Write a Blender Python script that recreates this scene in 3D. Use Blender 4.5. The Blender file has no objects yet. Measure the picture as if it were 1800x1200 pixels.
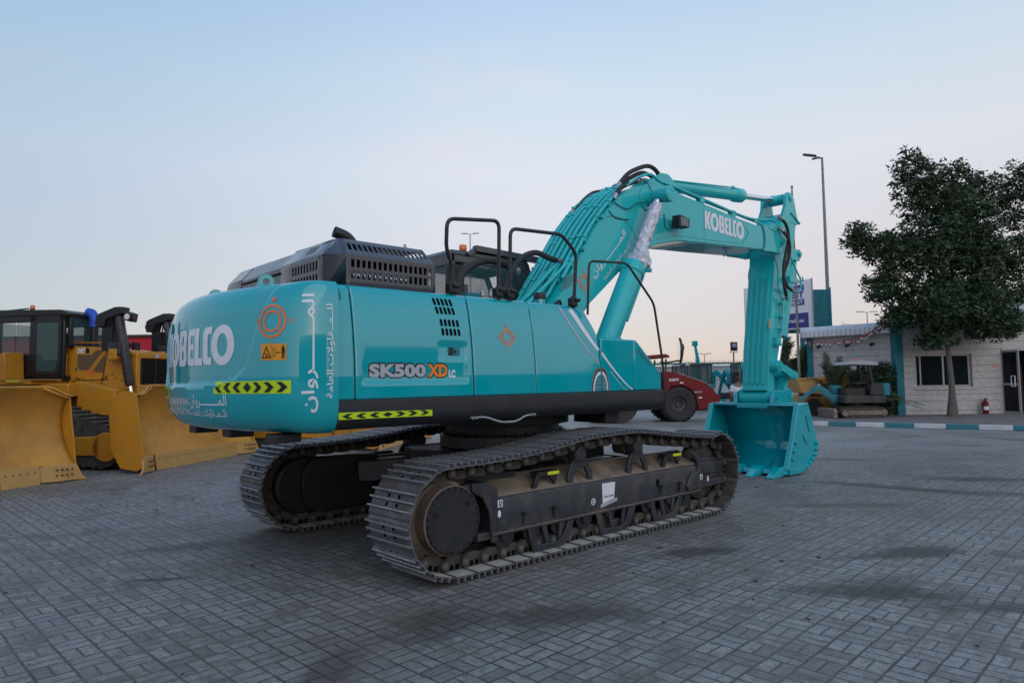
import bpy, bmesh, math, random
from mathutils import Vector, Matrix, Quaternion, noise
random.seed(7)
R = math.radians
PI = math.pi
scn = bpy.context.scene
col = scn.collection
# ------------------------------------------------------------------ camera
cam_d = bpy.data.cameras.new('camera')
cam = bpy.data.objects.new('camera', cam_d)
col.objects.link(cam)
fwd = Vector((.677, .733, .058)).normalized()
rgt = Vector((.735, -.678, -.015)); rgt = (rgt - fwd*rgt.dot(fwd)).normalized()
upv = rgt.cross(fwd)
cm = Matrix((rgt, upv, -fwd)).transposed().to_4x4()
cm.translation = Vector((-5.926, -6.403, 1.702))
cam.matrix_world = cm
cam_d.sensor_width = 36; cam_d.lens = 24.1
cam_d.clip_start = .1; cam_d.clip_end = 3000
cam_d.dof.use_dof = True; cam_d.dof.focus_distance = 8.0; cam_d.dof.aperture_fstop = 3.2
scn.camera = cam
# ------------------------------------------------------------------ sky
SUN_EL, SUN_AZ = R(9), Vector((-.45, -1.0, 0)).normalized()
w = bpy.data.worlds.new('World'); scn.world = w; w.use_nodes = True
nt = w.node_tree; nt.nodes.clear()
def wn(t, **k):
    n = nt.nodes.new(t)
    for a, b in k.items(): setattr(n, a, b)
    return n
out = wn('ShaderNodeOutputWorld')
sky = wn('ShaderNodeTexSky', sky_type='NISHITA', sun_disc=False)
sky.sun_elevation = SUN_EL; sky.sun_rotation = math.atan2(SUN_AZ.x, SUN_AZ.y); sky.air_density = 1.0; sky.dust_density = .6
b1 = wn('ShaderNodeBackground'); b1.inputs[1].default_value = .05
nt.links.new(sky.outputs[0], b1.inputs[0])
tc = wn('ShaderNodeTexCoord'); sp = wn('ShaderNodeSeparateXYZ')
nt.links.new(tc.outputs['Generated'], sp.inputs[0])
ramp = wn('ShaderNodeValToRGB')
el = ramp.color_ramp.elements
stops = [(0.0, (.085,.082,.08)), (.485, (.10,.095,.09)), (.4985, (.40,.325,.38)), (.529, (.425,.35,.42)), (.57, (.52,.435,.455)),
         (.645, (.595,.58,.61)), (.70, (.50,.58,.65)), (.7425, (.41,.52,.67)), (.85, (.27,.38,.57)), (1.0, (.18,.29,.47))]
NISH = 1.0
while len(el) < len(stops): el.new(.5)
for e, (p, c) in zip(el, stops): e.position = p; e.color = (*c, 1)
mr = wn('ShaderNodeMapRange'); mr.inputs[1].default_value = -1; mr.inputs[2].default_value = 1
nt.links.new(sp.outputs[2], mr.inputs[0]); nt.links.new(mr.outputs[0], ramp.inputs[0])
# the sky is brighter on the side of the low sun
dt = wn('ShaderNodeVectorMath', operation='DOT_PRODUCT'); dt.inputs[1].default_value = tuple(SUN_AZ)
nt.links.new(tc.outputs['Generated'], dt.inputs[0])
m2 = wn('ShaderNodeMapRange'); m2.inputs[1].default_value = -.45; m2.inputs[2].default_value = 1
m2.inputs[3].default_value = 1.0; m2.inputs[4].default_value = 1.3
nt.links.new(dt.outputs['Value'], m2.inputs[0])
dt2 = wn('ShaderNodeVectorMath', operation='DOT_PRODUCT'); dt2.inputs[1].default_value = (.735,-.678,0)
nt.links.new(tc.outputs['Generated'], dt2.inputs[0])
m3 = wn('ShaderNodeMapRange', interpolation_type='SMOOTHSTEP'); m3.inputs[1].default_value = -.75; m3.inputs[2].default_value = .12
nt.links.new(dt2.outputs['Value'], m3.inputs[0])
tint = wn('ShaderNodeMix', data_type='RGBA'); tint.inputs[6].default_value = (.56,.67,.79,1); tint.inputs[7].default_value = (1,1,1,1)
nt.links.new(m3.outputs[0], tint.inputs[0])
mul = wn('ShaderNodeMix', data_type='RGBA', blend_type='MULTIPLY'); mul.inputs[0].default_value = 1
nt.links.new(tint.outputs[2], mul.inputs[7])
# faint uneven haze and a few pinkish wisps
mpw = wn('ShaderNodeMapping'); mpw.inputs['Scale'].default_value = (1, 1, 3.2); nt.links.new(tc.outputs['Generated'], mpw.inputs[0])
nz = wn('ShaderNodeTexNoise'); nz.inputs['Scale'].default_value = 3.4; nz.inputs['Detail'].default_value = 5; nt.links.new(mpw.outputs[0], nz.inputs['Vector'])
nr = wn('ShaderNodeMapRange', interpolation_type='SMOOTHSTEP'); nr.inputs[1].default_value = .56; nr.inputs[2].default_value = .78; nr.inputs[4].default_value = .5; nt.links.new(nz.outputs[0], nr.inputs[0])
cl = wn('ShaderNodeMix', data_type='RGBA'); cl.inputs[7].default_value = (.68,.57,.58,1); nt.links.new(nr.outputs[0], cl.inputs[0]); nt.links.new(ramp.outputs[0], cl.inputs[6])
nt.links.new(cl.outputs[2], mul.inputs[6])
b2 = wn('ShaderNodeBackground')
nt.links.new(mul.outputs[2], b2.inputs[0]); nt.links.new(m2.outputs[0], b2.inputs[1])
ad = wn('ShaderNodeAddShader')
nt.links.new(b1.outputs[0], ad.inputs[0]); nt.links.new(b2.outputs[0], ad.inputs[1]); nt.links.new(ad.outputs[0], out.inputs[0])
# ------------------------------------------------------------------ low, weak, hazy sun
sl = bpy.data.lights.new('sun', 'SUN'); sl.energy = .5; sl.angle = R(60); sl.color = (1, .9, .8)
so = bpy.data.objects.new('sun', sl); col.objects.link(so)
sd = Vector((SUN_AZ.x*math.cos(R(46)), SUN_AZ.y*math.cos(R(46)), math.sin(R(46))))
so.rotation_euler = sd.to_track_quat('Z', 'Y').to_euler()
so.location = (0, -20, 20)
scn.view_settings.view_transform = 'Standard'; scn.view_settings.look = 'None'
scn.view_settings.exposure = .10; scn.view_settings.gamma = 1
scn.render.engine = 'CYCLES'
# ------------------------------------------------------------------ materials
MT = {}
def mat(name, colr, rough=.5, metal=0, coat=0, noise_amt=0, nscale=6, bump=0, bscale=60, col2=None, spec=.5, emit=None, coords='Object', nmin=.35, nmax=.65, detail=6):
    m = bpy.data.materials.new(name); m.use_nodes = True; t = m.node_tree
    p = t.nodes['Principled BSDF']
    p.inputs['Base Color'].default_value = (*colr, 1); p.inputs['Roughness'].default_value = rough
    p.inputs['Metallic'].default_value = metal; p.inputs['Coat Weight'].default_value = coat; p.inputs['Coat Roughness'].default_value = .06
    p.inputs['Specular IOR Level'].default_value = spec
    if emit: p.inputs['Emission Color'].default_value = (*emit, 1); p.inputs['Emission Strength'].default_value = 1
    if noise_amt or bump:
        tc = t.nodes.new('ShaderNodeTexCoord')
    if noise_amt:
        n = t.nodes.new('ShaderNodeTexNoise'); n.inputs['Scale'].default_value = nscale; n.inputs['Detail'].default_value = detail; n.inputs['Roughness'].default_value = .65
        t.links.new(tc.outputs[coords], n.inputs['Vector'])
        mr = t.nodes.new('ShaderNodeMapRange'); mr.inputs[1].default_value = nmin; mr.inputs[2].default_value = nmax
        t.links.new(n.outputs[0], mr.inputs[0])
        mx = t.nodes.new('ShaderNodeMix'); mx.data_type = 'RGBA'
        mx.inputs[6].default_value = (*colr, 1)
        c2 = col2 if col2 else tuple(c*(1-noise_amt) for c in colr)
        mx.inputs[7].default_value = (*c2, 1)
        ml = t.nodes.new('ShaderNodeMath'); ml.operation = 'MULTIPLY'; ml.inputs[1].default_value = noise_amt if col2 else 1
        t.links.new(mr.outputs[0], ml.inputs[0]); t.links.new(ml.outputs[0], mx.inputs[0]); t.links.new(mx.outputs[2], p.inputs['Base Color'])
        r2 = t.nodes.new('ShaderNodeMapRange'); r2.inputs[3].default_value = rough; r2.inputs[4].default_value = min(1, rough+.22)
        t.links.new(ml.outputs[0], r2.inputs[0]); t.links.new(r2.outputs[0], p.inputs['Roughness'])
    if bump:
        n = t.nodes.new('ShaderNodeTexNoise'); n.inputs['Scale'].default_value = bscale; n.inputs['Detail'].default_value = 4
        t.links.new(tc.outputs[coords], n.inputs['Vector'])
        b = t.nodes.new('ShaderNodeBump'); b.inputs['Strength'].default_value = bump; b.inputs['Distance'].default_value = .01
        t.links.new(n.outputs[0], b.inputs['Height']); t.links.new(b.outputs[0], p.inputs['Normal'])
    MT[name] = m
    return m
mat('teal', (.0,.37,.43), .5, coat=1, noise_amt=.35, nscale=1.6, col2=(.004,.31,.355), bump=.010, bscale=3, spec=.0)
MT['teal'].node_tree.nodes['Principled BSDF'].inputs['Coat IOR'].default_value = 1.75
mat('teal_boom', (.006,.47,.50), .40, coat=.6, noise_amt=.35, nscale=2.6, col2=(.03,.39,.41), bump=.04, bscale=10, spec=.2)
mat('teal_old', (.015,.20,.255), .5, noise_amt=.3, nscale=5)
mat('charcoal', (.014,.016,.021), .42, noise_amt=.35, nscale=9, col2=(.045,.042,.04), bump=.05)
mat('hood_gray', (.040,.043,.056), .26, coat=.5, noise_amt=.3, nscale=5, col2=(.05,.048,.048), bump=.04, bscale=20)
mat('frame_gray', (.026,.029,.038), .42, noise_amt=.7, nscale=5, col2=(.12,.098,.076), bump=.08, nmin=.46, nmax=.78)
mat('dusty', (.29,.225,.165), .9, noise_amt=.8, nscale=4.5, col2=(.12,.095,.075), bump=.3, bscale=40)
mat('dusty_dark', (.085,.072,.060), .85, noise_amt=.8, nscale=9, col2=(.022,.020,.019), bump=.3, bscale=40)
mat('shoe', (.17,.18,.205), .42, metal=.35, noise_amt=.8, nscale=7, col2=(.085,.068,.055), bump=.35, bscale=45)
mat('shoe_edge', (.42,.45,.49), .35, metal=.5, noise_amt=.7, nscale=14, col2=(.14,.13,.13), bump=.2)
mat('shoe_in', (.40,.385,.35), .8, noise_amt=.5, nscale=9, col2=(.24,.215,.18), bump=.2)
mat('black', (.012,.012,.014), .45, bump=.04)
mat('matte_black', (.003,.003,.003), .9, spec=.1)
mat('rubber', (.018,.018,.02), .65, noise_amt=.4, nscale=30, col2=(.04,.04,.04))
mat('tyre', (.022,.022,.024), .8, noise_amt=.5, nscale=14, col2=(.06,.055,.05), bump=.3)
mat('chrome', (.75,.76,.78), .12, metal=1)
mat('steel', (.5,.5,.52), .35, metal=1, noise_amt=.4, nscale=30)
mat('foil', (.66,.66,.72), .36, metal=.45, noise_amt=.6, nscale=22, col2=(.30,.29,.36), bump=.9, bscale=26)
mat('white', (.74,.76,.80), .4)
mat('decal_white', (.70,.74,.80), .3)
mat('decal_black', (.008,.009,.01), .35)
mat('decal_silver', (.40,.42,.46), .3)
mat('decal_orange', (.80,.24,.02), .35)
mat('decal_red', (.74,.19,.06), .45)
mat('hivis', (.50,.72,.008), .4)
mat('hivis2', (.70,.78,.02), .4)
mat('amber', (.75,.16,.02), .2, coat=.5)
mat('yellow', (.54,.235,.014), .42, noise_amt=.5, nscale=2.5, col2=(.36,.165,.025), bump=.05)
mat('yellow_blade', (.58,.265,.028), .42, noise_amt=.8, nscale=1.8, col2=(.36,.175,.035), bump=.12, bscale=8)
mat('yellow_pale', (.54,.31,.095), .55, noise_amt=.5, nscale=3, col2=(.40,.23,.08))
mat('dozer_mesh', (.15,.09,.045), .6, noise_amt=.3, nscale=90)
mat('red', (.17,.006,.010), .45, noise_amt=.4, nscale=3, col2=(.12,.012,.012), spec=.3)
mat('red_far', (.42,.025,.04), .7, spec=.2)
mat('maroon_trim', (.30,.30,.31), .5, noise_amt=.3)
mat('blue_wrap', (.02,.10,.62), .4, noise_amt=.4, nscale=25, bump=.5, bscale=30)
mat('glass_dark', (.03,.06,.065), .06, coat=.6)
def glassy(name, c, rough=.04, alpha=.5):
    m = mat(name, c, rough, spec=.8); p = m.node_tree.nodes['Principled BSDF']; p.inputs['Alpha'].default_value = alpha; return m
glassy('cab_glass', (.07,.16,.165), .05, .35)
glassy('window_glass', (.012,.02,.025), .08, .75); MT['window_glass'].node_tree.nodes['Principled BSDF'].inputs['Specular IOR Level'].default_value = .12
mat('mirror', (.85,.88,.9), .03, metal=1)
mat('orange_box', (.75,.30,.01), .5)
# ------------------------------------------------------------------ helpers
class MB:
    def __init__(s): s.bm = bmesh.new(); s.mi = 0; s.M = None
    def _add(s, vs, fs):
        M = s.M
        bv = [s.bm.verts.new(M @ Vector(v) if M else v) for v in vs]
        for f in fs:
            try:
                q = s.bm.faces.new([bv[i] for i in f]); q.material_index = s.mi; q.smooth = True
            except ValueError: pass
        return bv
    def box(s, x0, x1, y0, y1, z0, z1):
        s._add([(x0,y0,z0),(x1,y0,z0),(x1,y1,z0),(x0,y1,z0),(x0,y0,z1),(x1,y0,z1),(x1,y1,z1),(x0,y1,z1)],
               [(0,3,2,1),(4,5,6,7),(0,1,5,4),(1,2,6,5),(2,3,7,6),(3,0,4,7)])
    def obox(s, c, size, rot=None):
        c = Vector(c); q = rot.to_matrix() if rot is not None and not isinstance(rot, Matrix) else (rot or Matrix.Identity(3))
        v = [c + q @ Vector((size[0]*a/2, size[1]*b/2, size[2]*d/2)) for d in (-1,1) for a, b in ((-1,-1),(1,-1),(1,1),(-1,1))]
        s._add(v, [(0,3,2,1),(4,5,6,7),(0,1,5,4),(1,2,6,5),(2,3,7,6),(3,0,4,7)])
    def beam(s, p0, p1, w, h, up=(0,0,1)):
        p0, p1 = Vector(p0), Vector(p1); x = (p1-p0).normalized(); y = Vector(up).cross(x)
        if y.length < 1e-4: y = Vector((0,1,0))
        y.normalize(); z = x.cross(y)
        s.obox((p0+p1)/2, ((p1-p0).length, w, h), Matrix((x,y,z)).transposed())
    def prism(s, pts, a, b, axis='y'):
        def P(p, d):
            return {'y': (p[0], d, p[1]), 'x': (d, p[0], p[1]), 'z': (p[0], p[1], d)}[axis]
        n = len(pts); vs = [P(p, a) for p in pts] + [P(p, b) for p in pts]
        fs = [tuple(range(n)), tuple(range(2*n-1, n-1, -1))] + [(i, i+n, (i+1) % n + n, (i+1) % n) for i in range(n)]
        s._add(vs, fs)
    def cyl(s, p0, p1, r0, r1=None, seg=24, cap=True):
        r1 = r0 if r1 is None else r1
        p0, p1 = Vector(p0), Vector(p1); z = (p1-p0).normalized(); x = z.orthogonal().normalized(); y = z.cross(x)
        vs = []
        for p, r in ((p0, r0), (p1, r1)):
            for i in range(seg):
                a = 2*PI*i/seg; vs.append(p + (x*math.cos(a)+y*math.sin(a))*r)
        fs = [(i, (i+1) % seg, (i+1) % seg+seg, i+seg) for i in range(seg)]
        if cap: fs += [tuple(range(seg-1, -1, -1)), tuple(range(seg, 2*seg))]
        s._add(vs, fs)
    def lathe(s, prof, p0, d, seg=32, a0=0, a1=2*PI):
        p0 = Vector(p0); z = Vector(d).normalized(); x = z.orthogonal().normalized(); y = z.cross(x)
        full = abs(a1-a0-2*PI) < 1e-6; n = seg if full else seg+1
        vs = []
        for r, h in prof:
            for i in range(n):
                a = a0+(a1-a0)*i/seg; vs.append(p0 + z*h + (x*math.cos(a)+y*math.sin(a))*r)
        fs = []
        for k in range(len(prof)-1):
            for i in range(seg):
                j = (i+1) % n; fs.append((k*n+i, k*n+j, (k+1)*n+j, (k+1)*n+i))
        s._add(vs, fs)
    def tube(s, pts, r, seg=8, cap=True, rs=None):
        pts = [Vector(p) for p in pts]; n = len(pts)
        t = (pts[1]-pts[0]).normalized(); x = t.orthogonal().normalized(); vs = []
        for i, p in enumerate(pts):
            a = (pts[i]-pts[i-1]).normalized() if i else (pts[1]-pts[0]).normalized()
            b = (pts[i+1]-pts[i]).normalized() if i < n-1 else a
            tt = (a+b).normalized() if (a+b).length > 1e-6 else a
            x = (x - tt*x.dot(tt)).normalized(); y = tt.cross(x)
            k = 1/max(.5, math.cos(a.angle(b)/2)) if (a.length and b.length) else 1
            rr = (rs[i] if rs else r)
            for j in range(seg):
                an = 2*PI*j/seg; vs.append(p + (x*math.cos(an)+y*math.sin(an))*rr*(k if k < 1.4 else 1.4)**.5)
        fs = [(i*seg+j, i*seg+(j+1) % seg, (i+1)*seg+(j+1) % seg, (i+1)*seg+j) for i in range(n-1) for j in range(seg)]
        if cap: fs += [tuple(range(seg-1, -1, -1)), tuple(range((n-1)*seg, n*seg))]
        s._add(vs, fs)
    def sph(s, c, r, sc=(1,1,1), seg=16, rings=10):
        c = Vector(c); vs = []; fs = []
        for i in range(rings+1):
            th = PI*i/rings
            for j in range(seg):
                a = 2*PI*j/seg
                vs.append(c + Vector((math.sin(th)*math.cos(a)*r*sc[0], math.sin(th)*math.sin(a)*r*sc[1], math.cos(th)*r*sc[2])))
        for i in range(rings):
            for j in range(seg):
                fs.append((i*seg+j, (i+1)*seg+j, (i+1)*seg+(j+1) % seg, i*seg+(j+1) % seg))
        bv = s._add(vs, fs)
    def grid(s, f, us, vs_, skip=None, closed=False):
        nu, nv = len(us), len(vs_)
        V = [f(u, v) for v in vs_ for u in us]
        F = []
        for j in range(nv-1):
            for i in range(nu-1):
                if skip and skip((us[i]+us[i+1])/2, (vs_[j]+vs_[j+1])/2): continue
                F.append((j*nu+i, j*nu+i+1, (j+1)*nu+i+1, (j+1)*nu+i))
        s._add(V, F)
    def loft(s, rings, cap=True):
        n = len(rings[0]); V = [p for r in rings for p in r]
        F = [(k*n+i, k*n+(i+1) % n, (k+1)*n+(i+1) % n, (k+1)*n+i) for k in range(len(rings)-1) for i in range(n)]
        if cap: F += [tuple(range(n-1, -1, -1)), tuple(range((len(rings)-1)*n, len(rings)*n))]
        s._add(V, F)
    def done(s, name, mats, parent=None, bevel=0, seg=2, ang=38, solid=0, flat=False, off=0, merge=False, subd=0):
        bm = s.bm
        if merge: bmesh.ops.remove_doubles(bm, verts=bm.verts, dist=1e-5)
        bmesh.ops.recalc_face_normals(bm, faces=bm.faces)
        me = bpy.data.meshes.new(name); bm.to_mesh(me); bm.free()
        if flat:
            for p in me.polygons: p.use_smooth = False
        else: me.set_sharp_from_angle(angle=R(ang))
        for m in (mats if isinstance(mats, (list, tuple)) else [mats]): me.materials.append(MT[m])
        o = bpy.data.objects.new(name, me); col.objects.link(o)
        if parent: o.parent = parent
        if subd:
            md = o.modifiers.new('sub', 'SUBSURF'); md.levels = md.render_levels = subd
        if solid:
            md = o.modifiers.new('solid', 'SOLIDIFY'); md.thickness = solid; md.offset = off
        if bevel:
            md = o.modifiers.new('bevel', 'BEVEL'); md.width = bevel; md.segments = seg; md.limit_method = 'ANGLE'; md.angle_limit = R(35); md.harden_normals = False
        return o
def tag(o, label=None, cat=None, group=None, kind=None):
    if label: o['label'] = label
    if cat: o['category'] = cat
    if group: o['group'] = group
    if kind: o['kind'] = kind
    return o
def thing(name, label, cat, loc=(0,0,0), rz=0, group=None):
    o = bpy.data.objects.new(name, None); col.objects.link(o); o.location = loc; o.rotation_euler = (0,0,rz)
    o.empty_display_size = .3
    return tag(o, label, cat, group)
def kids(o): return [c for c in bpy.data.objects if c.parent == o]
def copy_tree(o, parent=None):
    c = o.copy(); col.objects.link(c)
    if parent: c.parent = parent
    for ch in kids(o): copy_tree(ch, c)
    return c
def fillet(pts, r, n=5):
    pts = [Vector(p) for p in pts]; o = [pts[0]]
    for i in range(1, len(pts)-1):
        a, b, c = pts[i-1], pts[i], pts[i+1]
        u, v = (a-b), (c-b); d = min(r, u.length*.45, v.length*.45)
        p, q = b+u.normalized()*d, b+v.normalized()*d
        for k in range(n+1):
            t = k/n; o.append(p*(1-t)**2 + b*2*t*(1-t) + q*t*t)
    o.append(pts[-1]); return o
def fillet2(pts, r, n=4):          # closed 2-D polygon with rounded corners
    L = len(pts); o = []
    rr = r if isinstance(r, (list, tuple)) else [r]*L
    for i in range(L):
        a, b, c = Vector(pts[i-1]), Vector(pts[i]), Vector(pts[(i+1) % L])
        if rr[i] <= 0: o.append(tuple(b)); continue
        u, v = a-b, c-b; d = min(rr[i], u.length*.48, v.length*.48); p, q = b+u.normalized()*d, b+v.normalized()*d
        for k in range(n+1):
            t = k/n; o.append(tuple(p*(1-t)**2 + b*2*t*(1-t) + q*t*t))
    return o
def smooth_path(pts, n=8):         # Catmull-Rom through the points
    P = [Vector(p) for p in pts]; P = [P[0]*2-P[1]] + P + [P[-1]*2-P[-2]]; o = []
    for i in range(1, len(P)-2):
        a, b, c, d = P[i-1:i+3]
        for k in range(n):
            t = k/n; o.append(.5*((2*b)+(c-a)*t+(2*a-5*b+4*c-d)*t*t+(3*b-a-3*c+d)*t**3))
    o.append(P[-2]); return o
# flat lettering: returns (verts2d, faces), scaled to width w / height h from lower left
def flat_from_curve(cu):
    o = bpy.data.objects.new('tmp', cu); col.objects.link(o)
    dg = bpy.context.evaluated_depsgraph_get(); dg.update()
    me = bpy.data.meshes.new_from_object(o.evaluated_get(dg)); bpy.data.objects.remove(o)
    vs = [(v.co.x, v.co.y) for v in me.vertices]; fs = [tuple(p.vertices) for p in me.polygons]
    bpy.data.meshes.remove(me); return vs, fs
def rescale(vf, wd=None, ht=None):
    vs, fs = vf; x0 = min(v[0] for v in vs); x1 = max(v[0] for v in vs); y0 = min(v[1] for v in vs); y1 = max(v[1] for v in vs)
    sx = wd/(x1-x0) if wd else None; sy = ht/(y1-y0) if ht else None
    sx = sx or sy; sy = sy or sx
    return [((x-x0)*sx, (y-y0)*sy) for x, y in vs], fs
def text(st, wd=None, ht=None, bold=0.0, shear=0, space=1.0):
    cu = bpy.data.curves.new('t', 'FONT'); cu.body = st; cu.offset = bold; cu.shear = shear; cu.space_character = space; cu.resolution_u = 3
    return rescale(flat_from_curve(cu), wd, ht)
def loops(lps, wd=None, ht=None, off=0):
    cu = bpy.data.curves.new('t', 'CURVE'); cu.dimensions = '2D'; cu.fill_mode = 'BOTH'; cu.offset = off
    for lp in lps:
        sp_ = cu.splines.new('POLY'); sp_.points.add(len(lp)-1); sp_.use_cyclic_u = True
        for p, q in zip(sp_.points, lp): p.co = (q[0], q[1], 0, 1)
    r = flat_from_curve(cu)
    return rescale(r, wd, ht) if (wd or ht) else r
def decal(name, vf, fn, m, parent, cut=0):
    vs, fs = vf; bm = bmesh.new(); bv = [bm.verts.new((x, y, 0)) for x, y in vs]
    for f in fs:
        try: bm.faces.new([bv[i] for i in f])
        except ValueError: pass
    if cut:
        x0 = min(v[0] for v in vs); x1 = max(v[0] for v in vs); k = x0+cut
        while k < x1:
            bmesh.ops.bisect_plane(bm, geom=bm.verts[:]+bm.edges[:]+bm.faces[:], plane_co=(k,0,0), plane_no=(1,0,0)); k += cut
        y0 = min(v[1] for v in vs); y1 = max(v[1] for v in vs); k = y0+cut
        while k < y1:
            bmesh.ops.bisect_plane(bm, geom=bm.verts[:]+bm.edges[:]+bm.faces[:], plane_co=(0,k,0), plane_no=(0,1,0)); k += cut
    # touching letters lie a hair apart so that no two faces share a plane
    bm.verts.index_update(); seen = set(); isl = []
    for v in bm.verts:
        if v.index in seen: continue
        st, comp = [v], []; seen.add(v.index)
        while st:
            q = st.pop(); comp.append(q)
            for e in q.link_edges:
                z = e.other_vert(q)
                if z.index not in seen: seen.add(z.index); st.append(z)
        isl.append(comp)
    isl.sort(key=lambda c: min(q.co.x for q in c)); up = {}
    for k, c in enumerate(isl):
        for q in c: up[q.index] = (k % 3)*.0006
    bm.normal_update()
    for v in bm.verts:
        a, b = v.co.x, v.co.y; p = Vector(fn(a, b))
        n = (Vector(fn(a+.001, b))-p).cross(Vector(fn(a, b+.001))-p)
        if n.length > 0: p = p + n.normalized()*(.003+up[v.index])
        v.co = p
    me = bpy.data.meshes.new(name); bm.to_mesh(me); bm.free(); me.materials.append(MT[m])
    o = bpy.data.objects.new(name, me); col.objects.link(o); o.parent = parent
    return o
def join_flat(lst):
    V, F = [], []
    for vs, fs in lst:
        k = len(V); V += list(vs); F += [tuple(i+k for i in f) for f in fs]
    return V, F
def shift(vf, dx, dy): return [(x+dx, y+dy) for x, y in vf[0]], vf[1]
def rectf(x0, y0, x1, y1): return [(x0,y0),(x1,y0),(x1,y1),(x0,y1)], [(0,1,2,3)]
def ringf(cx, cy, r0, r1, n=40, sx=1):
    V = [(cx+sx*r*math.cos(2*PI*i/n), cy+r*math.sin(2*PI*i/n)) for r in (r0, r1) for i in range(n)]
    return V, [(i, (i+1) % n, (i+1) % n+n, i+n) for i in range(n)]
def logo_word(ht, wd):             # heavy rounded block word, one fill per letter
    def ell(cx, cy, rx, ry, n=28): return [(cx+rx*math.cos(2*PI*i/n), cy+ry*math.sin(2*PI*i/n)) for i in range(n)]
    L = []; x = 0
    L.append([[(x,0),(x+.20,0),(x+.20,.34),(x+.30,.0),(x+.53,0),(x+.36,.52),(x+.52,1),(x+.30,1),(x+.20,.70),(x+.20,1),(x,1)]]); x += .48
    L.append([ell(x+.40,.5,.40,.53), ell(x+.40,.5,.17,.30)]); x += .82
    L.append([fillet2([(x,0),(x+.44,0),(x+.50,.22),(x+.46,.5),(x+.50,.78),(x+.44,1),(x,1)], [0,.1,.1,.06,.1,.1,0]),
        [(x+.2,.17),(x+.28,.17),(x+.30,.30),(x+.28,.42),(x+.2,.42)], [(x+.2,.58),(x+.28,.58),(x+.30,.70),(x+.28,.83),(x+.2,.83)]]); x += .50
    L.append([fillet2([(x+.05,0),(x+.40,0),(x+.40,.19),(x+.22,.19),(x+.22,.42),(x+.38,.42),(x+.38,.59),(x+.22,.59),(x+.22,.81),(x+.40,.81),(x+.40,1),(x+.05,1)], [.12]+[0]*10+[.12])]); x += .42
    L.append([[(x,0),(x+.36,0),(x+.36,.19),(x+.20,.19),(x+.20,1),(x,1)]]); x += .36
    L.append([fillet2([(x+.03,0),(x+.38,0),(x+.38,.19),(x+.23,.19),(x+.23,.81),(x+.38,.81),(x+.38,1),(x+.03,1)], [.2,0,0,.06,.06,0,0,.2])]); x += .36
    L.append([ell(x+.40,.5,.40,.53), ell(x+.40,.5,.17,.30)])
    return rescale(join_flat([loops(l) for l in L]), wd, ht)
def arabic_name(wd, ht, bold=.012, n=9):          # visual order, joined letter forms
    return text('\uFEE5\uFE8D\uFEED\uFEAE' + '\u0640'*n + '\uFEE4\uFEDF\uFE8D', wd, ht, bold)
def arabic_line(wd, ht, bold=.008):
    return text('\uFE94\uFEE3\uFE8E\uFECC\uFEDF\uFE8D \uFE95\uFEFB\uFEED\uFE8E\uFED8' + '\u0640\u0640' + '\uFEE4' + '\u0640\u0640' + '\uFEE0\uFEDF', wd, ht, bold)
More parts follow.
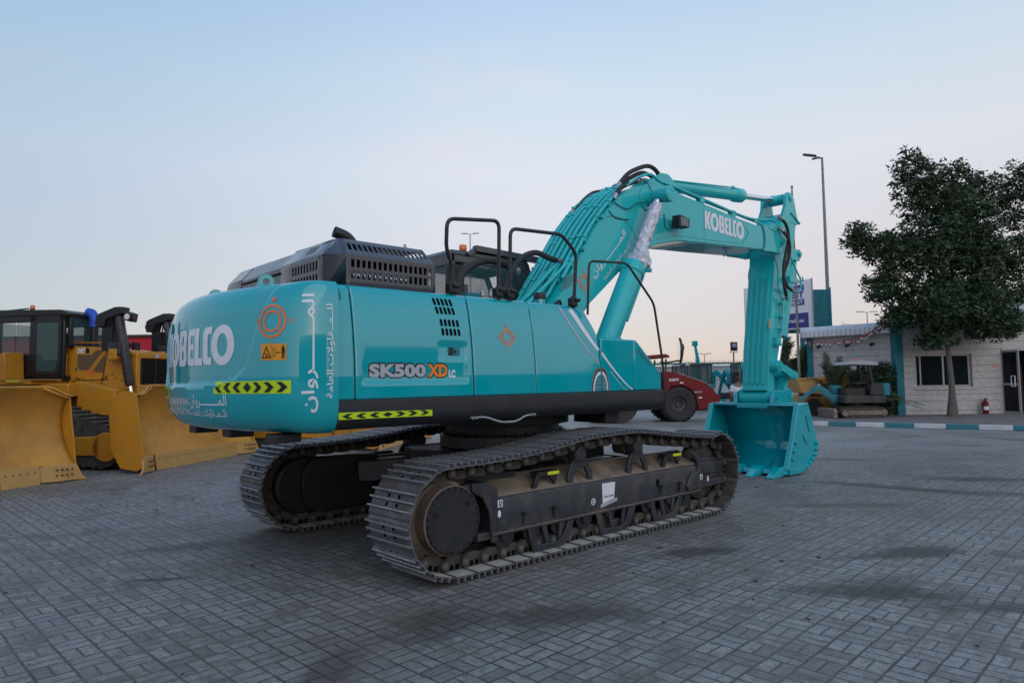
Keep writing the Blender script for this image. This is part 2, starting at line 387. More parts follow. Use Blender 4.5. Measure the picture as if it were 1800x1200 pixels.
# ================================================================== GROUND
def ground_mat():
    m = bpy.data.materials.new('paving'); m.use_nodes = True; t = m.node_tree; p = t.nodes['Principled BSDF']; MT['paving'] = m
    N = t.nodes.new; Lk = t.links.new
    def M(op, a, b=None, c=None):
        n = N('ShaderNodeMath'); n.operation = op
        for i, v in enumerate((a, b, c)):
            if v is None: continue
            if isinstance(v, (int, float)): n.inputs[i].default_value = v
            else: Lk(v, n.inputs[i])
        return n.outputs[0]
    def noise(scale, det=4, rough=.6, vec=None, out=0):
        n = N('ShaderNodeTexNoise'); n.inputs['Scale'].default_value = scale; n.inputs['Detail'].default_value = det; n.inputs['Roughness'].default_value = rough
        Lk(vec or geo.outputs['Position'], n.inputs['Vector']); return n.outputs[out]
    def ramp(v, a, b, c=0, d=1):
        n = N('ShaderNodeMapRange'); n.inputs[1].default_value = a; n.inputs[2].default_value = b; n.inputs[3].default_value = c; n.inputs[4].default_value = d
        n.interpolation_type = 'SMOOTHSTEP'; Lk(v, n.inputs[0]); return n.outputs[0]
    def mix(f, a, b, bt='MIX'):
        n = N('ShaderNodeMix'); n.data_type = 'RGBA'; n.blend_type = bt
        if isinstance(f, (int, float)): n.inputs[0].default_value = f
        else: Lk(f, n.inputs[0])
        for i, v in ((6, a), (7, b)):
            if isinstance(v, tuple): n.inputs[i].default_value = (*v, 1)
            else: Lk(v, n.inputs[i])
        return n.outputs[2]
    geo = N('ShaderNodeNewGeometry')
    # slow wobble so that courses are not ruler straight
    vm = N('ShaderNodeVectorMath'); vm.operation = 'MULTIPLY_ADD'
    Lk(noise(.9, 2, .5, out=1), vm.inputs[0]); vm.inputs[1].default_value = (.04, .04, 0); Lk(geo.outputs['Position'], vm.inputs[2])
    vm2 = N('ShaderNodeVectorMath'); vm2.operation = 'MULTIPLY_ADD'
    Lk(noise(9, 2, .5, out=1), vm2.inputs[0]); vm2.inputs[1].default_value = (.014, .014, 0); Lk(vm.outputs[0], vm2.inputs[2])
    mp = N('ShaderNodeMapping'); mp.vector_type = 'POINT'; CELL = .1977
    mp.inputs['Rotation'].default_value = (0, 0, -.0459); mp.inputs['Scale'].default_value = (1, 1, 1)
    Lk(vm2.outputs[0], mp.inputs[0])
    sx = N('ShaderNodeSeparateXYZ'); Lk(mp.outputs[0], sx.inputs[0])
    u = M('DIVIDE', M('ADD', sx.outputs[0], 2.0+.07), CELL); v = M('DIVIDE', M('ADD', sx.outputs[1], 4.08+.09), CELL)
    iu, iv = M('FLOOR', u), M('FLOOR', v); fu, fv = M('FRACT', u), M('FRACT', v)
    par = M('ABSOLUTE', M('MODULO', M('ADD', iu, iv), 2))
    par = M('GREATER_THAN', par, .5)
    along = M('ADD', M('MULTIPLY', fu, par), M('MULTIPLY', fv, M('SUBTRACT', 1, par)))   # coordinate split in two
    bi = M('GREATER_THAN', along, .5)
    d1 = M('MINIMUM', M('MINIMUM', fu, M('SUBTRACT', 1, fu)), M('MINIMUM', fv, M('SUBTRACT', 1, fv)))
    d2 = M('ABSOLUTE', M('SUBTRACT', along, .5))
    dd = M('MINIMUM', d1, M('ADD', d2, .008))
    wn_ = N('ShaderNodeTexWhiteNoise'); cx = N('ShaderNodeCombineXYZ'); Lk(iu, cx.inputs[0]); Lk(iv, cx.inputs[1]); Lk(bi, cx.inputs[2]); Lk(cx.outputs[0], wn_.inputs['Vector'])
    jn = noise(35, 3, .6)
    joint = ramp(M('ADD', dd, M('MULTIPLY', M('SUBTRACT', jn, .5), .06)), .016, .066, 1, 0)
    big = noise(.35, 5, .6); med = noise(1.7, 6, .7); fine = noise(60, 4, .7); grain = noise(220, 3, .7)
    c = mix(wn_.outputs['Value'], (.240,.245,.248), (.335,.333,.328))
    w2 = N('ShaderNodeTexWhiteNoise'); va = N('ShaderNodeVectorMath'); Lk(cx.outputs[0], va.inputs[0]); va.inputs[1].default_value = (17.3, 5.1, 9.7); Lk(va.outputs[0], w2.inputs['Vector'])
    c = mix(ramp(w2.outputs['Value'], .90, .95, 0, .5), c, (.19,.160,.158))
    c = mix(ramp(w2.outputs['Value'], .78, .84, 0, .35), c, (.115,.115,.118))
    c = mix(ramp(w2.outputs['Value'], .07, .03, 0, .5), c, (.33,.335,.34))
    mot = noise(14, 6, .75)
    c = mix(ramp(mot, .42, .66, 0, .75), c, (.105,.10,.096))
    c = mix(ramp(fine, .3, .75, 0, .4), c, (.11,.112,.118))
    c = mix(ramp(grain, .55, .8, 0, .25), c, (.34,.34,.34))
    c = mix(ramp(med, .50, .68, 0, .75), c, (.098,.085,.074))
    c = mix(ramp(big, .47, .66, 0, .55), c, (.115,.100,.088))
    # thin scuffs dragged across the yard
    ms = N('ShaderNodeMapping'); ms.vector_type = 'POINT'; ms.inputs['Rotation'].default_value = (0, 0, .70); ms.inputs['Scale'].default_value = (.35, 4.2, 1); Lk(vm.outputs[0], ms.inputs[0])
    scf = noise(1.4, 5, .65, vec=ms.outputs[0])
    c = mix(ramp(scf, .56, .72, 0, .5), c, (.30,.29,.28)); c = mix(ramp(scf, .42, .28, 0, .5), c, (.10,.09,.082))
    spk = noise(70, 4, .8)
    edge = ramp(dd, .03, .16, 1, 0)
    c = mix(M('MULTIPLY', ramp(spk, .56, .68, 0, .8), edge), c, (.46,.46,.46))
    c = mix(M('MULTIPLY', ramp(spk, .46, .36, 0, .9), M('ADD', .35, edge)), c, (.055,.052,.05))
    # the trodden strip round the tracks is browner
    sg0 = N('ShaderNodeSeparateXYZ'); Lk(geo.outputs['Position'], sg0.inputs[0])
    strip = M('MULTIPLY', ramp(M('ABSOLUTE', M('ADD', sg0.outputs[1], 2.4)), .3, 1.6, 1, 0), ramp(noise(1.1, 6, .7), .38, .60))
    c = mix(M('MULTIPLY', strip, .6), c, (.135,.112,.090))
    # dusty worn lane near the bucket and toward the kerb
    sg = N('ShaderNodeSeparateXYZ'); Lk(geo.outputs['Position'], sg.inputs[0])
    far = ramp(M('ADD', M('MULTIPLY', sg.outputs[0], .8), M('MULTIPLY', sg.outputs[1], .35)), 4.5, 12, 0, 1)
    dust = M('MULTIPLY', ramp(noise(.7, 5, .65), .35, .62), far)
    c = mix(M('MULTIPLY', dust, .75), c, (.30,.285,.27))
    stain = ramp(noise(.55, 3, .5, vec=vm.outputs[0]), .63, .74, 0, .75)
    c = mix(stain, c, (.055,.052,.05))
    jc = mix(ramp(med, .4, .6), (.048,.045,.043), (.105,.088,.068))
    jf = M('MULTIPLY', joint, M('SUBTRACT', 1, M('MULTIPLY', dust, .75)))
    c = mix(jf, c, jc)
    # dark oil streaks dragged across the yard at fixed places
    def blot(x, y, a, b, rot, s):
        mm = N('ShaderNodeMapping'); mm.vector_type = 'TEXTURE'; mm.inputs['Location'].default_value = (x, y, 0); mm.inputs['Rotation'].default_value = (0, 0, rot); mm.inputs['Scale'].default_value = (a, b, 1)
        Lk(geo.outputs['Position'], mm.inputs[0]); ln = N('ShaderNodeVectorMath'); ln.operation = 'LENGTH'
        wob = N('ShaderNodeVectorMath'); wob.operation = 'MULTIPLY_ADD'; Lk(noise(5.5, 8, .8, out=1), wob.inputs[0]); wob.inputs[1].default_value = (2.2,2.2,0); wob.inputs[2].default_value = (-1.1,-1.1,0)
        ad_ = N('ShaderNodeVectorMath'); Lk(mm.outputs[0], ad_.inputs[0]); Lk(wob.outputs[0], ad_.inputs[1])
        fl = N('ShaderNodeVectorMath'); fl.operation = 'MULTIPLY'; fl.inputs[1].default_value = (1,1,0); Lk(ad_.outputs[0], fl.inputs[0]); Lk(fl.outputs[0], ln.inputs[0])
        return ramp(ln.outputs['Value'], .35, 1.15, s, 0)
    for bl in BLOTS:
        c = mix(blot(*bl), c, (.034,.027,.021))
    Lk(c, p.inputs['Base Color'])
    rg = ramp(fine, .3, .8, .52, .78); Lk(rg, p.inputs['Roughness']); p.inputs['Specular IOR Level'].default_value = .5
    hgt = M('ADD', M('MULTIPLY', M('SUBTRACT', 1, jf), 1.0), M('ADD', M('MULTIPLY', fine, .45), M('MULTIPLY', wn_.outputs['Value'], .25)))
    b = N('ShaderNodeBump'); b.inputs['Strength'].default_value = .38; b.inputs['Distance'].default_value = .006; Lk(hgt, b.inputs['Height']); Lk(b.outputs[0], p.inputs['Normal'])
BLOTS = [(1.48,-4.09,.62,.26,-.55,.85), (1.0,-3.85,.5,.12,-.75,.6), (5.5,-2.6,1.5,.26,-1.45,.85), (5.9,-3.9,.8,.3,-1.3,.6), (7.25,-3.23,1.0,.32,-.9,.75), (-.1,-4.3,.9,.22,-.9,.8), (.2,-5.1,.8,.16,-.8,.7),
         (.15,-4.24,.5,.3,-.3,.6), (.04,-2.59,.55,.22,-.5,.75), (-4.04,.27,.35,.07,-.6,.85), (8.6,-.42,1.1,.25,-.9,.6), (-1.5,4.1,.9,.2,.5,.6), (-3.46,1.39,.8,.25,-.4,.6), (-3.0,-2.4,.5,.4,.2,.6), (-2.2,-2.9,.7,.25,-.6,.6),
         (-3.9,-2.55,.5,.2,.6,.55), (8.7,.66,.5,.15,-.8,.6), (3.6,-2.7,1.3,.2,-.75,.5), (4.4,-5.4,1.2,.25,-.8,.6)]
ground_mat()
m = MB(); m._add([(-60,-60,0),(140,-60,0),(140,140,0),(-60,140,0)], [(0,1,2,3)])
g = m.done('paved_yard', 'paving'); tag(g, kind='structure')
mat('sand', (.30,.26,.21), .9, noise_amt=.3, nscale=.2)
m = MB(); m.grid(lambda x, y: (x, y, -.05), [-1500,-60,140,1500], [-1500,-60,140,1500], skip=lambda a, b: False)
g = m.done('ground', 'sand'); tag(g, kind='structure')
# loose grit, crumbs of asphalt and dry leaves lying on the blocks
random.seed(11); mat('debris', (.035,.03,.027), .9)
m = MB()
for k in range(900):
    x = random.uniform(-6, 16); y = random.uniform(-6, 8)
    if -3.2 < x < 2.6 and -1.9 < y < 1.9: continue
    s_ = random.choice((.004,.006,.008,.012,.02))*random.uniform(.7,1.4); a = random.uniform(0, PI)
    vs = [(x+s_*random.uniform(.6,1.3)*math.cos(a+i*1.257), y+s_*random.uniform(.6,1.3)*math.sin(a+i*1.257), .0015) for i in range(5)]
    m._add(vs+[(x, y, .0015+s_*.5)], [(i, (i+1) % 5, 5) for i in range(5)])
tag(m.done('grit', 'debris', flat=True), 'dark grit and dry crumbs scattered over the paving blocks', 'grit', kind='stuff')
# ================================================================== EXCAVATOR : undercarriage
EX = thing('excavator', 'big turquoise crawler excavator with its bucket resting on the paving', 'excavator', (0,0,0))
def track_path():
    rr, zr, xr = .405, .535, -2.305; rf, zf, xf = .405, .535, 1.885
    top = [(-2.15,.90),(-1.9,.912),(-1.5,.927),(-1.0,.975),(-.62,1.028),(-.2,1.045),(.2,1.05),(.55,1.02),(.8,.985),(1.24,.94),(1.6,.905),(1.80,.885)]
    p = [(xr, zr-rr)]
    p += [(x, .13) for x in [xr+.2*k for k in range(1, 20)] if x < xf-.05]
    p += [(xf+rf*math.sin(a), zf-rf*math.cos(a)) for a in [R(d) for d in range(0, 171, 6)]]
    p += [(a.x, a.y) for a in reversed([Vector(q) for q in [(v.x, v.y) for v in smooth_path([(x, z, 0) for x, z in top], 4)]])]
    p += [(xr-rr*math.sin(a), zr+(rr)*math.cos(a)-.02*math.cos(a)*(a < 1)) for a in [R(d) for d in range(6, 178, 6)]]
    return [Vector((x, z)) for x, z in p]
tp = track_path(); tp.append(tp[0])
cum = [0]
for a, b in zip(tp, tp[1:]): cum.append(cum[-1]+(b-a).length)
NS = round(cum[-1]/.2234); PIT = cum[-1]/NS
def at_len(s):
    s %= cum[-1]
    for k in range(len(cum)-1):
        if cum[k+1] >= s: t = (s-cum[k])/(cum[k+1]-cum[k]); return tp[k].lerp(tp[k+1], t)
    return tp[-1]
def shoe_mesh():
    m = MB(); L = PIT
    def cs(pts, y0, y1): m.prism(pts, y0, y1, 'y')
    # plate with a lapped rear lip; z is outward, x along the chain
    m.mi = 0
    cs([(-L*.60,.050),(-L*.595,.060),(-L*.50,.076),(-L*.46,.080),(L*.44,.080),(L*.50,.074),(L*.54,.064),(L*.525,.060),(L*.42,.068),(-L*.46,.068),(-L*.58,.050)], -.312, .312)
    for gx, gh in ((-L*.44,.034), (-L*.12,.034), (L*.22,.030)):
        m.mi = 0; cs([(gx-.013,.079),(gx-.008,.080+gh*.8),(gx+.008,.080+gh*.8),(gx+.014,.079)], -.318, .318)
        m.mi = 1; cs([(gx-.009,.0795+gh*.8),(gx-.006,.080+gh),(gx+.006,.080+gh),(gx+.009,.0795+gh*.8)], -.322, .322)
    m.mi = 3
    for y in (-.075, .075):
        for gx in (-L*.28, L*.05):
            m.box(gx-.016, gx+.016, y-.016, y+.016, .0795, .0835)
    for y in (-.045, .045): m.box(-L*.50-.002, -L*.41, y-.014, y+.014, .0795, .0870)
    m.mi = 2; m.box(-L*.46, L*.43, -.295, .295, .0640, .0685)
    # link rails below the plate
    for s in (-1, 1):
        y0, y1 = sorted((s*.085, s*.125)); m.mi = 4
        m.prism([(-L*.50,.045),(-L*.30,.065),(L*.38,.065),(L*.44,.045),(L*.44,.0),(L*.30,-.055),(L*.05,-.062),(-L*.25,-.062),(-L*.45,-.045),(-L*.54,-.02),(-L*.54,.02)], y0, y1)
        m.cyl((-L*.5, s*.062, 0), (-L*.5, s*.160, 0), .046, seg=14)
        m.mi = 3
        for gx in (-L*.12, L*.16): m.box(gx-.020, gx+.020, s*.1255-.002, s*.1255+.002, .012, .058)
        m.mi = 0; m.cyl((-L*.5, s*.160, 0), (-L*.5, s*.164, 0), .024, seg=12)
    m.mi = 4; m.cyl((-L*.5, -.09, 0), (-L*.5, .09, 0), .035, seg=12)
    return m.done('track_shoe', ['shoe', 'shoe_edge', 'shoe_in', 'matte_black', 'dusty_dark'], None, ang=30)
shoe0 = shoe_mesh()
def undercarriage(sy, first):
    yc = sy*1.445
    tr = thing('crawler_track', None, None); tr.parent = EX; tr.location = (0, 0, 0)
    for k in range(NS):
        a, b = at_len(k*PIT), at_len((k+1)*PIT); c = (a+b)/2; t = (b-a).normalized()
        n = Vector((t.y, -t.x))                     # outward (path runs forward along the ground)
        o = shoe0 if (first and k == 0) else shoe0.copy()
        if o is not shoe0: col.objects.link(o)
        X = Vector((t.x, 0, t.y)); Z = Vector((n.x, 0, n.y)); Y = Z.cross(X)
        M = Matrix((X, Y, Z)).transposed().to_4x4(); M.translation = Vector((c.x, yc, c.y))
        o.parent = tr; o.matrix_local = M
        o.material_slots[2].link = 'OBJECT'; o.material_slots[2].material = MT['shoe_in'] if c.y < .17 else MT['dusty_dark']
    s = -1 if sy < 0 else 1                         # outward side
    # sprocket
    m = MB(); T = []
    for k in range(23*4):
        a = 2*PI*k/(23*4); r = .435 if k % 4 in (0, 1) else .375; T.append((-2.275+r*math.cos(a), .535+r*math.sin(a)))
    m.prism(T, yc-.035, yc+.035); m.cyl((-2.275, yc-.05, .535), (-2.275, yc+.05, .535), .34, seg=40)
    m.done('sprocket', 'dusty_dark', EX, bevel=.004)
    # final drive
    m = MB(); y0 = yc+s*.03
    m.lathe([(.0,0),(.315,0),(.335,.03),(.300,.05),(.290,.145),(.292,.150),(.298,.185),(.292,.195),(.0,.195)], (-2.275, y0, .52), (0, s, 0), 56)
    fd = m.done('final_drive', 'dusty', EX, ang=30)
    m = MB(); yf = y0+s*.195
    m.lathe([(.0,0),(.286,0),(.289,.008),(.284,.016),(.0,.016)], (-2.275, yf, .52), (0, s, 0), 56)
    m.mi = 1
    for k in range(26):
        a = 2*PI*k/26+.06; x, z = -2.275+.272*math.cos(a), .52+.272*math.sin(a); m.cyl((x, yf+s*.010, z), (x, yf+s*.026, z), .0125, seg=6)
    for a in (R(40), R(160)):
        x, z = -2.275+.2*math.cos(a), .52+.2*math.sin(a); m.lathe([(.012,0),(.012,.020),(.026,.020),(.026,.0)], (x, yf+s*.004, z), (0, s, 0), 20)
    m.done('cover_plate', ['charcoal', 'black'], fd, ang=30)
    # inner motor guard
    m = MB(); yi = yc-s*.03
    m.lathe([(.0,0),(.33,0),(.33,.10),(.30,.13),(.0,.13)], (-2.22, yi, .52), (0, -s, 0), 40)
    pts = fillet2([(-2.25,.20),(-1.25,.22),(-1.25,.82),(-2.25,.84)], [.25,.02,.02,.25], 6); m.prism(pts, min(yi-s*.05, yi-s*.21), max(yi-s*.05, yi-s*.21))
    for (x, z) in ((-2.25,.80),(-2.0,.82),(-2.25,.24),(-2.0,.24),(-1.6,.80),(-1.6,.26),(-1.35,.78),(-1.35,.28),(-2.48,.52),(-2.44,.68),(-2.44,.36)):
        m.cyl((x, yi-s*.21 if x > -2.4 else yi-s*.13, z), (x, yi-s*.225, z), .014, seg=6)
    m.done('motor_guard', 'charcoal', EX, bevel=.006)
    # roller frame : outer face, sloped dusty top
    def Y(o): return yc + s*o                       # o = outward offset from the track centre
    m = MB()
    prof = [(Y(.175),.318),(Y(.175),.615),(Y(.165),.635),(Y(-.14),.79),(Y(-.20),.79),(Y(-.20),.30),(Y(.19),.30),(Y(.19),.318)]
    m.prism(prof, -1.78, 1.66, 'x')
    m.box(-1.80, 1.66, *sorted((Y(.17), Y(.195))), .298, .322)
    fr = m.done('roller_frame', 'frame_gray', EX, bevel=.012)
    m = MB(); m.box(-1.79, 1.65, *sorted((Y(.172), Y(.1965))), .3225, .3265); m.done('dust_line', 'dusty', fr)
    m = MB()
    def sl(x, t): return (x, Y(.158+(-.30)*t), .642+.152*t)
    m.grid(sl, [-1.77+3.42*k/40 for k in range(41)], [k/6 for k in range(7)])
    m.done('dusty_deck', 'dusty', fr)
    # rear box wrapping the frame end
    m = MB(); m.prism([(-1.80,.24),(-1.72,.24),(-1.72,.72),(-1.84,.78),(-2.02,.80),(-2.02,.72),(-1.90,.66),(-1.82,.52)], *sorted((Y(.150), Y(.182))))
    m.box(-2.08, -1.80, *sorted((Y(-.2), Y(.15))), .73, .79); m.box(-1.95, -1.78, *sorted((Y(-.1), Y(.16))), .27, .34)
    m.done('end_bracket', 'frame_gray', fr, bevel=.008)
    # idler yoke
    m = MB(); m.box(1.66, 2.24, *sorted((Y(.17), Y(.05))), .49, .655); m.box(1.66, 2.22, *sorted((Y(.185), Y(.05))), .335, .435); m.box(1.70, 2.20, *sorted((Y(.15), Y(.05))), .435, .49)
    m.prism([(1.60,.655),(1.60,.70),(1.72,.715),(2.10,.68),(2.24,.655)], *sorted((Y(.165), Y(-.05))))
    m.prism([(1.33,.40),(1.40,.50),(1.45,.555),(1.66,.56),(1.66,.335),(1.36,.335)], *sorted((Y(.17), Y(.205))))
    m.prism([(1.58,.335),(1.66,.335),(1.66,.72),(1.60,.78),(1.46,.80),(1.46,.77),(1.58,.68)], *sorted((Y(.165), Y(.192))))
    m.box(1.66, 2.24, *sorted((Y(-.05), Y(-.17))), .335, .655)
    yk = m.done('idler_yoke', 'frame_gray', EX, bevel=.012)
    m = MB(); m.grid(lambda x, t: (x, Y(.16-.2*t), .659+(.035 if x < 2.0 else .035*(2.24-x)/.24)*min(1, t*3)), [1.72, 1.85, 2.0, 2.1, 2.22], [0, .2, .4, .7, 1]); m.done('dusty_deck', 'dusty', yk)
    m = MB(); m.lathe([(.0,-.07),(.25,-.07),(.30,-.06),(.34,-.05),(.345,-.045),(.375,-.04),(.375,.04),(.345,.045),(.34,.05),(.30,.06),(.25,.07),(.0,.07)], (1.885, yc, .545), (0, s, 0), 56)
    m.cyl((1.885, yc-.11, .545), (1.885, yc+.11, .545), .1); m.done('front_idler', 'dusty_dark', EX, ang=30)
    # track rollers and guards below the frame
    xs = [-1.62, -1.25, -.87, -.50, -.13, .24, .61, .98, 1.35]
    for x in xs:
        m = MB(); m.lathe([(.0,-.17),(.06,-.17),(.06,-.15),(.125,-.15),(.125,-.125),(.095,-.12),(.095,-.04),(.115,-.035),(.115,.035),(.095,.04),(.095,.12),(.125,.125),(.125,.15),(.062,.152),(.055,.178),(.0,.178)], (x, yc, .285), (0, s, 0), 28)
        m.done('track_roller', 'charcoal', EX, ang=30)
    for x in (-1.02, -.02, .92):
        m = MB(); o0, o1 = sorted((Y(.165), Y(.19)))
        m.prism([(x-.33,.30),(x-.25,.30),(x-.20,.13),(x+.06,.12),(x+.16,.16),(x+.24,.30),(x+.33,.30),(x+.24,.12),(x+.12,.055),(x-.26,.065)], o0, o1)
        m.prism([(x-.14,.30),(x-.08,.30),(x-.03,.125),(x-.09,.125)], o0, o1); m.prism([(x+.12,.30),(x+.17,.30),(x+.13,.15),(x+.08,.15)], o0, o1)
        m.box(x-.26, x+.12, o0 if s > 0 else o0, o1, .058, .075)
        m.done('roller_guard', 'frame_gray', EX, bevel=.005)
    # small step lugs
    for x in (-1.38, -.97, .82, 1.20):
        m = MB(); m.box(x-.022, x+.022, *sorted((Y(.175), Y(.20))), .36, .455); m.box(x-.032, x+.032, *sorted((Y(.175), Y(.235))), .455, .470); m.done('lug', 'frame_gray', fr, bevel=.004)
    m = MB(); m.prism(fillet2([(.735,.46),(.79,.46),(.79,.545),(.735,.545)], .024, 4), *sorted((Y(.1752), Y(.1765)))); m.done('drain_hole', 'matte_black', fr)
    # carrier rollers on forked brackets
    for x in (-.53, .45):
        m = MB(); yo0, yo1 = sorted((Y(.07), Y(.15)))
        m.prism([(x-.20,.62),(x-.13,.62),(x-.10,.72),(x-.06,.80),(x+.07,.80),(x+.12,.72),(x+.13,.62),(x+.20,.62),(x+.19,.74),(x+.12,.85),(x+.06,.90),(x-.07,.90),(x-.13,.85),(x-.18,.76)], *sorted((Y(.10), Y(.135))))
        m.prism(fillet2([(x-.08,.86),(x+.08,.86),(x+.085,.97),(x-.085,.97)], .02, 3), *sorted((Y(.05), Y(.15))))
        m.cyl((x, Y(-.02), .945), (x, Y(.155), .945), .075, seg=24)
        br = m.done('roller_bracket', 'frame_gray', EX, bevel=.007)
        m = MB(); m.lathe([(.0,-.16),(.07,-.16),(.082,-.15),(.082,-.03),(.095,-.02),(.095,.03),(.0,.03)], (x, Y(-.02), .928), (0, s, 0), 28); m.done('carrier_roller', 'dusty_dark', EX, ang=30)
        m = MB(); m.prism([(x+.02,.70),(x+.12,.70),(x+.17,.62),(x+.06,.62)], Y(.0), Y(.002)); m.done('frame_opening', 'matte_black', fr)
    # steps with reflective tape
    for x, l in ((-1.0, .30), (1.16, .32)):
        m = MB(); m.box(x-l/2, x+l/2, *sorted((Y(.02), Y(.14))), .765, .805)
        m.prism([(x-l/2-.08,.66),(x-l/2-.02,.66),(x-l/2+.05,.765),(x-l/2,.80),(x-l/2-.02,.78)], *sorted((Y(.10), Y(.135)))); m.prism([(x+l/2-.14,.765),(x+l/2-.02,.765),(x+l/2-.06,.67)], *sorted((Y(.10), Y(.135))))
        for k in range(5): m.box(x-l/2+.01+k*.06, x-l/2+.045+k*.06, *sorted((Y(.03), Y(.13))), .805, .812)
        stp = m.done('step', 'charcoal', fr, bevel=.006)
        m = MB(); m.box(x-.02, x+l/2-.01, *sorted((Y(.1405), Y(.1425))), .770, .802); m.done('reflective_tape', 'hivis2', stp)
    return fr
frN = undercarriage(-1, True)
frF = undercarriage(1, False)
# paper notice, sight mark and small warning plates on the near roller frame
YF = -1.6212
def onframe(u, v): return (u, YF, v)
decal('paper_notice', ([(-.235,.395),(-.045,.41),(-.02,.60),(-.24,.605)], [(0,1,2,3)]), onframe, 'white', frN)
decal('paper_notice', ([(-.27,.352),(.01,.395),(.01,.43),(-.27,.388)], [(0,1,2,3)]), onframe, 'decal_silver', frN)
decal('paper_text', shift(text('KPA-13.3.446', .15, .022, .02), -.205, .45), lambda u, v: (u, YF-.002, v), 'decal_black', frN)
decal('sight_mark', join_flat([ringf(-.385,.432,.028,.036,28), rectf(-.389,.398,-.381,.468), rectf(-.42,.428,-.35,.436)]), onframe, 'white', frN)
for x, z in ((-1.72,.55), (1.60,.45)):
    decal('warning_plate', rectf(x, z, x+.06, z+.065), onframe if x < 0 else (lambda u, v: (u, -1.652, v)), 'white', frN)
    decal('warning_ring', join_flat([ringf(x+.03,z+.036,.010,.020,16), rectf(x+.01,z+.008,x+.05,z+.014)]), (lambda u, v: (u, YF-.002, v)) if x < 0 else (lambda u, v: (u, -1.654, v)), 'decal_black', frN)
    decal('warning_plate', ([(x+.018+.02*math.cos(a*PI/5), z-.06+.035*math.sin(a*PI/5)) for a in range(10)], [tuple(range(10))]), onframe if x < 0 else (lambda u, v: (u+.19, -1.635, v+.05)), 'white', frN)
# carbody joining the two tracks, swing bearing
m = MB(); m.loft([[(-.85,y,.55),(.5,y,.55),(.5,y,.80),(-.85,y,.80)] for y in (-1.2, -.9)]); m.loft([[(-.85,y,.55),(.5,y,.55),(.5,y,.80),(-.85,y,.80)] for y in (.9, 1.2)])
m.prism([(-1.05,-.9),(.68,-.9),(.80,-.5),(.80,.5),(.68,.9),(-1.05,.9),(-1.18,.5),(-1.18,-.5)], .50, .92, 'z')
for s in (-1, 1):
    for a in (-1.0, .62): m.beam((a, s*.7, .68), (a+(-.45 if a < 0 else .45), s*1.25, .62), .30, .26)
m.cyl((-.19, 0, .92), (-.19, 0, 1.08), .78, seg=56)
m.done('carbody', 'frame_gray', EX, bevel=.02)
m = MB(); m.cyl((-.19, 0, 1.08), (-.19, 0, 1.20), .70, seg=56)
for k in range(36):
    a = 2*PI*k/36; m.cyl((-.19+.73*math.cos(a), .73*math.sin(a), 1.08), (-.19+.73*math.cos(a), .73*math.sin(a), 1.11), .016, seg=6)
m.cyl((-.19, 0, 1.20), (-.19, 0, 1.30), .82, seg=56)
m.done('swing_bearing', 'charcoal', EX, bevel=.006)
# ================================================================== EXCAVATOR : upper body
def sstep(a, b, x):
    t = max(0, min(1, (x-a)/(b-a))); return t*t*(3-2*t)
def lerp_tab(tab, z):
    if z <= tab[0][0]: return tab[0][1]
    for (a, u), (b, v) in zip(tab, tab[1:]):
        if z <= b: return u+(v-u)*(z-a)/(b-a)
    return tab[-1][1]
# --- counterweight
def Xr(Y): return -.875-math.sqrt(3.1**2-Y*Y)
_c = [(Xr(y), y, 0) for y in (0, -.15, -.3, -.45, -.6, -.75, -.88)] + [(-3.80,-1.02,0),(-3.745,-1.20,0),(-3.65,-1.375,0),(-3.53,-1.485,0),(-3.41,-1.535,0),(-3.285,-1.55,0)]
_p = smooth_path(_c, 10)
PL = [(v.x, v.y) for v in _p]; PS = [0]
for a, b in zip(PL, PL[1:]): PS.append(PS[-1]+math.hypot(b[0]-a[0], b[1]-a[1]))
SMAX = PS[-1]
def plan(s):
    q = abs(s); q = min(q, SMAX-1e-6)
    for k in range(len(PS)-1):
        if PS[k+1] >= q: break
    t = (q-PS[k])/(PS[k+1]-PS[k]); a, b = Vector(PL[k]), Vector(PL[k+1])
    a0 = Vector(PL[max(0, k-2)]); b0 = Vector(PL[min(len(PL)-1, k+3)]); d = (b0-a0).normalized(); n = Vector((d.y, -d.x))
    p = a.lerp(b, t)
    if n.x > 0 and n.y > 0: n = -n
    if n.y > .2: n = -n
    if k < 2: n = Vector((-1, 0)).lerp(n, (q/.03) if q < .03 else 1).normalized()
    return (p, n) if s >= 0 else (Vector((p.x, -p.y)), Vector((n.x, -n.y)))
INS = [(1.31,.42),(1.315,.30),(1.325,.22),(1.345,.15),(1.38,.095),(1.43,.055),(1.50,.025),(1.60,.006),(1.75,0),(2.1,0),(2.3,.018),(2.4,.045),(2.455,.075),(2.485,.11),(2.505,.155),(2.515,.21),(2.52,.30)]
PB = [(1.705,.45),(1.72,.72),(1.76,.88),(1.84,1.0),(2.0,1.07),(2.22,1.16),(2.52,1.30)]
def s_at_Y(Y):
    for k in range(len(PL)-1):
        if PL[k+1][1] <= -Y: return PS[k]
    return SMAX
def CW(s, z, off=0, rec=True):
    p, n = plan(s); q = abs(s); f = 1-.62*sstep(1.25, 1.75, q)
    ins = lerp_tab(INS, z)*(f if z > 2 else .35+.65*f)
    d = 0
    if rec and z > 1.66 and z < 2.50:
        lim = lerp_tab(PB, z); d = .026*(1-sstep(lim-.015, lim+.02, q))*sstep(1.685, 1.735, z)
    p = p - n*(ins+d-off)
    return Vector((p.x, p.y, z))
m = MB(); ss = [-SMAX+2*SMAX*k/230 for k in range(231)]
zs = [a for a, _ in INS if a < 1.6] + [1.6+.0175*k for k in range(41)] + [2.33, 2.36] + [a for a, _ in INS if a >= 2.4]
m.grid(lambda s, z: CW(s, z), ss, zs)
for z in (1.31, 2.52):
    r = [CW(s, z) for s in ss]; m._add(r, [tuple(range(len(r)))])
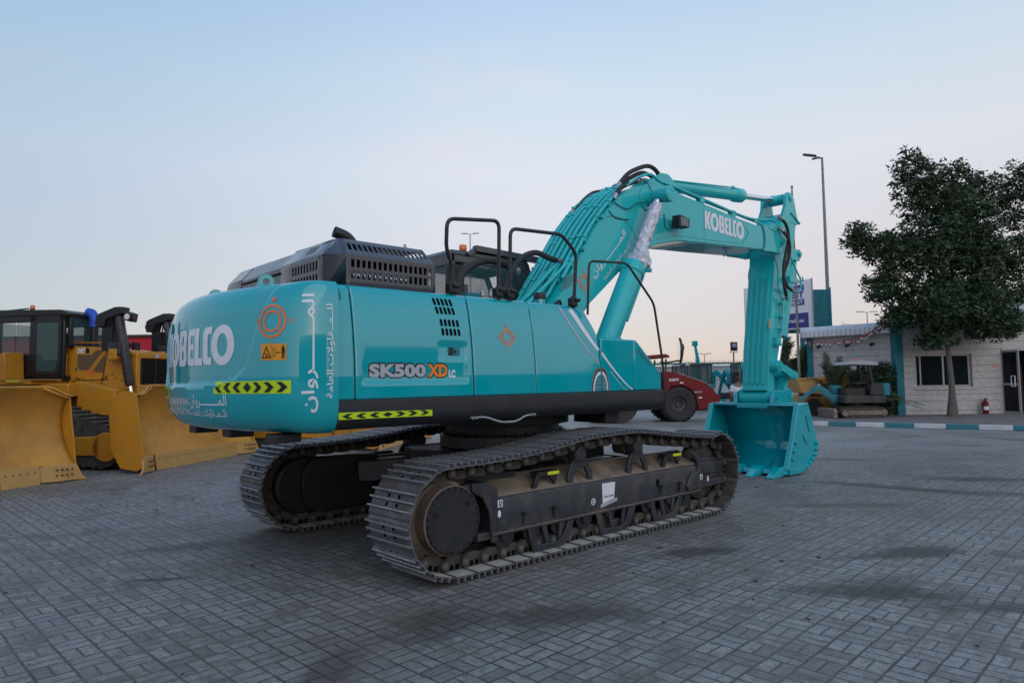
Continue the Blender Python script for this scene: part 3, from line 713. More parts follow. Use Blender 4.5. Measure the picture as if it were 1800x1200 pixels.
r0 = [CW(-SMAX, z) for z in zs]; r1 = [CW(SMAX, z) for z in reversed(zs)]; m._add(r0+r1, [tuple(range(len(r0)*2))])
cw = m.done('counterweight', 'teal', EX, ang=50)
for y in (-.86, .30):
    m = MB(); m.lathe([(.030,-.018),(.062,-.018),(.066,-.010),(.066,.010),(.062,.018),(.030,.018),(.030,-.018)], (-3.58, y, 2.555), (.25, 1, 0), 24); m.obox((-3.58, y, 2.52), (.16, .05, .03)); m.done('lifting_eye', 'teal', cw, bevel=.003)
for y in (-1.05, -.1, .8):
    m = MB(); m.box(-3.62, -3.40, y-.10, y+.10, 1.24, 1.312); m.done('mounting_block', 'black', cw, bevel=.01)
def cwd(u, v): return CW(u, v, .0)
def at(vf, x, y): return shift(vf, x, y)
sO = s_at_Y(.855)
decal('maker_lettering', at(logo_word(.335, 1.53), sO-1.53, 1.868), cwd, 'decal_white', cw, cut=.04)
def chev_tape(wd, ht, dark):
    L = []; n = 7; st = wd/(n+.25)
    for k in range(n):
        cx = st*(k+.62); h = ht*.39; w_ = st*.40
        if k == 3: L.append(([(cx-w_,ht/2),(cx,ht/2-h),(cx+w_,ht/2),(cx,ht/2+h)], [(0,1,2,3)]))
        else:
            d = 1 if k > 3 else -1
            L.append(([(cx-w_*d,ht/2-h),(cx+0*d,ht/2-h),(cx+w_*d,ht/2),(cx+0*d,ht/2+h),(cx-w_*d,ht/2+h),(cx-.05*w_*d,ht/2)], [(0,1,2,5),(5,2,3,4)]))
    return join_flat(L)
s1, s2 = s_at_Y(.625), s_at_Y(1.424)
decal('reflective_tape', rectf(s1, 1.636, s2, 1.736), cwd, 'hivis', cw, cut=.04)
decal('tape_chevrons', at(chev_tape(s2-s1, .10, 0), s1, 1.636), lambda u, v: CW(u, v, .004), 'decal_black', cw, cut=.04)
decal('reflective_tape', rectf(-s2, 1.600, -s_at_Y(.47), 1.700), cwd, 'hivis', cw, cut=.04)
decal('tape_chevrons', at(chev_tape(s2-s_at_Y(.47), .10, 0), -s2, 1.600), lambda u, v: CW(u, v, .004), 'decal_black', cw, cut=.04)
decal('owner_lettering', at(arabic_name(.60, .115, .012), .19, 1.515), cwd, 'decal_white', cw, cut=.04)
decal('owner_lettering', at(arabic_line(.58, .085, .012), .175, 1.43), cwd, 'decal_white', cw, cut=.04)
decal('owner_lettering', at(text('AL MARWAN', .60, .062, .012), -.44, 1.540), cwd, 'decal_white', cw, cut=.04)
decal('owner_lettering', at(text('GENERAL CONTRACTING', .70, .052, .012), -.54, 1.455), cwd, 'decal_white', cw, cut=.04)
# vertical owner lettering wrapping the corner (reads from the top down)
sb = SMAX-.165
def vert(s0): return lambda u, v: CW(s0 - v, u)
decal('owner_lettering', at(arabic_name(.915, .125, .016, 7), 1.487, 0), vert(sb), 'decal_white', cw, cut=.03)
decal('owner_lettering', at(arabic_line(.73, .07, .012), 1.595, 0), vert(SMAX-.035), 'decal_white', cw, cut=.03)
def emblem(cx, cz, r):
    L = [ringf(cx, cz, r*.90, r*1.06, 44), ringf(cx, cz, r*.55, r*.70, 40)]
    for ch, dx, dy in (('M', 0, 1.35), ('C', 1.40, 0), ('C', 0, -1.42), ('G', -1.38, 0)):
        t = text(ch, None, r*.34, .03); w_ = max(v[0] for v in t[0]); L.append(shift(t, cx+dx*r-w_/2, cz+dy*r-r*.17))
    for a in range(4): 
        x, y = cx+r*.8*math.cos(a*PI/2+.8), cz+r*.8*math.sin(a*PI/2+.8); L.append(ringf(x, y, 0.001, r*.06, 8))
    return join_flat(L)
se = s_at_Y(1.262)+.02
decal('owner_emblem', emblem(se, 2.195, .125), cwd, 'decal_red', cw, cut=.04)
sw = s_at_Y(1.195)
decal('warning_plate', rectf(sw, 1.892, sw+.235, 2.018), cwd, 'orange_box', cw, cut=.04)
L = [ringf(0,0,0,0,3)][:0]
L += [([(sw+.010,1.908),(sw+.102,1.908),(sw+.056,2.004),(sw+.024,1.916),(sw+.088,1.916),(sw+.056,1.986)], [(0,1,4,3),(1,2,5,4),(2,0,3,5)])]
L += [rectf(sw+.108,1.90,sw+.110,2.01), rectf(sw+.12,1.92,sw+.123,1.985), rectf(sw+.12,1.92,sw+.142,1.923), rectf(sw+.139,1.92,sw+.142,1.985), rectf(sw+.15,1.948,sw+.18,1.952),
      ([(sw+.145,1.95),(sw+.155,1.943),(sw+.155,1.957)], [(0,1,2)]), ([(sw+.186,1.95),(sw+.176,1.943),(sw+.176,1.957)], [(0,1,2)]),
      rectf(sw+.195,1.945,sw+.222,1.985), rectf(sw+.198,1.905,sw+.206,1.945), rectf(sw+.211,1.905,sw+.219,1.945), ringf(sw+.2085,1.995,.0005,.009,12), rectf(sw+.05,1.925,sw+.06,1.95), rectf(sw+.05,1.922,sw+.075,1.928)]
decal('warning_symbols', join_flat(L), lambda u, v: CW(u, v, .003), 'decal_black', cw)
# --- side skin
SYT = [(1.36,-1.485),(1.575,-1.490),(1.75,-1.490),(1.9,-1.482),(2.04,-1.470),(2.2,-1.450),(2.35,-1.424),(2.45,-1.400),(2.485,-1.386),(2.505,-1.368),(2.517,-1.345),(2.523,-1.31)]
def SY(z): return lerp_tab(SYT, z)
TAIL = [(2.525,-1.25),(2.526,-1.05),(2.526,-.95)]
def side_panel(name, xl, xr, mats='teal', depth=None, z0=1.575, nx=None, top=True):
    m = MB(); zz = [z0+(2.45-z0)*k/44 for k in range(45)] + [2.468,2.485,2.497,2.505,2.512,2.517,2.523]
    xs = lambda z: (xl(z) if callable(xl) else xl, xr(z) if callable(xr) else xr)
    n = nx or max(4, int((xs(2)[1]-xs(2)[0])/.022))
    def f(t, k):
        if k < len(zz):
            z = zz[k]; a, b = xs(z); x = a+(b-a)*t; y = SY(z)
            if depth: y += depth(x, z)
        else: z, y = TAIL[k-len(zz)]; a, b = xs(2.52); x = a+(b-a)*t
        return (x, y, z)
    K = len(zz)+(len(TAIL) if top else 0)
    V = [f(i/n, k) for k in range(K) for i in range(n+1)]
    F = [(k*(n+1)+i, k*(n+1)+i+1, (k+1)*(n+1)+i+1, (k+1)*(n+1)+i) for k in range(K-1) for i in range(n)]
    m._add(V, F)
    return m.done(name, mats, EX, solid=.02, off=-1, ang=60)
def door_depth(x, z):
    d = .020*sstep(-3.05,-3.02,x)*(1-sstep(-1.965,-1.94,x))*sstep(1.70,1.722,z)*(1-sstep(1.76,2.15,z))
    h = .020*sstep(-2.262,-2.235,x)*(1-sstep(-1.955,-1.93,x))*sstep(1.90,1.925,z)*(1-sstep(2.04,2.065,z))
    return d+h*(1-d/.03)
p_pillar = side_panel('rear_pillar_panel', -3.275, -3.118)
p_door = side_panel('engine_door', -3.104, -1.884, depth=door_depth)
p_mid = side_panel('side_door', -1.868, -1.070)
def hipx(z): return -.060-.0-.17*sstep(2.10, 2.53, z)**1.2
p_hip = side_panel('tank_panel', -1.058, hipx)
def onside(off=0): return lambda u, v: (u, SY(v)-off, v)
def ondoor(off=0): return lambda u, v: (u, SY(v)+door_depth(u, v)-off, v)
def slot(cx, cz, w_, h_, sk=0):
    return fillet2([(cx-w_/2-sk/2,cz-h_/2),(cx+w_/2-sk/2,cz-h_/2),(cx+w_/2+sk/2,cz+h_/2),(cx-w_/2+sk/2,cz+h_/2)], w_*.45, 3)
for rows in (((2.432,-2.262,-.018),(2.352,-2.245,-.016)), ((2.240,-2.212,-.006),(2.157,-2.204,-.006))):
    L = []
    for z, x0, sk in rows:
        for k in range(5):
            p = slot(x0+k*.046, z, .027, .066, sk); L.append((p, [tuple(range(len(p)))]))
    decal('vent_slots', join_flat(L), onside(.0005), 'matte_black', p_door)
p = slot(-3.222, 2.43, .052, .10, -.012); decal('vent_slots', (p, [tuple(range(len(p)))]), onside(), 'teal_old', p_pillar)
m = MB(); m.box(-2.145, -2.015, -1.462, -1.440, 1.945, 2.022); lt = m.done('door_latch', 'teal_old', p_door, bevel=.004)
m = MB(); m.box(-2.140, -2.095, -1.4645, -1.4625, 1.950, 2.018); m.cyl((-2.075,-1.463,1.98), (-2.075,-1.472,1.98), .012, seg=14); m.done('lock', ['black'], lt)
# model lettering : black outline below, silver / orange fill above
for st, x0, x1, mt_ in (('SK500', -2.975, -2.405, 'decal_silver'), ('XD', -2.385, -2.168, 'decal_orange')):
    w_ = x1-x0
    decal('model_lettering', at(text(st, w_+.018, .136, .10, space=1.0), x0-.008, 1.742), ondoor(0), 'decal_black', p_door, cut=.05)
    decal('model_lettering', at(text(st, w_, .114, .055, space=1.05), x0, 1.751), ondoor(.003), mt_, p_door, cut=.05)
decal('model_lettering', at(text('LC', .075, .072, .06), -2.153, 1.742), ondoor(0), 'decal_white', p_door)
decal('owner_emblem', emblem(-1.424, 2.133, .082), onside(), 'decal_red', p_mid)
def stripe(pts, w0, w1):
    P = smooth_path([(x, z, 0) for x, z in pts], 6); V = []; n = len(P)
    for i, q in enumerate(P):
        t = (P[min(i+1, n-1)]-P[max(i-1, 0)]).normalized(); nn = Vector((-t.y, t.x, 0)); w_ = w0+(w1-w0)*i/(n-1); V += [tuple((q+nn*w_/2).xy), tuple((q-nn*w_/2).xy)]
    return V, [(2*i, 2*i+1, 2*i+3, 2*i+2) for i in range(n-1)]
def lim(z): return z
decal('stripe', stripe([(-.615,2.495),(-.50,2.32),(-.36,2.14),(-.20,1.98),(-.065,1.87)], .030, .010), onside(), 'decal_silver', p_hip)
decal('stripe', stripe([(-.455,2.495),(-.36,2.36),(-.25,2.22),(-.14,2.10),(-.065,2.03)], .070, .036), onside(), 'decal_white', p_hip)
# nose boxes
m = MB(); pr = fillet2([(-.045,1.575),(.540,1.575),(.540,2.166),(-.045,2.166)], [0,0,.02,.02]); m.prism(pr, -1.49, -.72); n1 = m.done('step_box', 'teal', EX, bevel=.022, seg=3)
m = MB(); m.box(-.03, .40, -1.44, -.80, 2.166, 2.182); m.done('step_plate', 'teal', n1, bevel=.004)
m = MB(); m.prism([(.552,1.575),(1.085,1.575),(1.085,1.745),(1.06,1.79),(.64,2.135),(.60,2.163),(.552,2.166)], -1.487, -.72); n2 = m.done('tool_box', 'teal', EX, bevel=.02, seg=3)
m = MB(); m.beam((.67,-1.10,2.118), (.91,-1.10,1.918), .60, .02); m.done('head_lamp_cover', 'glass_dark', n2, bevel=.005)
m = MB(); m.prism([(.60,2.03),(.66,2.06),(.90,1.86),(.86,1.86)], -1.489, -1.4875); m.done('seam', 'teal_old', n2)
decal('stripe', stripe([(-.04,2.005),(.06,1.91),(.20,1.79),(.36,1.67),(.50,1.585)], .034, .012), lambda u, v: (u, -1.4905, v), 'decal_white', n1)
decal('stripe', stripe([(.10,1.80),(.22,1.70),(.34,1.60),(.40,1.582)], .012, .006), lambda u, v: (u, -1.4905, v), 'decal_silver', n1)
def arch(cx, z0, rx0, rz0, rx1, rz1, side):
    a0, a1 = (PI/2, PI) if side < 0 else (0, PI/2); n = 14; V = []
    for k in range(n+1):
        a = a0+(a1-a0)*k/n; V += [(cx+rx0*math.cos(a), z0+rz0*math.sin(a)), (cx+rx1*math.cos(a), z0+rz1*math.sin(a))]
    return V, [(2*i, 2*i+1, 2*i+3, 2*i+2) for i in range(n)]
for side, par, fn in ((-1, p_hip, onside()), (1, n1, lambda u, v: (u, -1.4905, v))):
    cx = -.064 if side < 0 else -.040; sc = (.155 if side < 0 else .118)
    decal('globe_graphic', arch(cx, 1.585, sc*.93, .235, sc*1.03, .262, side), fn, 'dusty', par)
    decal('globe_graphic', arch(cx, 1.585, sc*.84, .212, sc*.93, .235, side), fn, 'decal_black', par)
    decal('globe_graphic', arch(cx, 1.585, sc*.68, .176, sc*.84, .212, side), fn, 'decal_white', par)
    decal('globe_graphic', arch(cx, 1.585, 0, .0, sc*.62, .165, side), fn, 'teal_old', par)
    L = []
    for q in (.25, .5, .75): L.append(arch(cx, 1.585, sc*.62*q-.002, .165, sc*.62*q+.002, .165, side))
    for q in (.25, .5, .75):
        wq = sc*.62*math.sqrt(1-q*q); L.append(rectf(min(cx, cx+side*wq), 1.585+.165*q-.002, max(cx, cx+side*wq), 1.585+.165*q+.002))
    f2 = (lambda fn: (lambda u, v: (fn(u, v)[0], fn(u, v)[1]-.002, fn(u, v)[2])))(fn)
    decal('globe_graphic', join_flat(L), f2, 'decal_silver', par)
# black lower frame rail, round lower edge
m = MB(); pr = fillet2([(-1.492,1.572),(-1.30,1.572),(-1.30,1.33),(-1.40,1.33),(-1.492,1.40)], [.01,0,0,.05,.07], 5); m.prism(pr, -3.29, 1.16, 'x')
sk = m.done('side_rail', 'charcoal', EX, ang=30)
m = MB(); pr = [(-p_[0], p_[1]) for p_ in pr]; m.prism(pr, -3.29, 1.3, 'x'); m.done('side_rail', 'charcoal', EX, ang=30)
decal('reflective_tape', ([(-3.262,1.420),(-2.355,1.413),(-2.355,1.465),(-3.262,1.476)], [(0,1,2,3)]), lambda u, v: (u, -1.4925, v), 'hivis', sk)
decal('tape_chevrons', at(chev_tape(.90, .052, 0), -3.26, 1.419), lambda u, v: (u, -1.4955, v), 'decal_black', sk)
m = MB(); m.tube(fillet([(-1.90,-1.46,1.372),(-1.72,-1.47,1.372),(-1.56,-1.50,1.315),(-1.36,-1.50,1.312),(-1.20,-1.47,1.365),(-1.07,-1.46,1.365)], .06), .012)
for x in (-1.88,-1.84,-1.12,-1.08): m.cyl((x,-1.46,1.37), (x,-1.48,1.37), .014, seg=10)
m.done('grab_bar', 'steel', EX)
# main frame, belly and filler inside the skin
m = MB(); m.box(-3.27, 1.14, -1.36, -.60, 1.42, 1.56); m.box(-3.27, 1.14, .60, 1.36, 1.42, 1.56); m.box(-3.27, 1.14, -.60, .60, 1.31, 1.50)
m.box(-3.26, -2.05, -1.30, 1.40, 1.50, 2.50); m.box(-2.05, -.30, -1.30, .42, 1.50, 2.44); m.box(-2.05, -.75, .42, 1.42, 1.50, 2.30)
for x in (-2.9,-2.1,-1.2,-.4,.4): m.box(x, x+.06, -1.36, 1.36, 1.33, 1.42)
m.box(.35, .62, -1.2, -.7, 1.2, 1.42); m.done('main_frame', 'charcoal', EX, bevel=.01)
m = MB(); m.box(-2.04, -.26, -.95, -.42, 2.44, 2.512); m.box(-3.26, -2.04, 1.38, 1.46, 1.575, 2.50); m.box(-2.04, -.72, 1.38, 1.46, 1.575, 2.42); m.done('deck_cover', 'teal_old', EX, bevel=.01)
# --- engine hood
HX0, HX1, HY0, HY1 = -3.20, -2.08, -1.25, 1.25; ZA, ZB, ZT = 2.52, 2.795, 2.955
def pan(m, a, b, c, d, us, vs_, skip=None):
    a, b, c, d = map(Vector, (a, b, c, d))
    m.grid(lambda u, v: a.lerp(b, u).lerp(d.lerp(c, u), v), us, vs_, skip)
def brk(n, lo, hi, fill):
    o = [0.0]
    for k in range(n):
        a = lo+(hi-lo)*k/n; o += [a+(hi-lo)/n*(1-fill)/2, a+(hi-lo)/n*(1+fill)/2]
    return o+[1.0]
def inslot(us, rows):
    return lambda u, v: any(us[i] < u < us[i+1] for i in range(1, len(us)-1, 2)) and any(a < v < b for a, b in rows)
c_ = .13; xa, xb = HX0+c_+.01, HX1-.06
m = MB(); us = brk(16, .04, .97, .60)
pan(m, (xa,HY0,ZA), (xb,HY0,ZA), (xb,HY0,ZB), (xa,HY0,ZB), us, [0,.27,.51,.62,.86,1], inslot(us, [(.27,.51),(.62,.86)]))
pan(m, (xa,HY0,ZB), (xb,HY0,ZB), (xb-.03,HY0+.16,ZT), (xa+.03,HY0+.16,ZT), us, [0,.30,.72,1], inslot(us, [(.30,.72)]))
# corners
pan(m, (HX0,HY0+c_,ZA), (xa,HY0,ZA), (xa,HY0,ZB), (HX0,HY0+c_,ZB), [0,1], [0,1]); pan(m, (HX0,HY0+c_,ZB), (xa,HY0,ZB), (xa+.03,HY0+.16,ZT), (HX0+.15,HY0+c_+.10,ZT), [0,1], [0,1])
pan(m, (xb,HY0,ZA), (HX1,HY0+.08,ZA), (HX1,HY0+.08,ZB-.02), (xb,HY0,ZB), [0,1], [0,1]); pan(m, (xb,HY0,ZB), (HX1,HY0+.08,ZB-.02), (HX1-.06,HY0+.2,ZT), (xb-.03,HY0+.16,ZT), [0,1], [0,1])
# front face and rear section nearest the side
ya, yb = HY0+c_, -.30; ur = brk(9, .10, .72, .58)
pan(m, (HX0,yb,ZA), (HX0,ya,ZA), (HX0,ya,ZB), (HX0,yb,ZB), ur2 := [0]+[1-u for u in reversed(ur)][1:-1]+[1], [0,.16,.44,.56,.84,1], inslot(ur2, [(.16,.44),(.56,.84)]))
ub = brk(4, .50, .74, .55); ub2 = ub
pan(m, (HX0,yb,ZB), (HX0,ya,ZB), (HX0+.15,ya+.10,ZT), (HX0+.15,yb,ZT), ub2, [0,.30,.80,1], inslot(ub2, [(.30,.80)]))
m._add([(HX0+.15,yb,ZT),(HX0+.15,ya+.10,ZT),(xa+.03,HY0+.16,ZT),(xb-.03,HY0+.16,ZT),(HX1-.06,HY0+.2,ZT),(HX1-.06,yb,ZT)], [(0,1,2,3,4,5)])
hood1 = m.done('engine_hood', 'hood_gray', EX, solid=.012, off=0, ang=20, merge=True, bevel=.006)
def hoodseg(y0, y1, endc):
    m = MB()
    if not endc:
        m.prism([(HX0+.012,ZA),(HX0+.012,ZB-.01),(HX0+.155,ZT-.008),(HX1-.06,ZT-.008),(HX1,ZB-.02),(HX1,ZA)], y0, y1)
    else:
        m.loft([[(HX0+.012,y,ZA),(HX0+.012,y,ZB-.01),(HX0+.155,y,ZT-.012),(HX1-.06,y,ZT-.012),(HX1,y,ZB-.02),(HX1,y,ZA)] for y in (y0, y1-.2)]
               + [[(HX0+.07,y1,ZA),(HX0+.07,y1,ZB-.02),(HX0+.17,y1-.0,ZB+.02),(HX1-.1,y1,ZB+.02),(HX1,y1,ZB-.03),(HX1,y1,ZA)]])
    return m.done('engine_hood', 'hood_gray', EX, bevel=.012)
hs = hoodseg(-.275, .665, False)
m = MB(); m.box(HX0-.004, HX0+.006, -.27, .66, 2.735, 2.750); m.done('rubber_trim', 'rubber', hs)
m = MB(); m.beam((HX0-.002,-.27,2.74), (HX0-.002,.30,2.745), .02, .012); m.done('rubber_trim', 'rubber', hs)
hoodseg(.69, HY1, True)
m = MB(); m.box(HX0+.06, HX1-.02, -1.06, -.32, 2.50, 2.80); m.done('hood_filler', 'matte_black', EX)  # added black box inside the hood, stops the view through its slots
m = MB(); m.cyl((xa+.02,-1.175,2.632), (-2.42,-1.175,2.632), .046, seg=24)
for k in range(9): m.cyl((xa+.05+k*.075,-1.175,2.632), (xa+.062+k*.075,-1.175,2.632), .050, seg=24)
m.done('muffler_pipe', 'chrome', EX)
m = MB(); pts = [(-2.72,-.78,2.93),(-2.73,-.78,2.985),(-2.76,-.775,3.03),(-2.81,-.765,3.065),(-2.90,-.745,3.095)]
m.tube(smooth_path(pts, 4), .052, seg=24, cap=False); ex_ = m.done('exhaust_pipe', 'black', EX, solid=.006, off=-1)
m = MB(); m.cyl((-2.65,-.5,2.95), (-2.65,-.5,2.985), .05); m.cyl((-2.86,-.62,2.945), (-2.80,-.60,2.975), .04); m.done('hood_cap', 'black', EX, bevel=.005)
m = MB(); m.tube([(-2.36,-1.08,2.95),(-2.36,-1.08,2.985),(-2.34,-1.06,2.995),(-2.32,-1.05,2.98),(-2.33,-1.06,2.955)], .006, seg=6); m.done('hood_hook', 'steel', EX)
# --- hand rails
def rail(pts, r, blobs, mt_='charcoal'):
    m = MB(); m.tube(fillet(pts, .085, 5), r, seg=10); o = m.done('hand_rail', mt_, EX, ang=60)
    for (x, y, z) in blobs:
        m = MB(); m.cyl((x,y,z-.06), (x,y,z+.025), .045, seg=12); m.obox((x-.035,y-.012,z-.02), (.07,.075,.085)); m.obox((x+.03,y+.02,z-.03), (.05,.06,.07)); m.sph((x,y,z+.025), .034); m.cyl((x-.03,y-.05,z+.0),(x+.04,y-.05,z+.0), .022, seg=8); m.done('rail_clamp', 'black', o, bevel=.006)
rail([(-1.99,-1.33,2.50),(-1.99,-1.33,2.80),(-2.085,-1.36,2.94),(-2.10,-1.40,3.215),(-1.455,-1.40,3.29),(-1.44,-1.36,2.50)], .019, [(-1.99,-1.33,2.60),(-1.435,-1.36,2.60)])
rail([(-1.29,-1.36,2.50),(-1.305,-1.40,3.235),(-.575,-1.42,3.27),(-.345,-1.42,3.09),(-.36,-1.38,2.50)], .019, [(-1.285,-1.36,2.60),(-.36,-1.38,2.575)])
rail([(-.225,-1.46,2.42),(-.205,-1.48,3.015),(.455,-1.49,3.06),(.965,-1.49,2.62),(1.11,-1.49,1.93),(1.15,-1.49,1.42)], .014, [])
# mirror
m = MB(); m.tube(fillet([(1.06,-1.49,1.91),(1.12,-1.53,1.90),(1.27,-1.66,1.93),(1.29,-1.68,2.10),(1.26,-1.66,2.10)], .04), .010); m.obox((1.275,-1.67,2.10), (.02,.03,.05)); mi = m.done('mirror_bracket', 'black', EX)
m = MB(); dm = Vector((-.77,.64,0)).normalized()
q = Matrix((dm.cross(Vector((0,0,1))).normalized(), Vector((0,0,1)), dm)).transposed()
def disc(m, c, rx, rz, t0, t1, n=28):
    c = Vector(c); m.loft([[c + q @ Vector((rx*k_*math.cos(2*PI*i/n), rz*k_*math.sin(2*PI*i/n), t)) for i in range(n)] for k_, t in ((.9, t0), (1, t0+.2*(t1-t0)), (1, t1))])
disc(m, (1.235,-1.645,2.045), .078, .155, -.03, .0); m.done('mirror_shell', 'black', mi)
m = MB(); disc(m, (1.235,-1.645,2.045), .070, .147, .001, .004); m.done('mirror_glass', 'mirror', mi)
# fillers, breathers on the tank deck
for x in (-1.40, -1.285):
    m = MB(); m.lathe([(.0,0),(.020,0),(.020,.045),(.034,.050),(.034,.098),(.028,.102),(.012,.104),(.012,.135),(.0,.135)], (x+.04,-1.02,2.535), (0,0,1), 18); m.done('breather', 'steel', EX)
m = MB(); m.box(-1.60, -1.10, -1.12, -.85, 2.505, 2.555); m.box(-1.62, -1.45, -1.1, -.98, 2.55, 2.60); m.done('valve_plate', 'teal_old', EX, bevel=.008)
m = MB(); m.cyl((-.60,-1.10,2.52), (-.60,-1.10,2.60), .058, seg=28); fc = m.done('filler_neck', 'teal', EX, bevel=.004)
m = MB(); m.lathe([(.0,0),(.068,0),(.070,.008),(.070,.060),(.064,.068),(.0,.070)], (-.60,-1.10,2.60), (0,0,1), 36); m.done('filler_cap', 'charcoal', fc)
# --- cab on the far side
CX0, CX1, CYa, CYb, CZ = -.62, 1.22, .52, 1.46, 3.36
m = MB(); side = [(CX0,1.50),(CX1-.10,1.50),(CX1,1.95),(CX1-.06,2.55),(CX1-.42,CZ),(CX0+.05,CZ),(CX0,CZ-.06)]
m.prism([(CX0,1.5),(CX1-.1,1.5),(CX1,1.95),(CX1-.02,2.1),(CX0,2.1)], CYa, CYb)
for y in (CYa, CYb-.05):
    m.beam((CX0+.05,y+.025,2.1), (CX0+.05,y+.025,CZ), .05, .12); m.beam((CX0+.05,y+.025,CZ-.05), (CX1-.42,y+.025,CZ-.05), .05, .12); m.beam((.28,y+.025,2.1), (.28,y+.025,CZ), .05, .09)
    m.beam((CX1-.03,y+.025,2.05), (CX1-.10,y+.025,2.6), .05, .08); m.beam((CX1-.10,y+.025,2.6), (CX1-.44,y+.025,CZ-.02), .05, .08)
m.box(CX0, CX0+.06, CYa, CYb, CZ-.16, CZ); m.box(CX1-.48, CX1-.42, CYa, CYb, CZ-.1, CZ)
cab = m.done('cab', 'hood_gray', EX, bevel=.012)
m = MB(); m.prism([(CX0-.01,CZ-.02),(CX0+.05,CZ+.05),(CX1-.46,CZ+.05),(CX1-.38,CZ-.03)], CYa-.01, CYb+.01); m.done('cab_roof', 'hood_gray', cab, bevel=.02)
m = MB(); m.box(CX0-.05, CX0+.25, CYa-.015, CYa+.006, 2.35, CZ-.14); m.done('rear_panel', 'charcoal', cab, bevel=.03)
m = MB(); m.box(CX0+.27, .24, CYa+.01, CYa+.02, 2.1, CZ-.1); m.done('side_window', 'cab_glass', cab)
m = MB(); m.prism([(.32,2.1),(CX1-.04,2.1),(CX1-.12,2.6),(CX1-.45,CZ-.1),(.32,CZ-.1)], CYa+.01, CYa+.02); m.done('side_window', 'glass_dark', cab)
m = MB(); m.prism([(CX0+.1,2.1),(CX1-.04,2.1),(CX1-.12,2.6),(CX1-.45,CZ-.1),(CX0+.1,CZ-.1)], CYb-.03, CYb-.02); m.done('side_window', 'cab_glass', cab)
m = MB(); m.box(CX0+.02, CX0+.03, CYa+.05, CYb-.05, 2.1, CZ-.15); m.done('rear_window', 'cab_glass', cab)
m = MB(); m.box(.0,.5,.8,1.2,2.05,2.2); m.box(-.05,.06,.82,1.18,2.2,2.85); m.box(-.04,.03,.90,1.10,2.88,3.05); m.done('seat', 'black', cab, bevel=.03)
# roof guard bar with work-light rail and beacon
m = MB(); m.beam((-.20,.50,3.455), (1.02,.50,3.425), .09, .085); m.beam((-.20,.50,3.44), (-.32,.50,3.36), .05, .06); m.beam((1.0,.50,3.41), (1.12,.50,3.30), .05, .05)
m.beam((-.2,.5,3.40), (-.2,1.4,3.40), .05, .06); m.done('roof_guard', 'hood_gray', cab, bevel=.008)
m = MB(); m.cyl((-.33,.58,3.36), (-.33,.58,3.425), .050, seg=20); m.tube([(-.33,.58,3.38),(-.45,.58,3.38)], .01); bc = m.done('beacon_base', 'black', cab, bevel=.004)
m = MB(); m.lathe([(.0,0),(.048,0),(.052,.02),(.050,.06),(.044,.074),(.0,.076)], (-.33,.58,3.425), (0,0,1), 24); m.done('beacon_lens', 'amber', bc)
m = MB(); m.tube([(-.55,-.2,2.5),(-.55,-.2,2.72)], .018); m.cyl((-1.96,-.7,2.5),(-1.96,-.7,2.66),.018); m.done('marker_post', 'white', EX)
# ================================================================== EXCAVATOR : boom, arm, bucket
TOPB = [(.02,2.10),(.10,2.42),(.45,2.78),(.858,3.309),(1.057,3.589),(1.26,3.84),(1.473,4.058),(1.734,4.291),(1.93,4.415),(2.139,4.516),(2.42,4.61),(2.734,4.655),(3.05,4.645),(3.343,4.615),(4.2,4.565),(5.131,4.50),(5.95,4.465)]
BOTB = [(5.97,4.045),(5.2,3.99),(4.4,3.935),(3.9,3.905),(3.3,3.86),(2.95,3.80),(2.65,3.73),(2.40,3.63),(2.15,3.50),(1.86,3.32),(1.5,3.05),(1.10,2.75),(.80,2.45),(.62,2.12),(.55,1.95),(.35,1.86),(.12,1.92)]
m = MB(); m.prism(TOPB+BOTB, -.368, .368); boom = m.done('boom', 'teal_boom', EX, ang=30)
# proud side plates leave the welded lip of the photo
def inset(pts, d):
    n = len(pts); o = []
    for i in range(n):
        a, b, c = Vector(pts[i-1]), Vector(pts[i]), Vector(pts[(i+1) % n]); t = ((b-a).normalized()+(c-b).normalized()).normalized(); o.append(tuple(b+Vector((t.y, -t.x))*d))
    return o
for s in (-1, 1):
    m = MB(); m.prism(inset(TOPB+BOTB, .014), *sorted((s*.3682, s*.385))); sp_ = m.done('side_plate', 'teal_boom', boom, bevel=.003)
    if s < 0: bside = sp_
    m = MB(); m.lathe([(.0,0),(.10,0),(.20,.006),(.19,.02),(.115,.022),(.11,.12),(.0,.12)], (2.435, s*.385, 4.385), (0, s, 0), 40); m.done('pin_boss', 'teal_boom', boom, ang=30)
    m = MB(); m.prism([(5.95,4.47),(6.02,4.515),(6.20,4.53),(6.42,4.60),(6.62,4.59),(6.86,4.45),(6.93,4.28),(6.86,4.12),(6.70,4.05),(6.30,4.045),(6.02,4.03),(5.97,4.04)], *sorted((s*.385, s*.29))); lug = m.done('boom_tip', 'teal_boom', boom, bevel=.008)
    m = MB(); m.lathe([(.0,0),(.09,0),(.09,.018),(.055,.02),(.052,.045),(.0,.045)], (6.69, s*.385, 4.29), (0, s, 0), 28); m.done('pin', 'teal_boom', lug, ang=30)
    m = MB(); c1 = [(5.85+.14*math.cos(a), 4.26+.235*math.sin(a)) for a in [R(-80+16*k) for k in range(11)]]; c0 = [(x+.045, z) for x, z in c1]
    m.prism(c1+list(reversed(c0)), *sorted((s*.3855, s*.398))); m.done('weld_ring', 'teal_old', boom)
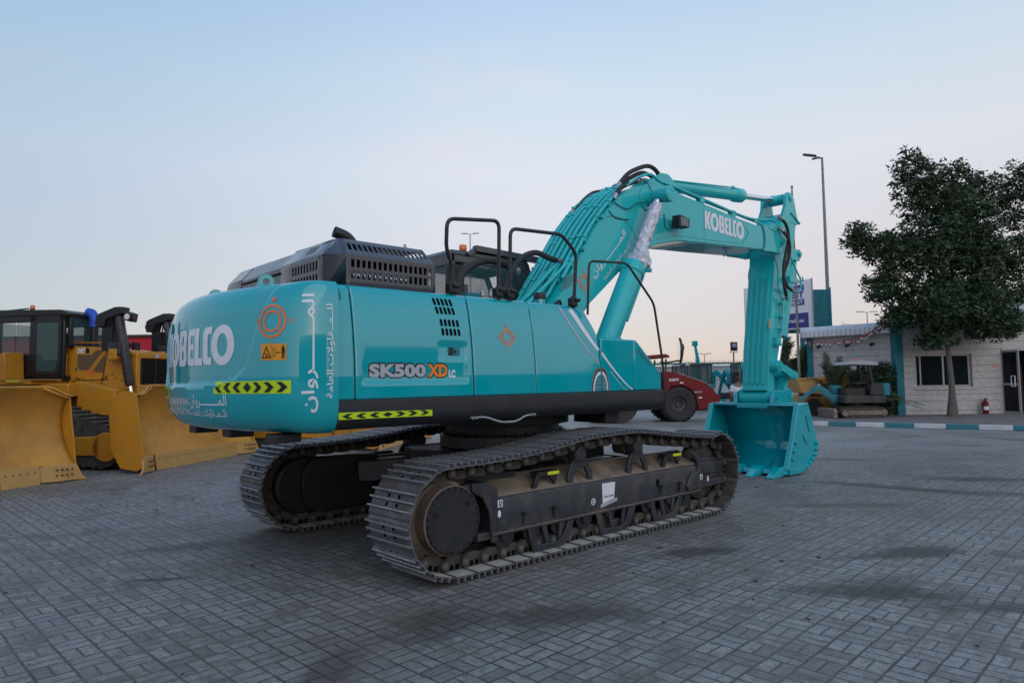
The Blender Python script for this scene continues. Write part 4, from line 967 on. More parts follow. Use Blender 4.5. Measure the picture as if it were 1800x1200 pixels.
# seams on the side plate
def bs(u, v): return (u, -.3855, v)
def line(pts, w_=.006): 
    V, F = [], []
    for a, b in zip(pts, pts[1:]):
        a, b = Vector(a), Vector(b); t = (b-a).normalized(); n = Vector((-t.y, t.x))*w_/2; k = len(V); V += [tuple(a+n), tuple(a-n), tuple(b-n), tuple(b+n)]; F.append((k, k+1, k+2, k+3))
    return V, F
decal('weld_seam', line([(5.14,4.47),(5.43,4.285),(5.17,4.05)], .010), bs, 'teal_old', bside)
decal('weld_seam', line([(3.97,4.55),(3.955,3.93)], .005), bs, 'teal_old', bside)
decal('weld_seam', line([tuple(v.xy) for v in smooth_path([(1.42,3.97,0),(1.75,4.0,0),(2.0,3.90,0),(2.13,3.72,0),(2.14,3.56,0)], 5)], .008), bs, 'teal_old', bside)
decal('weld_seam', line([tuple(v.xy) for v in smooth_path([(2.62,3.80,0),(3.2,3.93,0),(4.2,3.99,0),(5.1,4.05,0)], 4)], .005), bs, 'teal_old', bside)
# lettering on the boom side
def slant(ox, oz, ux, uz, vx, vz): return lambda u, v: (ox+ux*u+vx*v, -.386, oz+uz*u+vz*v)
decal('maker_lettering', logo_word(.315, 1.27), slant(3.985, 4.155, .9995, -.022, 0.02, 1), 'decal_white', bside)
dirv = Vector((1.871-1.103, 3.929-3.194)).normalized()
decal('owner_lettering', arabic_name(1.0, .15, .014, 8), slant(1.18, 3.055, dirv.x, dirv.y, -dirv.y*.7, dirv.x), 'decal_white', bside)
decal('owner_lettering', arabic_line(.80, .085, .010), slant(1.39, 3.045, dirv.x, dirv.y, -dirv.y*.7, dirv.x), 'decal_white', bside)
decal('owner_emblem', emblem(0, 0, .10), slant(.955, 3.01, 1, 0, 0, 1), 'decal_red', bside)
# hydraulic pipes on the top plate
def top_z(x):
    for (a, u), (b, v) in zip(TOPB, TOPB[1:]):
        if a <= x <= b: return u+(v-u)*(x-a)/(b-a)
    return 4.465
def toppath(x0, x1, y, h, n=14, ys=0):
    o = []
    for k in range(n+1):
        x = x0+(x1-x0)*k/n; z = top_z(x); z2 = top_z(x+.05); t = Vector((.05, z2-z)).normalized()
        o.append((x-t.y*h, y+ys*(1-k/n), z+t.x*h))
    return o
for y, h, r_, x0, x1 in ((-.335,.05,.026,.62,1.68), (-.245,.06,.026,.35,2.05), (-.14,.07,.030,.30,2.1), (-.03,.07,.030,.30,2.1), (.09,.07,.030,.30,2.25), (.20,.06,.026,.35,2.0), (.30,.055,.026,.35,1.55), (.355,.05,.022,.5,2.2)):
    m = MB(); m.tube(toppath(x0, x1, y, h), r_, seg=10)
    for k in range(4):
        q = toppath(x0, x1, y, h, 12)[2+k*3]; q2 = toppath(x0, x1, y, h, 12)[3+k*3]; a, b = Vector(q), Vector(q2); d_ = (b-a).normalized(); m.cyl(a, a+d_*.035, r_*1.45, seg=10)
        m.obox(a+Vector((.0,0,-.03)), (.03, r_*2.4, .06)); m.cyl(a+Vector((0,0,.0)), a+Vector((-.03,0,.035)), .012, seg=8)
    m.done('hydraulic_pipe', 'teal_boom', boom, ang=50)
for y, x in ((-.30,.95), (-.30,1.35), (.0,1.1), (.0,1.6)):
    z = top_z(x); m = MB(); m.beam((x, y-.12, z+.02), (x, y+.30, z+.02), .04, .05); m.done('pipe_clamp', 'teal_boom', boom, bevel=.004)
for y in (-.355, -.31):                     # two pipes running on to the boom tip
    P = smooth_path([(1.95,y,4.50),(2.25,y,4.68),(2.55,y,4.79),(2.8,y,4.73),(3.1,y,4.72),(4.2,y,4.645),(5.35,y-.02,4.56),(5.95,y-.03,4.60),(6.2,y-.05,4.64),(6.42,y-.07,4.62)] if y == -.355 else [(2.75,y,4.76),(3.1,y,4.72),(4.2,y,4.64),(5.5,y-.02,4.56),(6.0,y-.05,4.52),(6.45,y-.08,4.46)], 5)
    m = MB(); m.tube(P, .022 if y == -.355 else .019, seg=10)
    for x in (3.9, 4.9): m.box(x, x+.12, y-.025, y+.025, top_z(x), top_z(x)+.10)
    m.done('hydraulic_pipe', 'teal_boom', boom, ang=50)
def hose(pts, r, mt_='rubber', ends=True, par=None):
    P = smooth_path(pts, 7); m = MB(); m.tube(P, r, seg=12); o = m.done('hydraulic_hose', mt_, par or boom, ang=60)
    if ends:
        for a, b in ((P[0], P[1]), (P[-1], P[-2])):
            m = MB(); d_ = (b-a).normalized(); m.cyl(a-d_*.03, a+d_*.055, r*1.12, seg=12); m.cyl(a-d_*.05, a-d_*.01, r*1.4, seg=6); m.done('hose_fitting', 'steel', o)
    return o
hose([(1.70,-.34,4.30),(1.83,-.34,4.44),(1.97,-.34,4.52),(2.10,-.34,4.575),(2.27,-.34,4.64)], .034)
hose([(2.12,-.08,4.60),(2.38,-.07,4.83),(2.65,-.06,4.97),(2.90,-.06,5.06),(3.08,-.06,5.05),(3.22,-.06,4.97)], .034)
hose([(2.30,.10,4.66),(2.62,.10,4.84),(2.87,.11,4.97),(3.04,.12,5.02),(3.22,.12,5.01),(3.38,.10,4.95)], .034)
hose([(1.55,.34,4.18),(1.78,.36,4.37),(1.94,.37,4.49),(2.09,.37,4.58),(2.27,.36,4.63)], .030)
hose([(-.35,-.15,2.60),(-.20,-.16,2.98),(0.0,-.16,3.24),(.28,-.15,3.36),(.56,-.14,3.32),(.74,-.14,3.30)], .038)
hose([(-.80,.05,2.50),(-.78,.08,2.95),(-.45,.12,3.20),(-.05,.16,3.24),(.25,.2,3.16)], .046)
for k, (a, b) in enumerate((((-.1,-.25,2.60),(.95,-.30,3.36)), ((-.1,-.12,2.62),(.80,-.14,3.28)), ((-.05,.02,2.60),(.70,.0,3.15)))):
    P = smooth_path([a, (a[0]+.25,a[1],a[2]+.16), ((a[0]+b[0])/2,a[1],(a[2]+b[2])/2), (b[0]-.1,b[1],b[2]-.02), b], 5)
    m = MB(); m.tube(P, .028, seg=10); m.done('hydraulic_pipe', 'teal_boom', boom, ang=50)
m = MB()
for k in range(6): m.tube([(.47+k*.02,-.392,2.88+k*.035),(.60+k*.02,-.40,2.91+k*.035),(.70+k*.018,-.392,2.95+k*.033)], .006, seg=6)
m.done('grease_lines', 'steel', boom)
m = MB(); m.tube(fillet([(.10,-.5,2.50),(.22,-.5,2.62),(.34,-.48,2.70),(.45,-.42,2.72),(.50,-.40,2.55)], .04), .018, seg=8); m.done('hydraulic_hose', 'rubber', boom)
for p_ in ([(1.60,-.40,4.20),(1.90,-.405,4.14),(2.12,-.41,4.26),(2.30,-.45,4.30)], [(2.20,-.40,4.66),(2.40,-.42,4.60),(2.50,-.44,4.44)], [(1.50,-.39,4.06),(1.66,-.392,3.98),(1.95,-.392,4.0)]):
    m = MB(); m.tube(smooth_path(p_, 5), .007, seg=6); m.done('cable', 'rubber', boom)
# work light on the boom
m = MB(); m.tube(fillet([(2.60,-.55,4.15),(2.68,-.50,3.98),(2.80,-.50,3.93),(3.00,-.52,4.0)], .04), .011, seg=8); wl = m.done('light_bracket', 'teal_old', boom)
m = MB(); m.prism([(2.93,4.00),(3.20,4.02),(3.22,4.17),(2.95,4.20)], -.60, -.45); m.done('work_light', 'black', wl, bevel=.015)
decal('light_lens', rectf(0,0,.20,.13), lambda u, v: (2.96+u, -.602, 4.03+v), 'glass_dark', wl)
# boom cylinders
for s in (-1, 1):
    y = s*.60; a, b = Vector((.95,y,1.90)), Vector((2.435,y,4.385)); d_ = (b-a).normalized(); L_ = (b-a).length
    m = MB(); m.lathe([(.0,0),(.150,0),(.155,.02),(.155,L_*.505),(.172,L_*.51),(.176,L_*.52),(.176,L_*.55),(.168,L_*.56),(.0,L_*.56)], a, d_, 36)
    m.cyl(a-Vector((0,.09,0)), a+Vector((0,.09,0)), .14)
    bc_ = m.done('boom_cylinder', 'teal_boom', EX, ang=30)
    m = MB(); m.lathe([(.070,L_*.55),(.070,L_*.96)], a, d_, 24); m.done('rod', 'chrome', bc_)
    m = MB(); m.lathe([(.0,-.09),(.10,-.09),(.105,-.08),(.105,.10),(.118,.11),(.118,.19),(.11,.20),(.0,.20)], (2.435, y, 4.385), (0, s, 0), 36)
    m.lathe([(.06,.2),(.065,.205),(.07,.2)], (2.435, y, 4.385), (0, s, 0), 30)
    m.done('rod_eye', 'teal_boom', bc_, ang=30)
    # crumpled foil wrap round the rod
    rings = []; n = 26
    for k in range(34):
        t = .505+.43*k/33; c_ = a+d_*L_*t; base = .092+.062*(1-sstep(.56,.70,t)); base += .028*math.exp(-((t-.585)/.03)**2); x_ = d_.orthogonal().normalized(); y_ = d_.cross(x_); rg = []
        off_ = Vector((.045,-.02,-.02))*math.exp(-((t-.60)/.05)**2)
        for i in range(n):
            an = 2*PI*i/n; nz = noise.noise(Vector((math.cos(an)*2.2, math.sin(an)*2.2, k*.9+s*7)))*.26 + noise.noise(Vector((math.cos(an)*5, math.sin(an)*5, k*1.7)))*.14
            rg.append(c_+off_+(x_*math.cos(an)+y_*math.sin(an))*base*(1+nz))
        rings.append(rg)
    m = MB(); m.loft(rings); m.done('foil_wrap', 'foil', bc_, ang=22)
    if s < 0:
        m = MB(); q0 = a+d_*L_*.10+Vector((.0,-.12,0)); m.tube([a+d_*L_*.28+Vector((.15,-.05,-.10)), a+d_*L_*.545+Vector((.155,-.05,-.10))], .02, seg=8); m.cyl(a+d_*L_*.55+Vector((.10,-.12,-.05)), a+d_*L_*.55+Vector((.13,-.20,-.06)), .03, seg=10); m.done('hydraulic_pipe', 'teal_boom', bc_)
# arm cylinder
for y0_, y1_ in ((-.20,-.15), (.15,.20)):
    m = MB(); m.prism([(2.60,4.63),(3.62,4.58),(3.40,4.90),(3.26,4.97),(3.10,4.96),(2.98,4.90)], y0_, y1_); m.done('cylinder_lug', 'teal_boom', boom, bevel=.01)
a, b = Vector((3.20,0,4.84)), Vector((7.36,0,5.275)); d_ = (b-a).normalized()
m = MB(); m.cyl(a-Vector((0,.13,0)), a+Vector((0,.13,0)), .105); m.lathe([(.0,.05),(.07,.06),(.104,.14),(.106,.20),(.106,2.46),(.130,2.48),(.134,2.52),(.134,2.70),(.118,2.74),(.0,2.74)], a, d_, 36)
m.cyl(a+d_*2.38+Vector((0,-.03,.10)), a+d_*2.38+Vector((0,-.03,.15)), .028, seg=10); ac = m.done('arm_cylinder', 'teal_boom', EX, ang=30)
m = MB(); m.cyl(a+d_*2.7, b, .056, seg=28); m.done('rod', 'chrome', ac)
m = MB(); m.lathe([(.0,-.16),(.10,-.16),(.105,-.15),(.105,.15),(.10,.16),(.0,.16)], b, (0, 1, 0), 32); m.lathe([(.056,0),(.08,.04),(.09,.12),(.09,.2)], b-d_*.28, d_, 24); m.done('rod_eye', 'teal_boom', ac, ang=30)
m = MB(); m.tube([a+d_*.2+Vector((0,-.10,.06)), a+d_*2.35+Vector((0,-.10,.10))], .014, seg=8); m.done('hydraulic_pipe', 'teal_boom', ac)
# arm
AF = [(6.20,1.22),(6.19,1.50),(6.28,2.21),(6.45,3.02),(6.63,3.91),(6.66,4.15),(6.80,4.52),(6.98,4.74)]
AB = [(7.26,4.95),(7.37,4.965),(7.46,4.90),(7.60,4.80),(7.53,4.54),(7.40,4.18),(7.25,3.78),(6.90,2.83),(6.60,2.09),(6.44,1.70),(6.43,1.45),(6.38,1.26)]
m = MB(); m.prism(AF+AB, -.262, .262); arm = m.done('arm', 'teal_boom', EX, bevel=.008)
for s in (-1, 1):
    m = MB(); m.prism([(6.92,4.60),(7.02,4.86),(7.16,5.08),(7.20,5.30),(7.30,5.385),(7.44,5.385),(7.54,5.28),(7.62,5.02),(7.72,4.80),(7.56,4.74),(7.48,4.80),(7.3,4.78)], *sorted((s*.27, s*.205))); ear = m.done('arm_ear', 'teal_boom', arm, bevel=.008)
    m = MB(); m.lathe([(.0,0),(.075,0),(.075,.012),(.045,.014),(.042,.03),(.0,.03)], (7.37, s*.27, 5.275), (0, s, 0), 26); m.obox((7.39, s*.281, 5.235), (.07,.02,.05)); m.done('pin', 'teal_boom', ear, ang=30)
m = MB(); m.beam((7.28,0,4.955), (7.36,0,4.975), .52, .02); m.beam((7.35,-.02,4.975), (7.74,-.02,4.80), .55, .022); m.done('arm_gusset', 'teal_boom', arm, bevel=.004)
decal('weld_seam', line([(6.80,4.55),(7.30,4.93),(7.36,4.945),(7.58,4.79)], .012), lambda u, v: (u, -.2635, v), 'teal_old', arm)
decal('weld_seam', line([tuple(v.xy) for v in smooth_path([(6.62,4.0,0),(6.75,3.75,0),(6.72,3.45,0),(6.86,3.2,0),(6.98,3.05,0)], 5)], .02), lambda u, v: (u, -.2635, v), 'teal_old', arm)
decal('weld_seam', line([(6.36,2.35),(6.62,2.35),(6.66,2.25)], .006), lambda u, v: (u, -.2635, v), 'decal_silver', arm)
for k in range(4):                              # wear ribs on the front face
    y = -.165+.108*k
    def fx(z):
        for (a0, z0_), (a1, z1_) in zip(AF, AF[1:]):
            if z0_ <= z <= z1_: return a0+(a1-a0)*(z-z0_)/(z1_-z0_)
        return AF[-1][0]
    R_ = []
    for z in (1.56, 1.60, 2.21, 3.02, 3.60, 3.70):
        d2 = .030 if 1.58 < z < 3.65 else .002; x = fx(z); R_.append([(x+.01,y-.030,z),(x-d2,y-.020,z),(x-d2,y+.020,z),(x+.01,y+.030,z)])
    m = MB(); m.loft(R_); m.done('wear_rib', 'teal_boom', arm, ang=30)
m = MB(); m.prism([(6.30,2.62),(6.34,2.62),(6.36,2.80),(6.32,2.80)], -.2645, -.2632); m.done('caution_sticker', 'orange_box', arm)
m = MB(); m.cyl((6.25,-.275,1.335), (6.25,.275,1.335), .135, seg=36); m.cyl((6.25,-.31,1.335), (6.25,.31,1.335), .115, seg=36); m.done('bushing', 'teal_boom', arm, ang=30)
m = MB(); m.box(6.10, 6.2, -.262, .262, 1.46, 1.50); m.done('weld_bar', 'teal_boom', arm, bevel=.006)
# pipes and hoses beside the arm
hose([(6.55,-.44,4.72),(6.72,-.47,4.60),(6.80,-.47,4.38),(6.70,-.46,4.08),(6.60,-.45,3.80),(6.62,-.44,3.58),(6.78,-.42,3.43),(7.02,-.40,3.38)], .030, par=arm)
hose([(6.56,-.44,4.50),(6.70,-.50,4.36),(6.77,-.50,4.15),(6.70,-.49,3.9),(6.57,-.46,3.66),(6.62,-.44,3.40),(6.78,-.40,3.22)], .030, par=arm)
hose([(6.84,.30,4.00),(6.74,.31,3.80),(6.72,.31,3.62),(6.78,.30,3.38)], .030, ends=False, par=arm)
m = MB(); m.tube(fillet([(7.2,-.32,4.05),(7.32,-.36,3.80),(7.42,-.40,3.62),(7.40,-.40,3.42),(7.25,-.40,3.36),(7.05,-.40,3.38)], .06), .018, seg=8); m.box(7.0,7.3,-.38,-.28,3.55,3.66); m.done('hydraulic_pipe', 'teal_boom', arm)
m = MB(); m.tube([(6.78,-.33,3.22),(6.74,-.33,2.9),(6.70,-.33,2.66),(6.60,-.33,2.45)], .02, seg=8); m.tube([(6.83,-.31,3.16),(6.80,-.31,2.72)], .02, seg=8)
for z in (3.12, 2.86, 2.62): m.box(6.70-.09*(3.12-z), 6.82-.09*(3.12-z), -.35, -.262, z-.02, z+.02)
m.box(6.44,6.62,-.34,-.262,2.30,2.45); m.cyl((6.48,-.36,2.32),(6.56,-.36,2.32),.028,seg=8); m.done('valve_block', 'teal_boom', arm, bevel=.004)
# bucket cylinder behind the arm
a, b = Vector((7.92,0,4.22)), Vector((7.02,0,1.76)); d_ = (b-a).normalized(); L_ = (b-a).length
m = MB(); m.cyl(a-Vector((0,.12,0)), a+Vector((0,.12,0)), .09); m.lathe([(.0,.04),(.10,.10),(.115,.16),(.115,L_*.64),(.135,L_*.645),(.135,L_*.70),(.0,L_*.70)], a, d_, 30); bcy = m.done('bucket_cylinder', 'teal_boom', EX, ang=30)
m = MB(); m.cyl(a+d_*L_*.68, b, .055, seg=24); m.done('rod', 'chrome', bcy)
m = MB(); m.cyl(b-Vector((0,.11,0)), b+Vector((0,.11,0)), .095); m.done('rod_eye', 'teal_boom', bcy, bevel=.006)
m = MB(); m.prism([(7.42,4.30),(7.98,4.32),(8.02,4.18),(7.92,4.08),(7.40,4.08)], -.16, -.12); m.prism([(7.42,4.30),(7.98,4.32),(8.02,4.18),(7.92,4.08),(7.40,4.08)], .12, .16); m.cyl((7.92,-.2,4.22),(7.92,.2,4.22),.05); m.done('cylinder_lug', 'teal_boom', arm, bevel=.006)
# linkage
for s in (-1, 1):
    y0_, y1_ = sorted((s*.30, s*.40)) if s < 0 else (.265,.33); p0, p1 = Vector((6.36,0,1.915)), Vector((7.02,0,1.735)); t = (p1-p0).normalized(); n = Vector((-t.z,0,t.x))
    m = MB(); m.prism([tuple((p0+n*.085-t*.03).xz), tuple((p0+n*.085+t*.2).xz), tuple((p1+n*.075).xz), tuple((p1+t*.08+n*.02).xz), tuple((p1+t*.07-n*.06).xz), tuple((p1-n*.09).xz), tuple((p0+t*.2-n*.05).xz), tuple((p0-n*.09).xz)], y0_, y1_)
    m.cyl((p0.x, s*.262, p0.z), (p0.x, s*(.42 if s < 0 else .31), p0.z), .105, seg=28); m.cyl((p1.x, min(s*.12, s*.42), p1.z), (p1.x, max(s*.12, s*.42), p1.z), .075, seg=28); 
    if s < 0: m.cyl((p0.x, s*.40, p0.z), (p0.x, s*.44, p0.z), .055, seg=16); m.obox((p0.x+.02, s*.43, p0.z+.03), (.05,.03,.10))
    m.done('side_link', 'teal_boom', EX, bevel=.006)
m = MB(); p0, p1 = Vector((7.02,0,1.735)), Vector((6.80,0,1.36))
for y in (-.24, .14): m.beam(p0+Vector((0,y+.05,0)), p1+Vector((0,y+.05,0)), .10, .16, up=(0,1,0))
m.cyl(p0-Vector((0,.28,0)), p0+Vector((0,.28,0)), .10); m.cyl(p1-Vector((0,.28,0)), p1+Vector((0,.28,0)), .10); m.beam(p0.lerp(p1,.4)-Vector((0,.2,0)), p0.lerp(p1,.4)+Vector((0,.2,0)), .12, .12); m.done('bucket_link', 'teal_boom', EX, bevel=.01)
# bucket
BW = .875
SP = [(6.06,1.19),(6.45,1.24),(6.545,1.06),(6.64,.86),(6.72,.66),(6.765,.50),(6.75,.39),(6.68,.28),(6.56,.19),(6.32,.09),(6.05,.04),(5.66,.05),(5.56,.16),(5.82,.60)]
m = MB()
sh = smooth_path([(6.04,0,1.20),(6.25,0,1.215),(6.45,0,1.22)], 3)[:-1] + smooth_path([(6.45,0,1.22),(6.53,0,.98),(6.665,0,.62),(6.70,0,.47),(6.60,0,.28),(6.45,0,.17),(6.25,0,.09),(6.02,0,.055),(5.62,0,.06)], 4)
m.grid(lambda y, k: (sh[int(k)].x, y, sh[int(k)].z), [-BW+.02, BW-.02], list(range(len(sh)))); bk = m.done('bucket', 'teal', EX, solid=.03, off=0, ang=50)
for s in (-1, 1):
    m = MB(); m.prism(SP, *sorted((s*BW, s*(BW-.035)))); pl_ = m.done('side_plate', 'teal', bk, bevel=.006)
    m = MB(); m.prism([(6.03,1.21),(6.12,1.22),(5.66,.20),(5.60,.05),(5.53,.12),(5.80,.62)], *sorted((s*(BW-.075), s*(BW+.014)))); m.done('side_cutter', 'teal', pl_, bevel=.008)
    m = MB()
    for x, z in ((5.86,.56), (5.79,.42), (5.73,.29)): m.cyl((x, s*(BW+.0), z), (x, s*(BW+.045), z), .034, seg=8); m.cyl((x, s*(BW+.03), z), (x, s*(BW+.05), z), .022, seg=6)
    m.done('bolts', 'teal', pl_, bevel=.004)
    m = MB(); m.beam((6.33, s*(BW+.006), 1.02), (6.44, s*(BW+.006), .72), .012, .022); m.beam((6.18, s*(BW+.006), .66), (6.33, s*(BW+.006), .50), .012, .022); m.done('rib', 'teal_old', pl_, bevel=.003)
    m = MB()
    hp = [(6.71,.52),(6.715,.44),(6.65,.335),(6.56,.25),(6.45,.185),(6.32,.13),(6.18,.095),(6.04,.075)]
    for (x0_, z0_), (x1_, z1_) in zip(hp, hp[1:]): m.beam((x0_, s*(BW+.012), z0_), (x0_*.25+x1_*.75, s*(BW+.012), z0_*.25+z1_*.75), .06, .075, up=(0,1,0))
    m.prism([(5.56,.03),(6.06,.03),(6.06,.10),(5.56,.13)], *sorted((s*(BW-.10), s*(BW+.05)))); m.done('heel_shroud', 'teal', pl_, bevel=.006)
m = MB(); m.prism([(5.44,.055),(5.50,.035),(5.75,.035),(5.75,.085),(5.52,.11)], -BW, BW); m.done('lip', 'teal', bk, bevel=.008)
for k in range(5):
    y = -.755+.3775*k; m = MB()
    m.loft([[(5.62,y-.09,.03),(5.62,y+.09,.03),(5.62,y+.08,.15),(5.62,y-.08,.15)],[(5.45,y-.095,.02),(5.45,y+.095,.02),(5.45,y+.085,.175),(5.45,y-.085,.175)],[(5.32,y-.085,.006),(5.32,y+.085,.006),(5.32,y+.072,.115),(5.32,y-.072,.115)],[(5.13,y-.065,.0),(5.13,y+.065,.0),(5.13,y+.06,.022),(5.13,y-.06,.022)]]); m.done('tooth', 'teal', bk, bevel=.008)
    if k < 4: m = MB(); m.prism([(5.42,.04),(5.55,.03),(5.55,.12),(5.46,.115)], y+.11, y+.265); m.done('lip_shroud', 'teal', bk, bevel=.01)
for s in (-1, 1):
    m = MB(); y0_, y1_ = sorted((s*.325, s*.40)); m.prism(fillet2([(6.08,1.20),(6.10,1.40),(6.20,1.47),(6.34,1.46),(6.55,1.45),(6.78,1.50),(6.90,1.40),(6.86,1.20),(6.72,.62),(6.5,1.1)], [.02,.05,.08,.05,.05,.05,.05,.05,0,0]), y0_, y1_); er = m.done('bucket_ear', 'teal', bk, bevel=.008)
    m = MB(); m.lathe([(.0,0),(.115,0),(.115,.012),(.06,.014),(.055,.04),(.0,.04)], (6.25, s*.40, 1.335), (0, s, 0), 28); m.obox((6.28, s*.425, 1.335), (.09,.02,.035)); m.done('pin', 'teal', er, ang=30)
    m = MB(); m.lathe([(.0,0),(.08,0),(.08,.012),(.0,.02)], (6.80, s*.40, 1.36), (0, s, 0), 24); m.done('pin', 'teal', er, ang=30)
m = MB(); m.prism([(6.05,1.205),(6.12,1.205),(6.12,1.235),(6.05,1.235)], -BW+.02, BW-.02); m.prism([(6.03,1.14),(6.07,1.14),(6.07,1.21),(6.03,1.21)], -.30, .30); m.done('top_flange', 'teal', bk, bevel=.008)
# ================================================================== BULLDOZERS (local frame: x forward, y left, z up, x=0 at the cutting edge)
def make_dozer(label):
    D = thing('bulldozer', label, 'bulldozer', (0,0,0), 0, 'yellow bulldozers parked in a row')
    # blade
    prof = smooth_path([(0.0,0,.30),(-.10,0,.42),(-.26,0,.72),(-.34,0,1.05),(-.30,0,1.35),(-.17,0,1.60),(-.06,0,1.74)], 5)
    m = MB(); H = 1.97
    def zlim(y, z):
        cut = 1.74-.19*sstep(H-.42, H-.02, abs(y)); return min(z, cut)
    ys = [-H+2*H*k/40 for k in range(41)]
    def wing(y): return .20*sstep(1.30, H, abs(y))**1.3
    m.grid(lambda y, k: (prof[int(k)].x+wing(y), y, zlim(y, prof[int(k)].z)), ys, list(range(len(prof))))
    bl = m.done('blade', 'yellow_blade', D, solid=.035, off=0, ang=60)
    for s in (-1, 1):
        m = MB(); m.prism([(.22,.12),(.21,.30),(.15,.75),(.09,1.10),(.05,1.40),(.03,1.56),(-.10,1.62),(-.30,1.62),(-.50,1.50),(-.58,1.15),(-.52,.45),(-.30,.10),(.05,.05)], *sorted((s*H, s*(H+.035)))); m.done('side_plate', 'yellow', bl, bevel=.006)
        m = MB(); m.loft([[(.20,s*(H-.30),.02),(.02,s*(H-.55),.02),(-.02,s*(H-.55),.32),(.16,s*(H-.30),.32)],[(.24,s*(H+.02),.02),(.16,s*(H+.02),.0),(.14,s*(H+.02),.30),(.22,s*(H+.02),.32)],[(.30,s*(H+.20),.0),(.26,s*(H+.20),.0),(.24,s*(H+.10),.10),(.28,s*(H+.10),.10)]]); eb = m.done('end_bit', 'yellow_pale', bl, bevel=.008)
        m = MB(); 
        for k in range(4):
            for j in range(2): y = s*(H-.32+.075*k); x = .10+.032*k+.01; m.cyl((x+.045,y,.13+.10*j), (x+.075,y,.13+.10*j), .018, seg=8)
        m.done('bolts', 'dozer_mesh', eb)
        m = MB(); m.beam((-.02,s*1.50,1.70),(.10,s*1.90,1.52), .03, .05); m.done('corner_stiffener', 'yellow_blade', bl, bevel=.02)
    segs = [-1.42, -.72, 0, .72, 1.42]
    for a, b in zip(segs, segs[1:]):
        m = MB(); m.prism([(.075,.0),(.045,.0),(-.005,.30),(.0,.33),(.03,.33)], a+.004, b-.004); ce = m.done('cutting_edge', 'yellow_pale', bl, bevel=.004)
        m = MB()
        for k in range(5): y = a+.09+(b-a-.18)*k/4; m.cyl((.035,y,.22), (.052,y,.225), .014, seg=8)
        m.done('bolts', 'dozer_mesh', ce)
    m = MB(); m.box(-.75,-.42,-1.5,1.5,.35,1.1); m.box(-.70,-.40,-1.2,1.2,1.1,1.45); m.done('blade_back', 'yellow', bl, bevel=.03)
    # push arms and tilt braces
    for s in (-1, 1):
        m = MB(); m.prism([(-.62,.25),(-.62,.60),(-1.2,.72),(-3.0,.62),(-3.0,.36),(-1.2,.40)], *sorted((s*1.28, s*1.50))); m.done('push_arm', 'yellow', D, bevel=.03)
        m = MB(); m.cyl((-.80,s*1.15,.93), (-1.25,s*1.2,.78), .10); m.cyl((-.95,s*1.18,.88), (-1.6,s*1.25,.66), .07); m.done('tilt_cylinder', 'yellow', D, bevel=.01)
        # undercarriage
        tri = fillet2([(-1.15,.08),(-4.35,.08),(-4.75,.55),(-3.75,1.50),(-3.15,1.52),(-.85,.78),(-.80,.35)], [.2,.3,.35,.45,.45,.35,.3], 6)
        m = MB(); m.prism(tri, *sorted((s*1.02, s*1.58)))
        L_ = [Vector(p) for p in tri]
        for a, b in zip(L_, L_[1:]+L_[:1]):
            n_ = max(1, int((b-a).length/.22)); t = (b-a).normalized(); nn = Vector((t.y,-t.x))
            for k in range(n_):
                p = a.lerp(b, (k+.5)/n_); q = p-nn*.03 if ((p-nn*.03)-Vector((-2.6,.8))).length > (p-Vector((-2.6,.8))).length else p+nn*.03
                m.beam((q.x, s*1.02, q.y), (q.x, s*1.58, q.y), .03, .07, up=(t.x,0,t.y))
        m.done('crawler_track', 'dusty_dark', D)
        m = MB(); m.prism([(-1.3,.30),(-4.2,.30),(-4.2,.62),(-1.3,.70)], *sorted((s*1.585, s*1.62))); m.cyl((-3.45,s*1.585,1.12),(-3.45,s*1.66,1.12),.36); m.cyl((-1.15,s*1.585,.48),(-1.15,s*1.62,.48),.30); m.cyl((-4.3,s*1.585,.48),(-4.3,s*1.62,.48),.30); m.done('track_frame', 'yellow', D, bevel=.02)
    # body
    m = MB(); m.box(-4.9,-1.2,-.62,.62,.55,1.75); m.box(-4.95,-3.05,-1.55,1.55,1.78,1.88); m.box(-3.15,-2.35,-1.30,-.58,1.52,1.80); m.box(-3.15,-2.35,.58,1.30,1.52,1.80)
    m.prism([(-2.4,1.85),(-1.45,1.65),(-1.45,1.10),(-2.4,1.10)], -1.02, -.60); m.done('main_frame', 'yellow', D, bevel=.02)
    m = MB(); m.prism([(-3.10,1.72),(-3.10,2.66),(-2.15,2.60),(-1.42,2.50),(-1.34,2.42),(-1.36,1.50),(-2.2,1.50)], -.60, .60); hood = m.done('engine_hood', 'yellow', D, bevel=.025)
    for s in (-1, 1):
        y = s*.602
        f = (lambda s: (lambda u, v: (-u if False else (u if s < 0 else u), s*.6025, v)))(s)
        m = MB(); yy = sorted((y, y+s*.004))
        m.prism([(-2.78,2.22),(-2.78,2.44),(-2.42,2.44),(-2.30,2.54),(-2.12,2.54),(-2.50,2.10),(-2.72,2.10)], *yy); m.prism([(-2.08,2.44),(-2.08,2.03),(-2.40,2.06)], *yy); m.done('mesh_panel', 'dozer_mesh', hood)
        m = MB(); m.prism([(-2.02,2.58),(-2.005,2.58),(-2.12,1.85),(-2.34,1.50),(-2.36,1.52),(-2.14,1.86)], *yy); m.prism([(-3.08,1.76),(-2.15,1.66),(-2.15,1.672),(-3.08,1.775)], *yy); m.done('seam', 'black', hood)
        m = MB(); m.tube(fillet([(-2.98,y,2.42),(-2.98,y+s*.09,2.42),(-2.98,y+s*.09,1.96),(-2.98,y,1.96)], .05), .014); m.done('grab_handle', 'yellow', hood)
        m = MB(); m.lathe([(.0,0),(.035,0),(.035,.012),(.015,.014),(.015,.02),(.0,.02)], (-2.80,y,2.13), (0, s, 0), 18); m.done('latch', 'steel', hood)
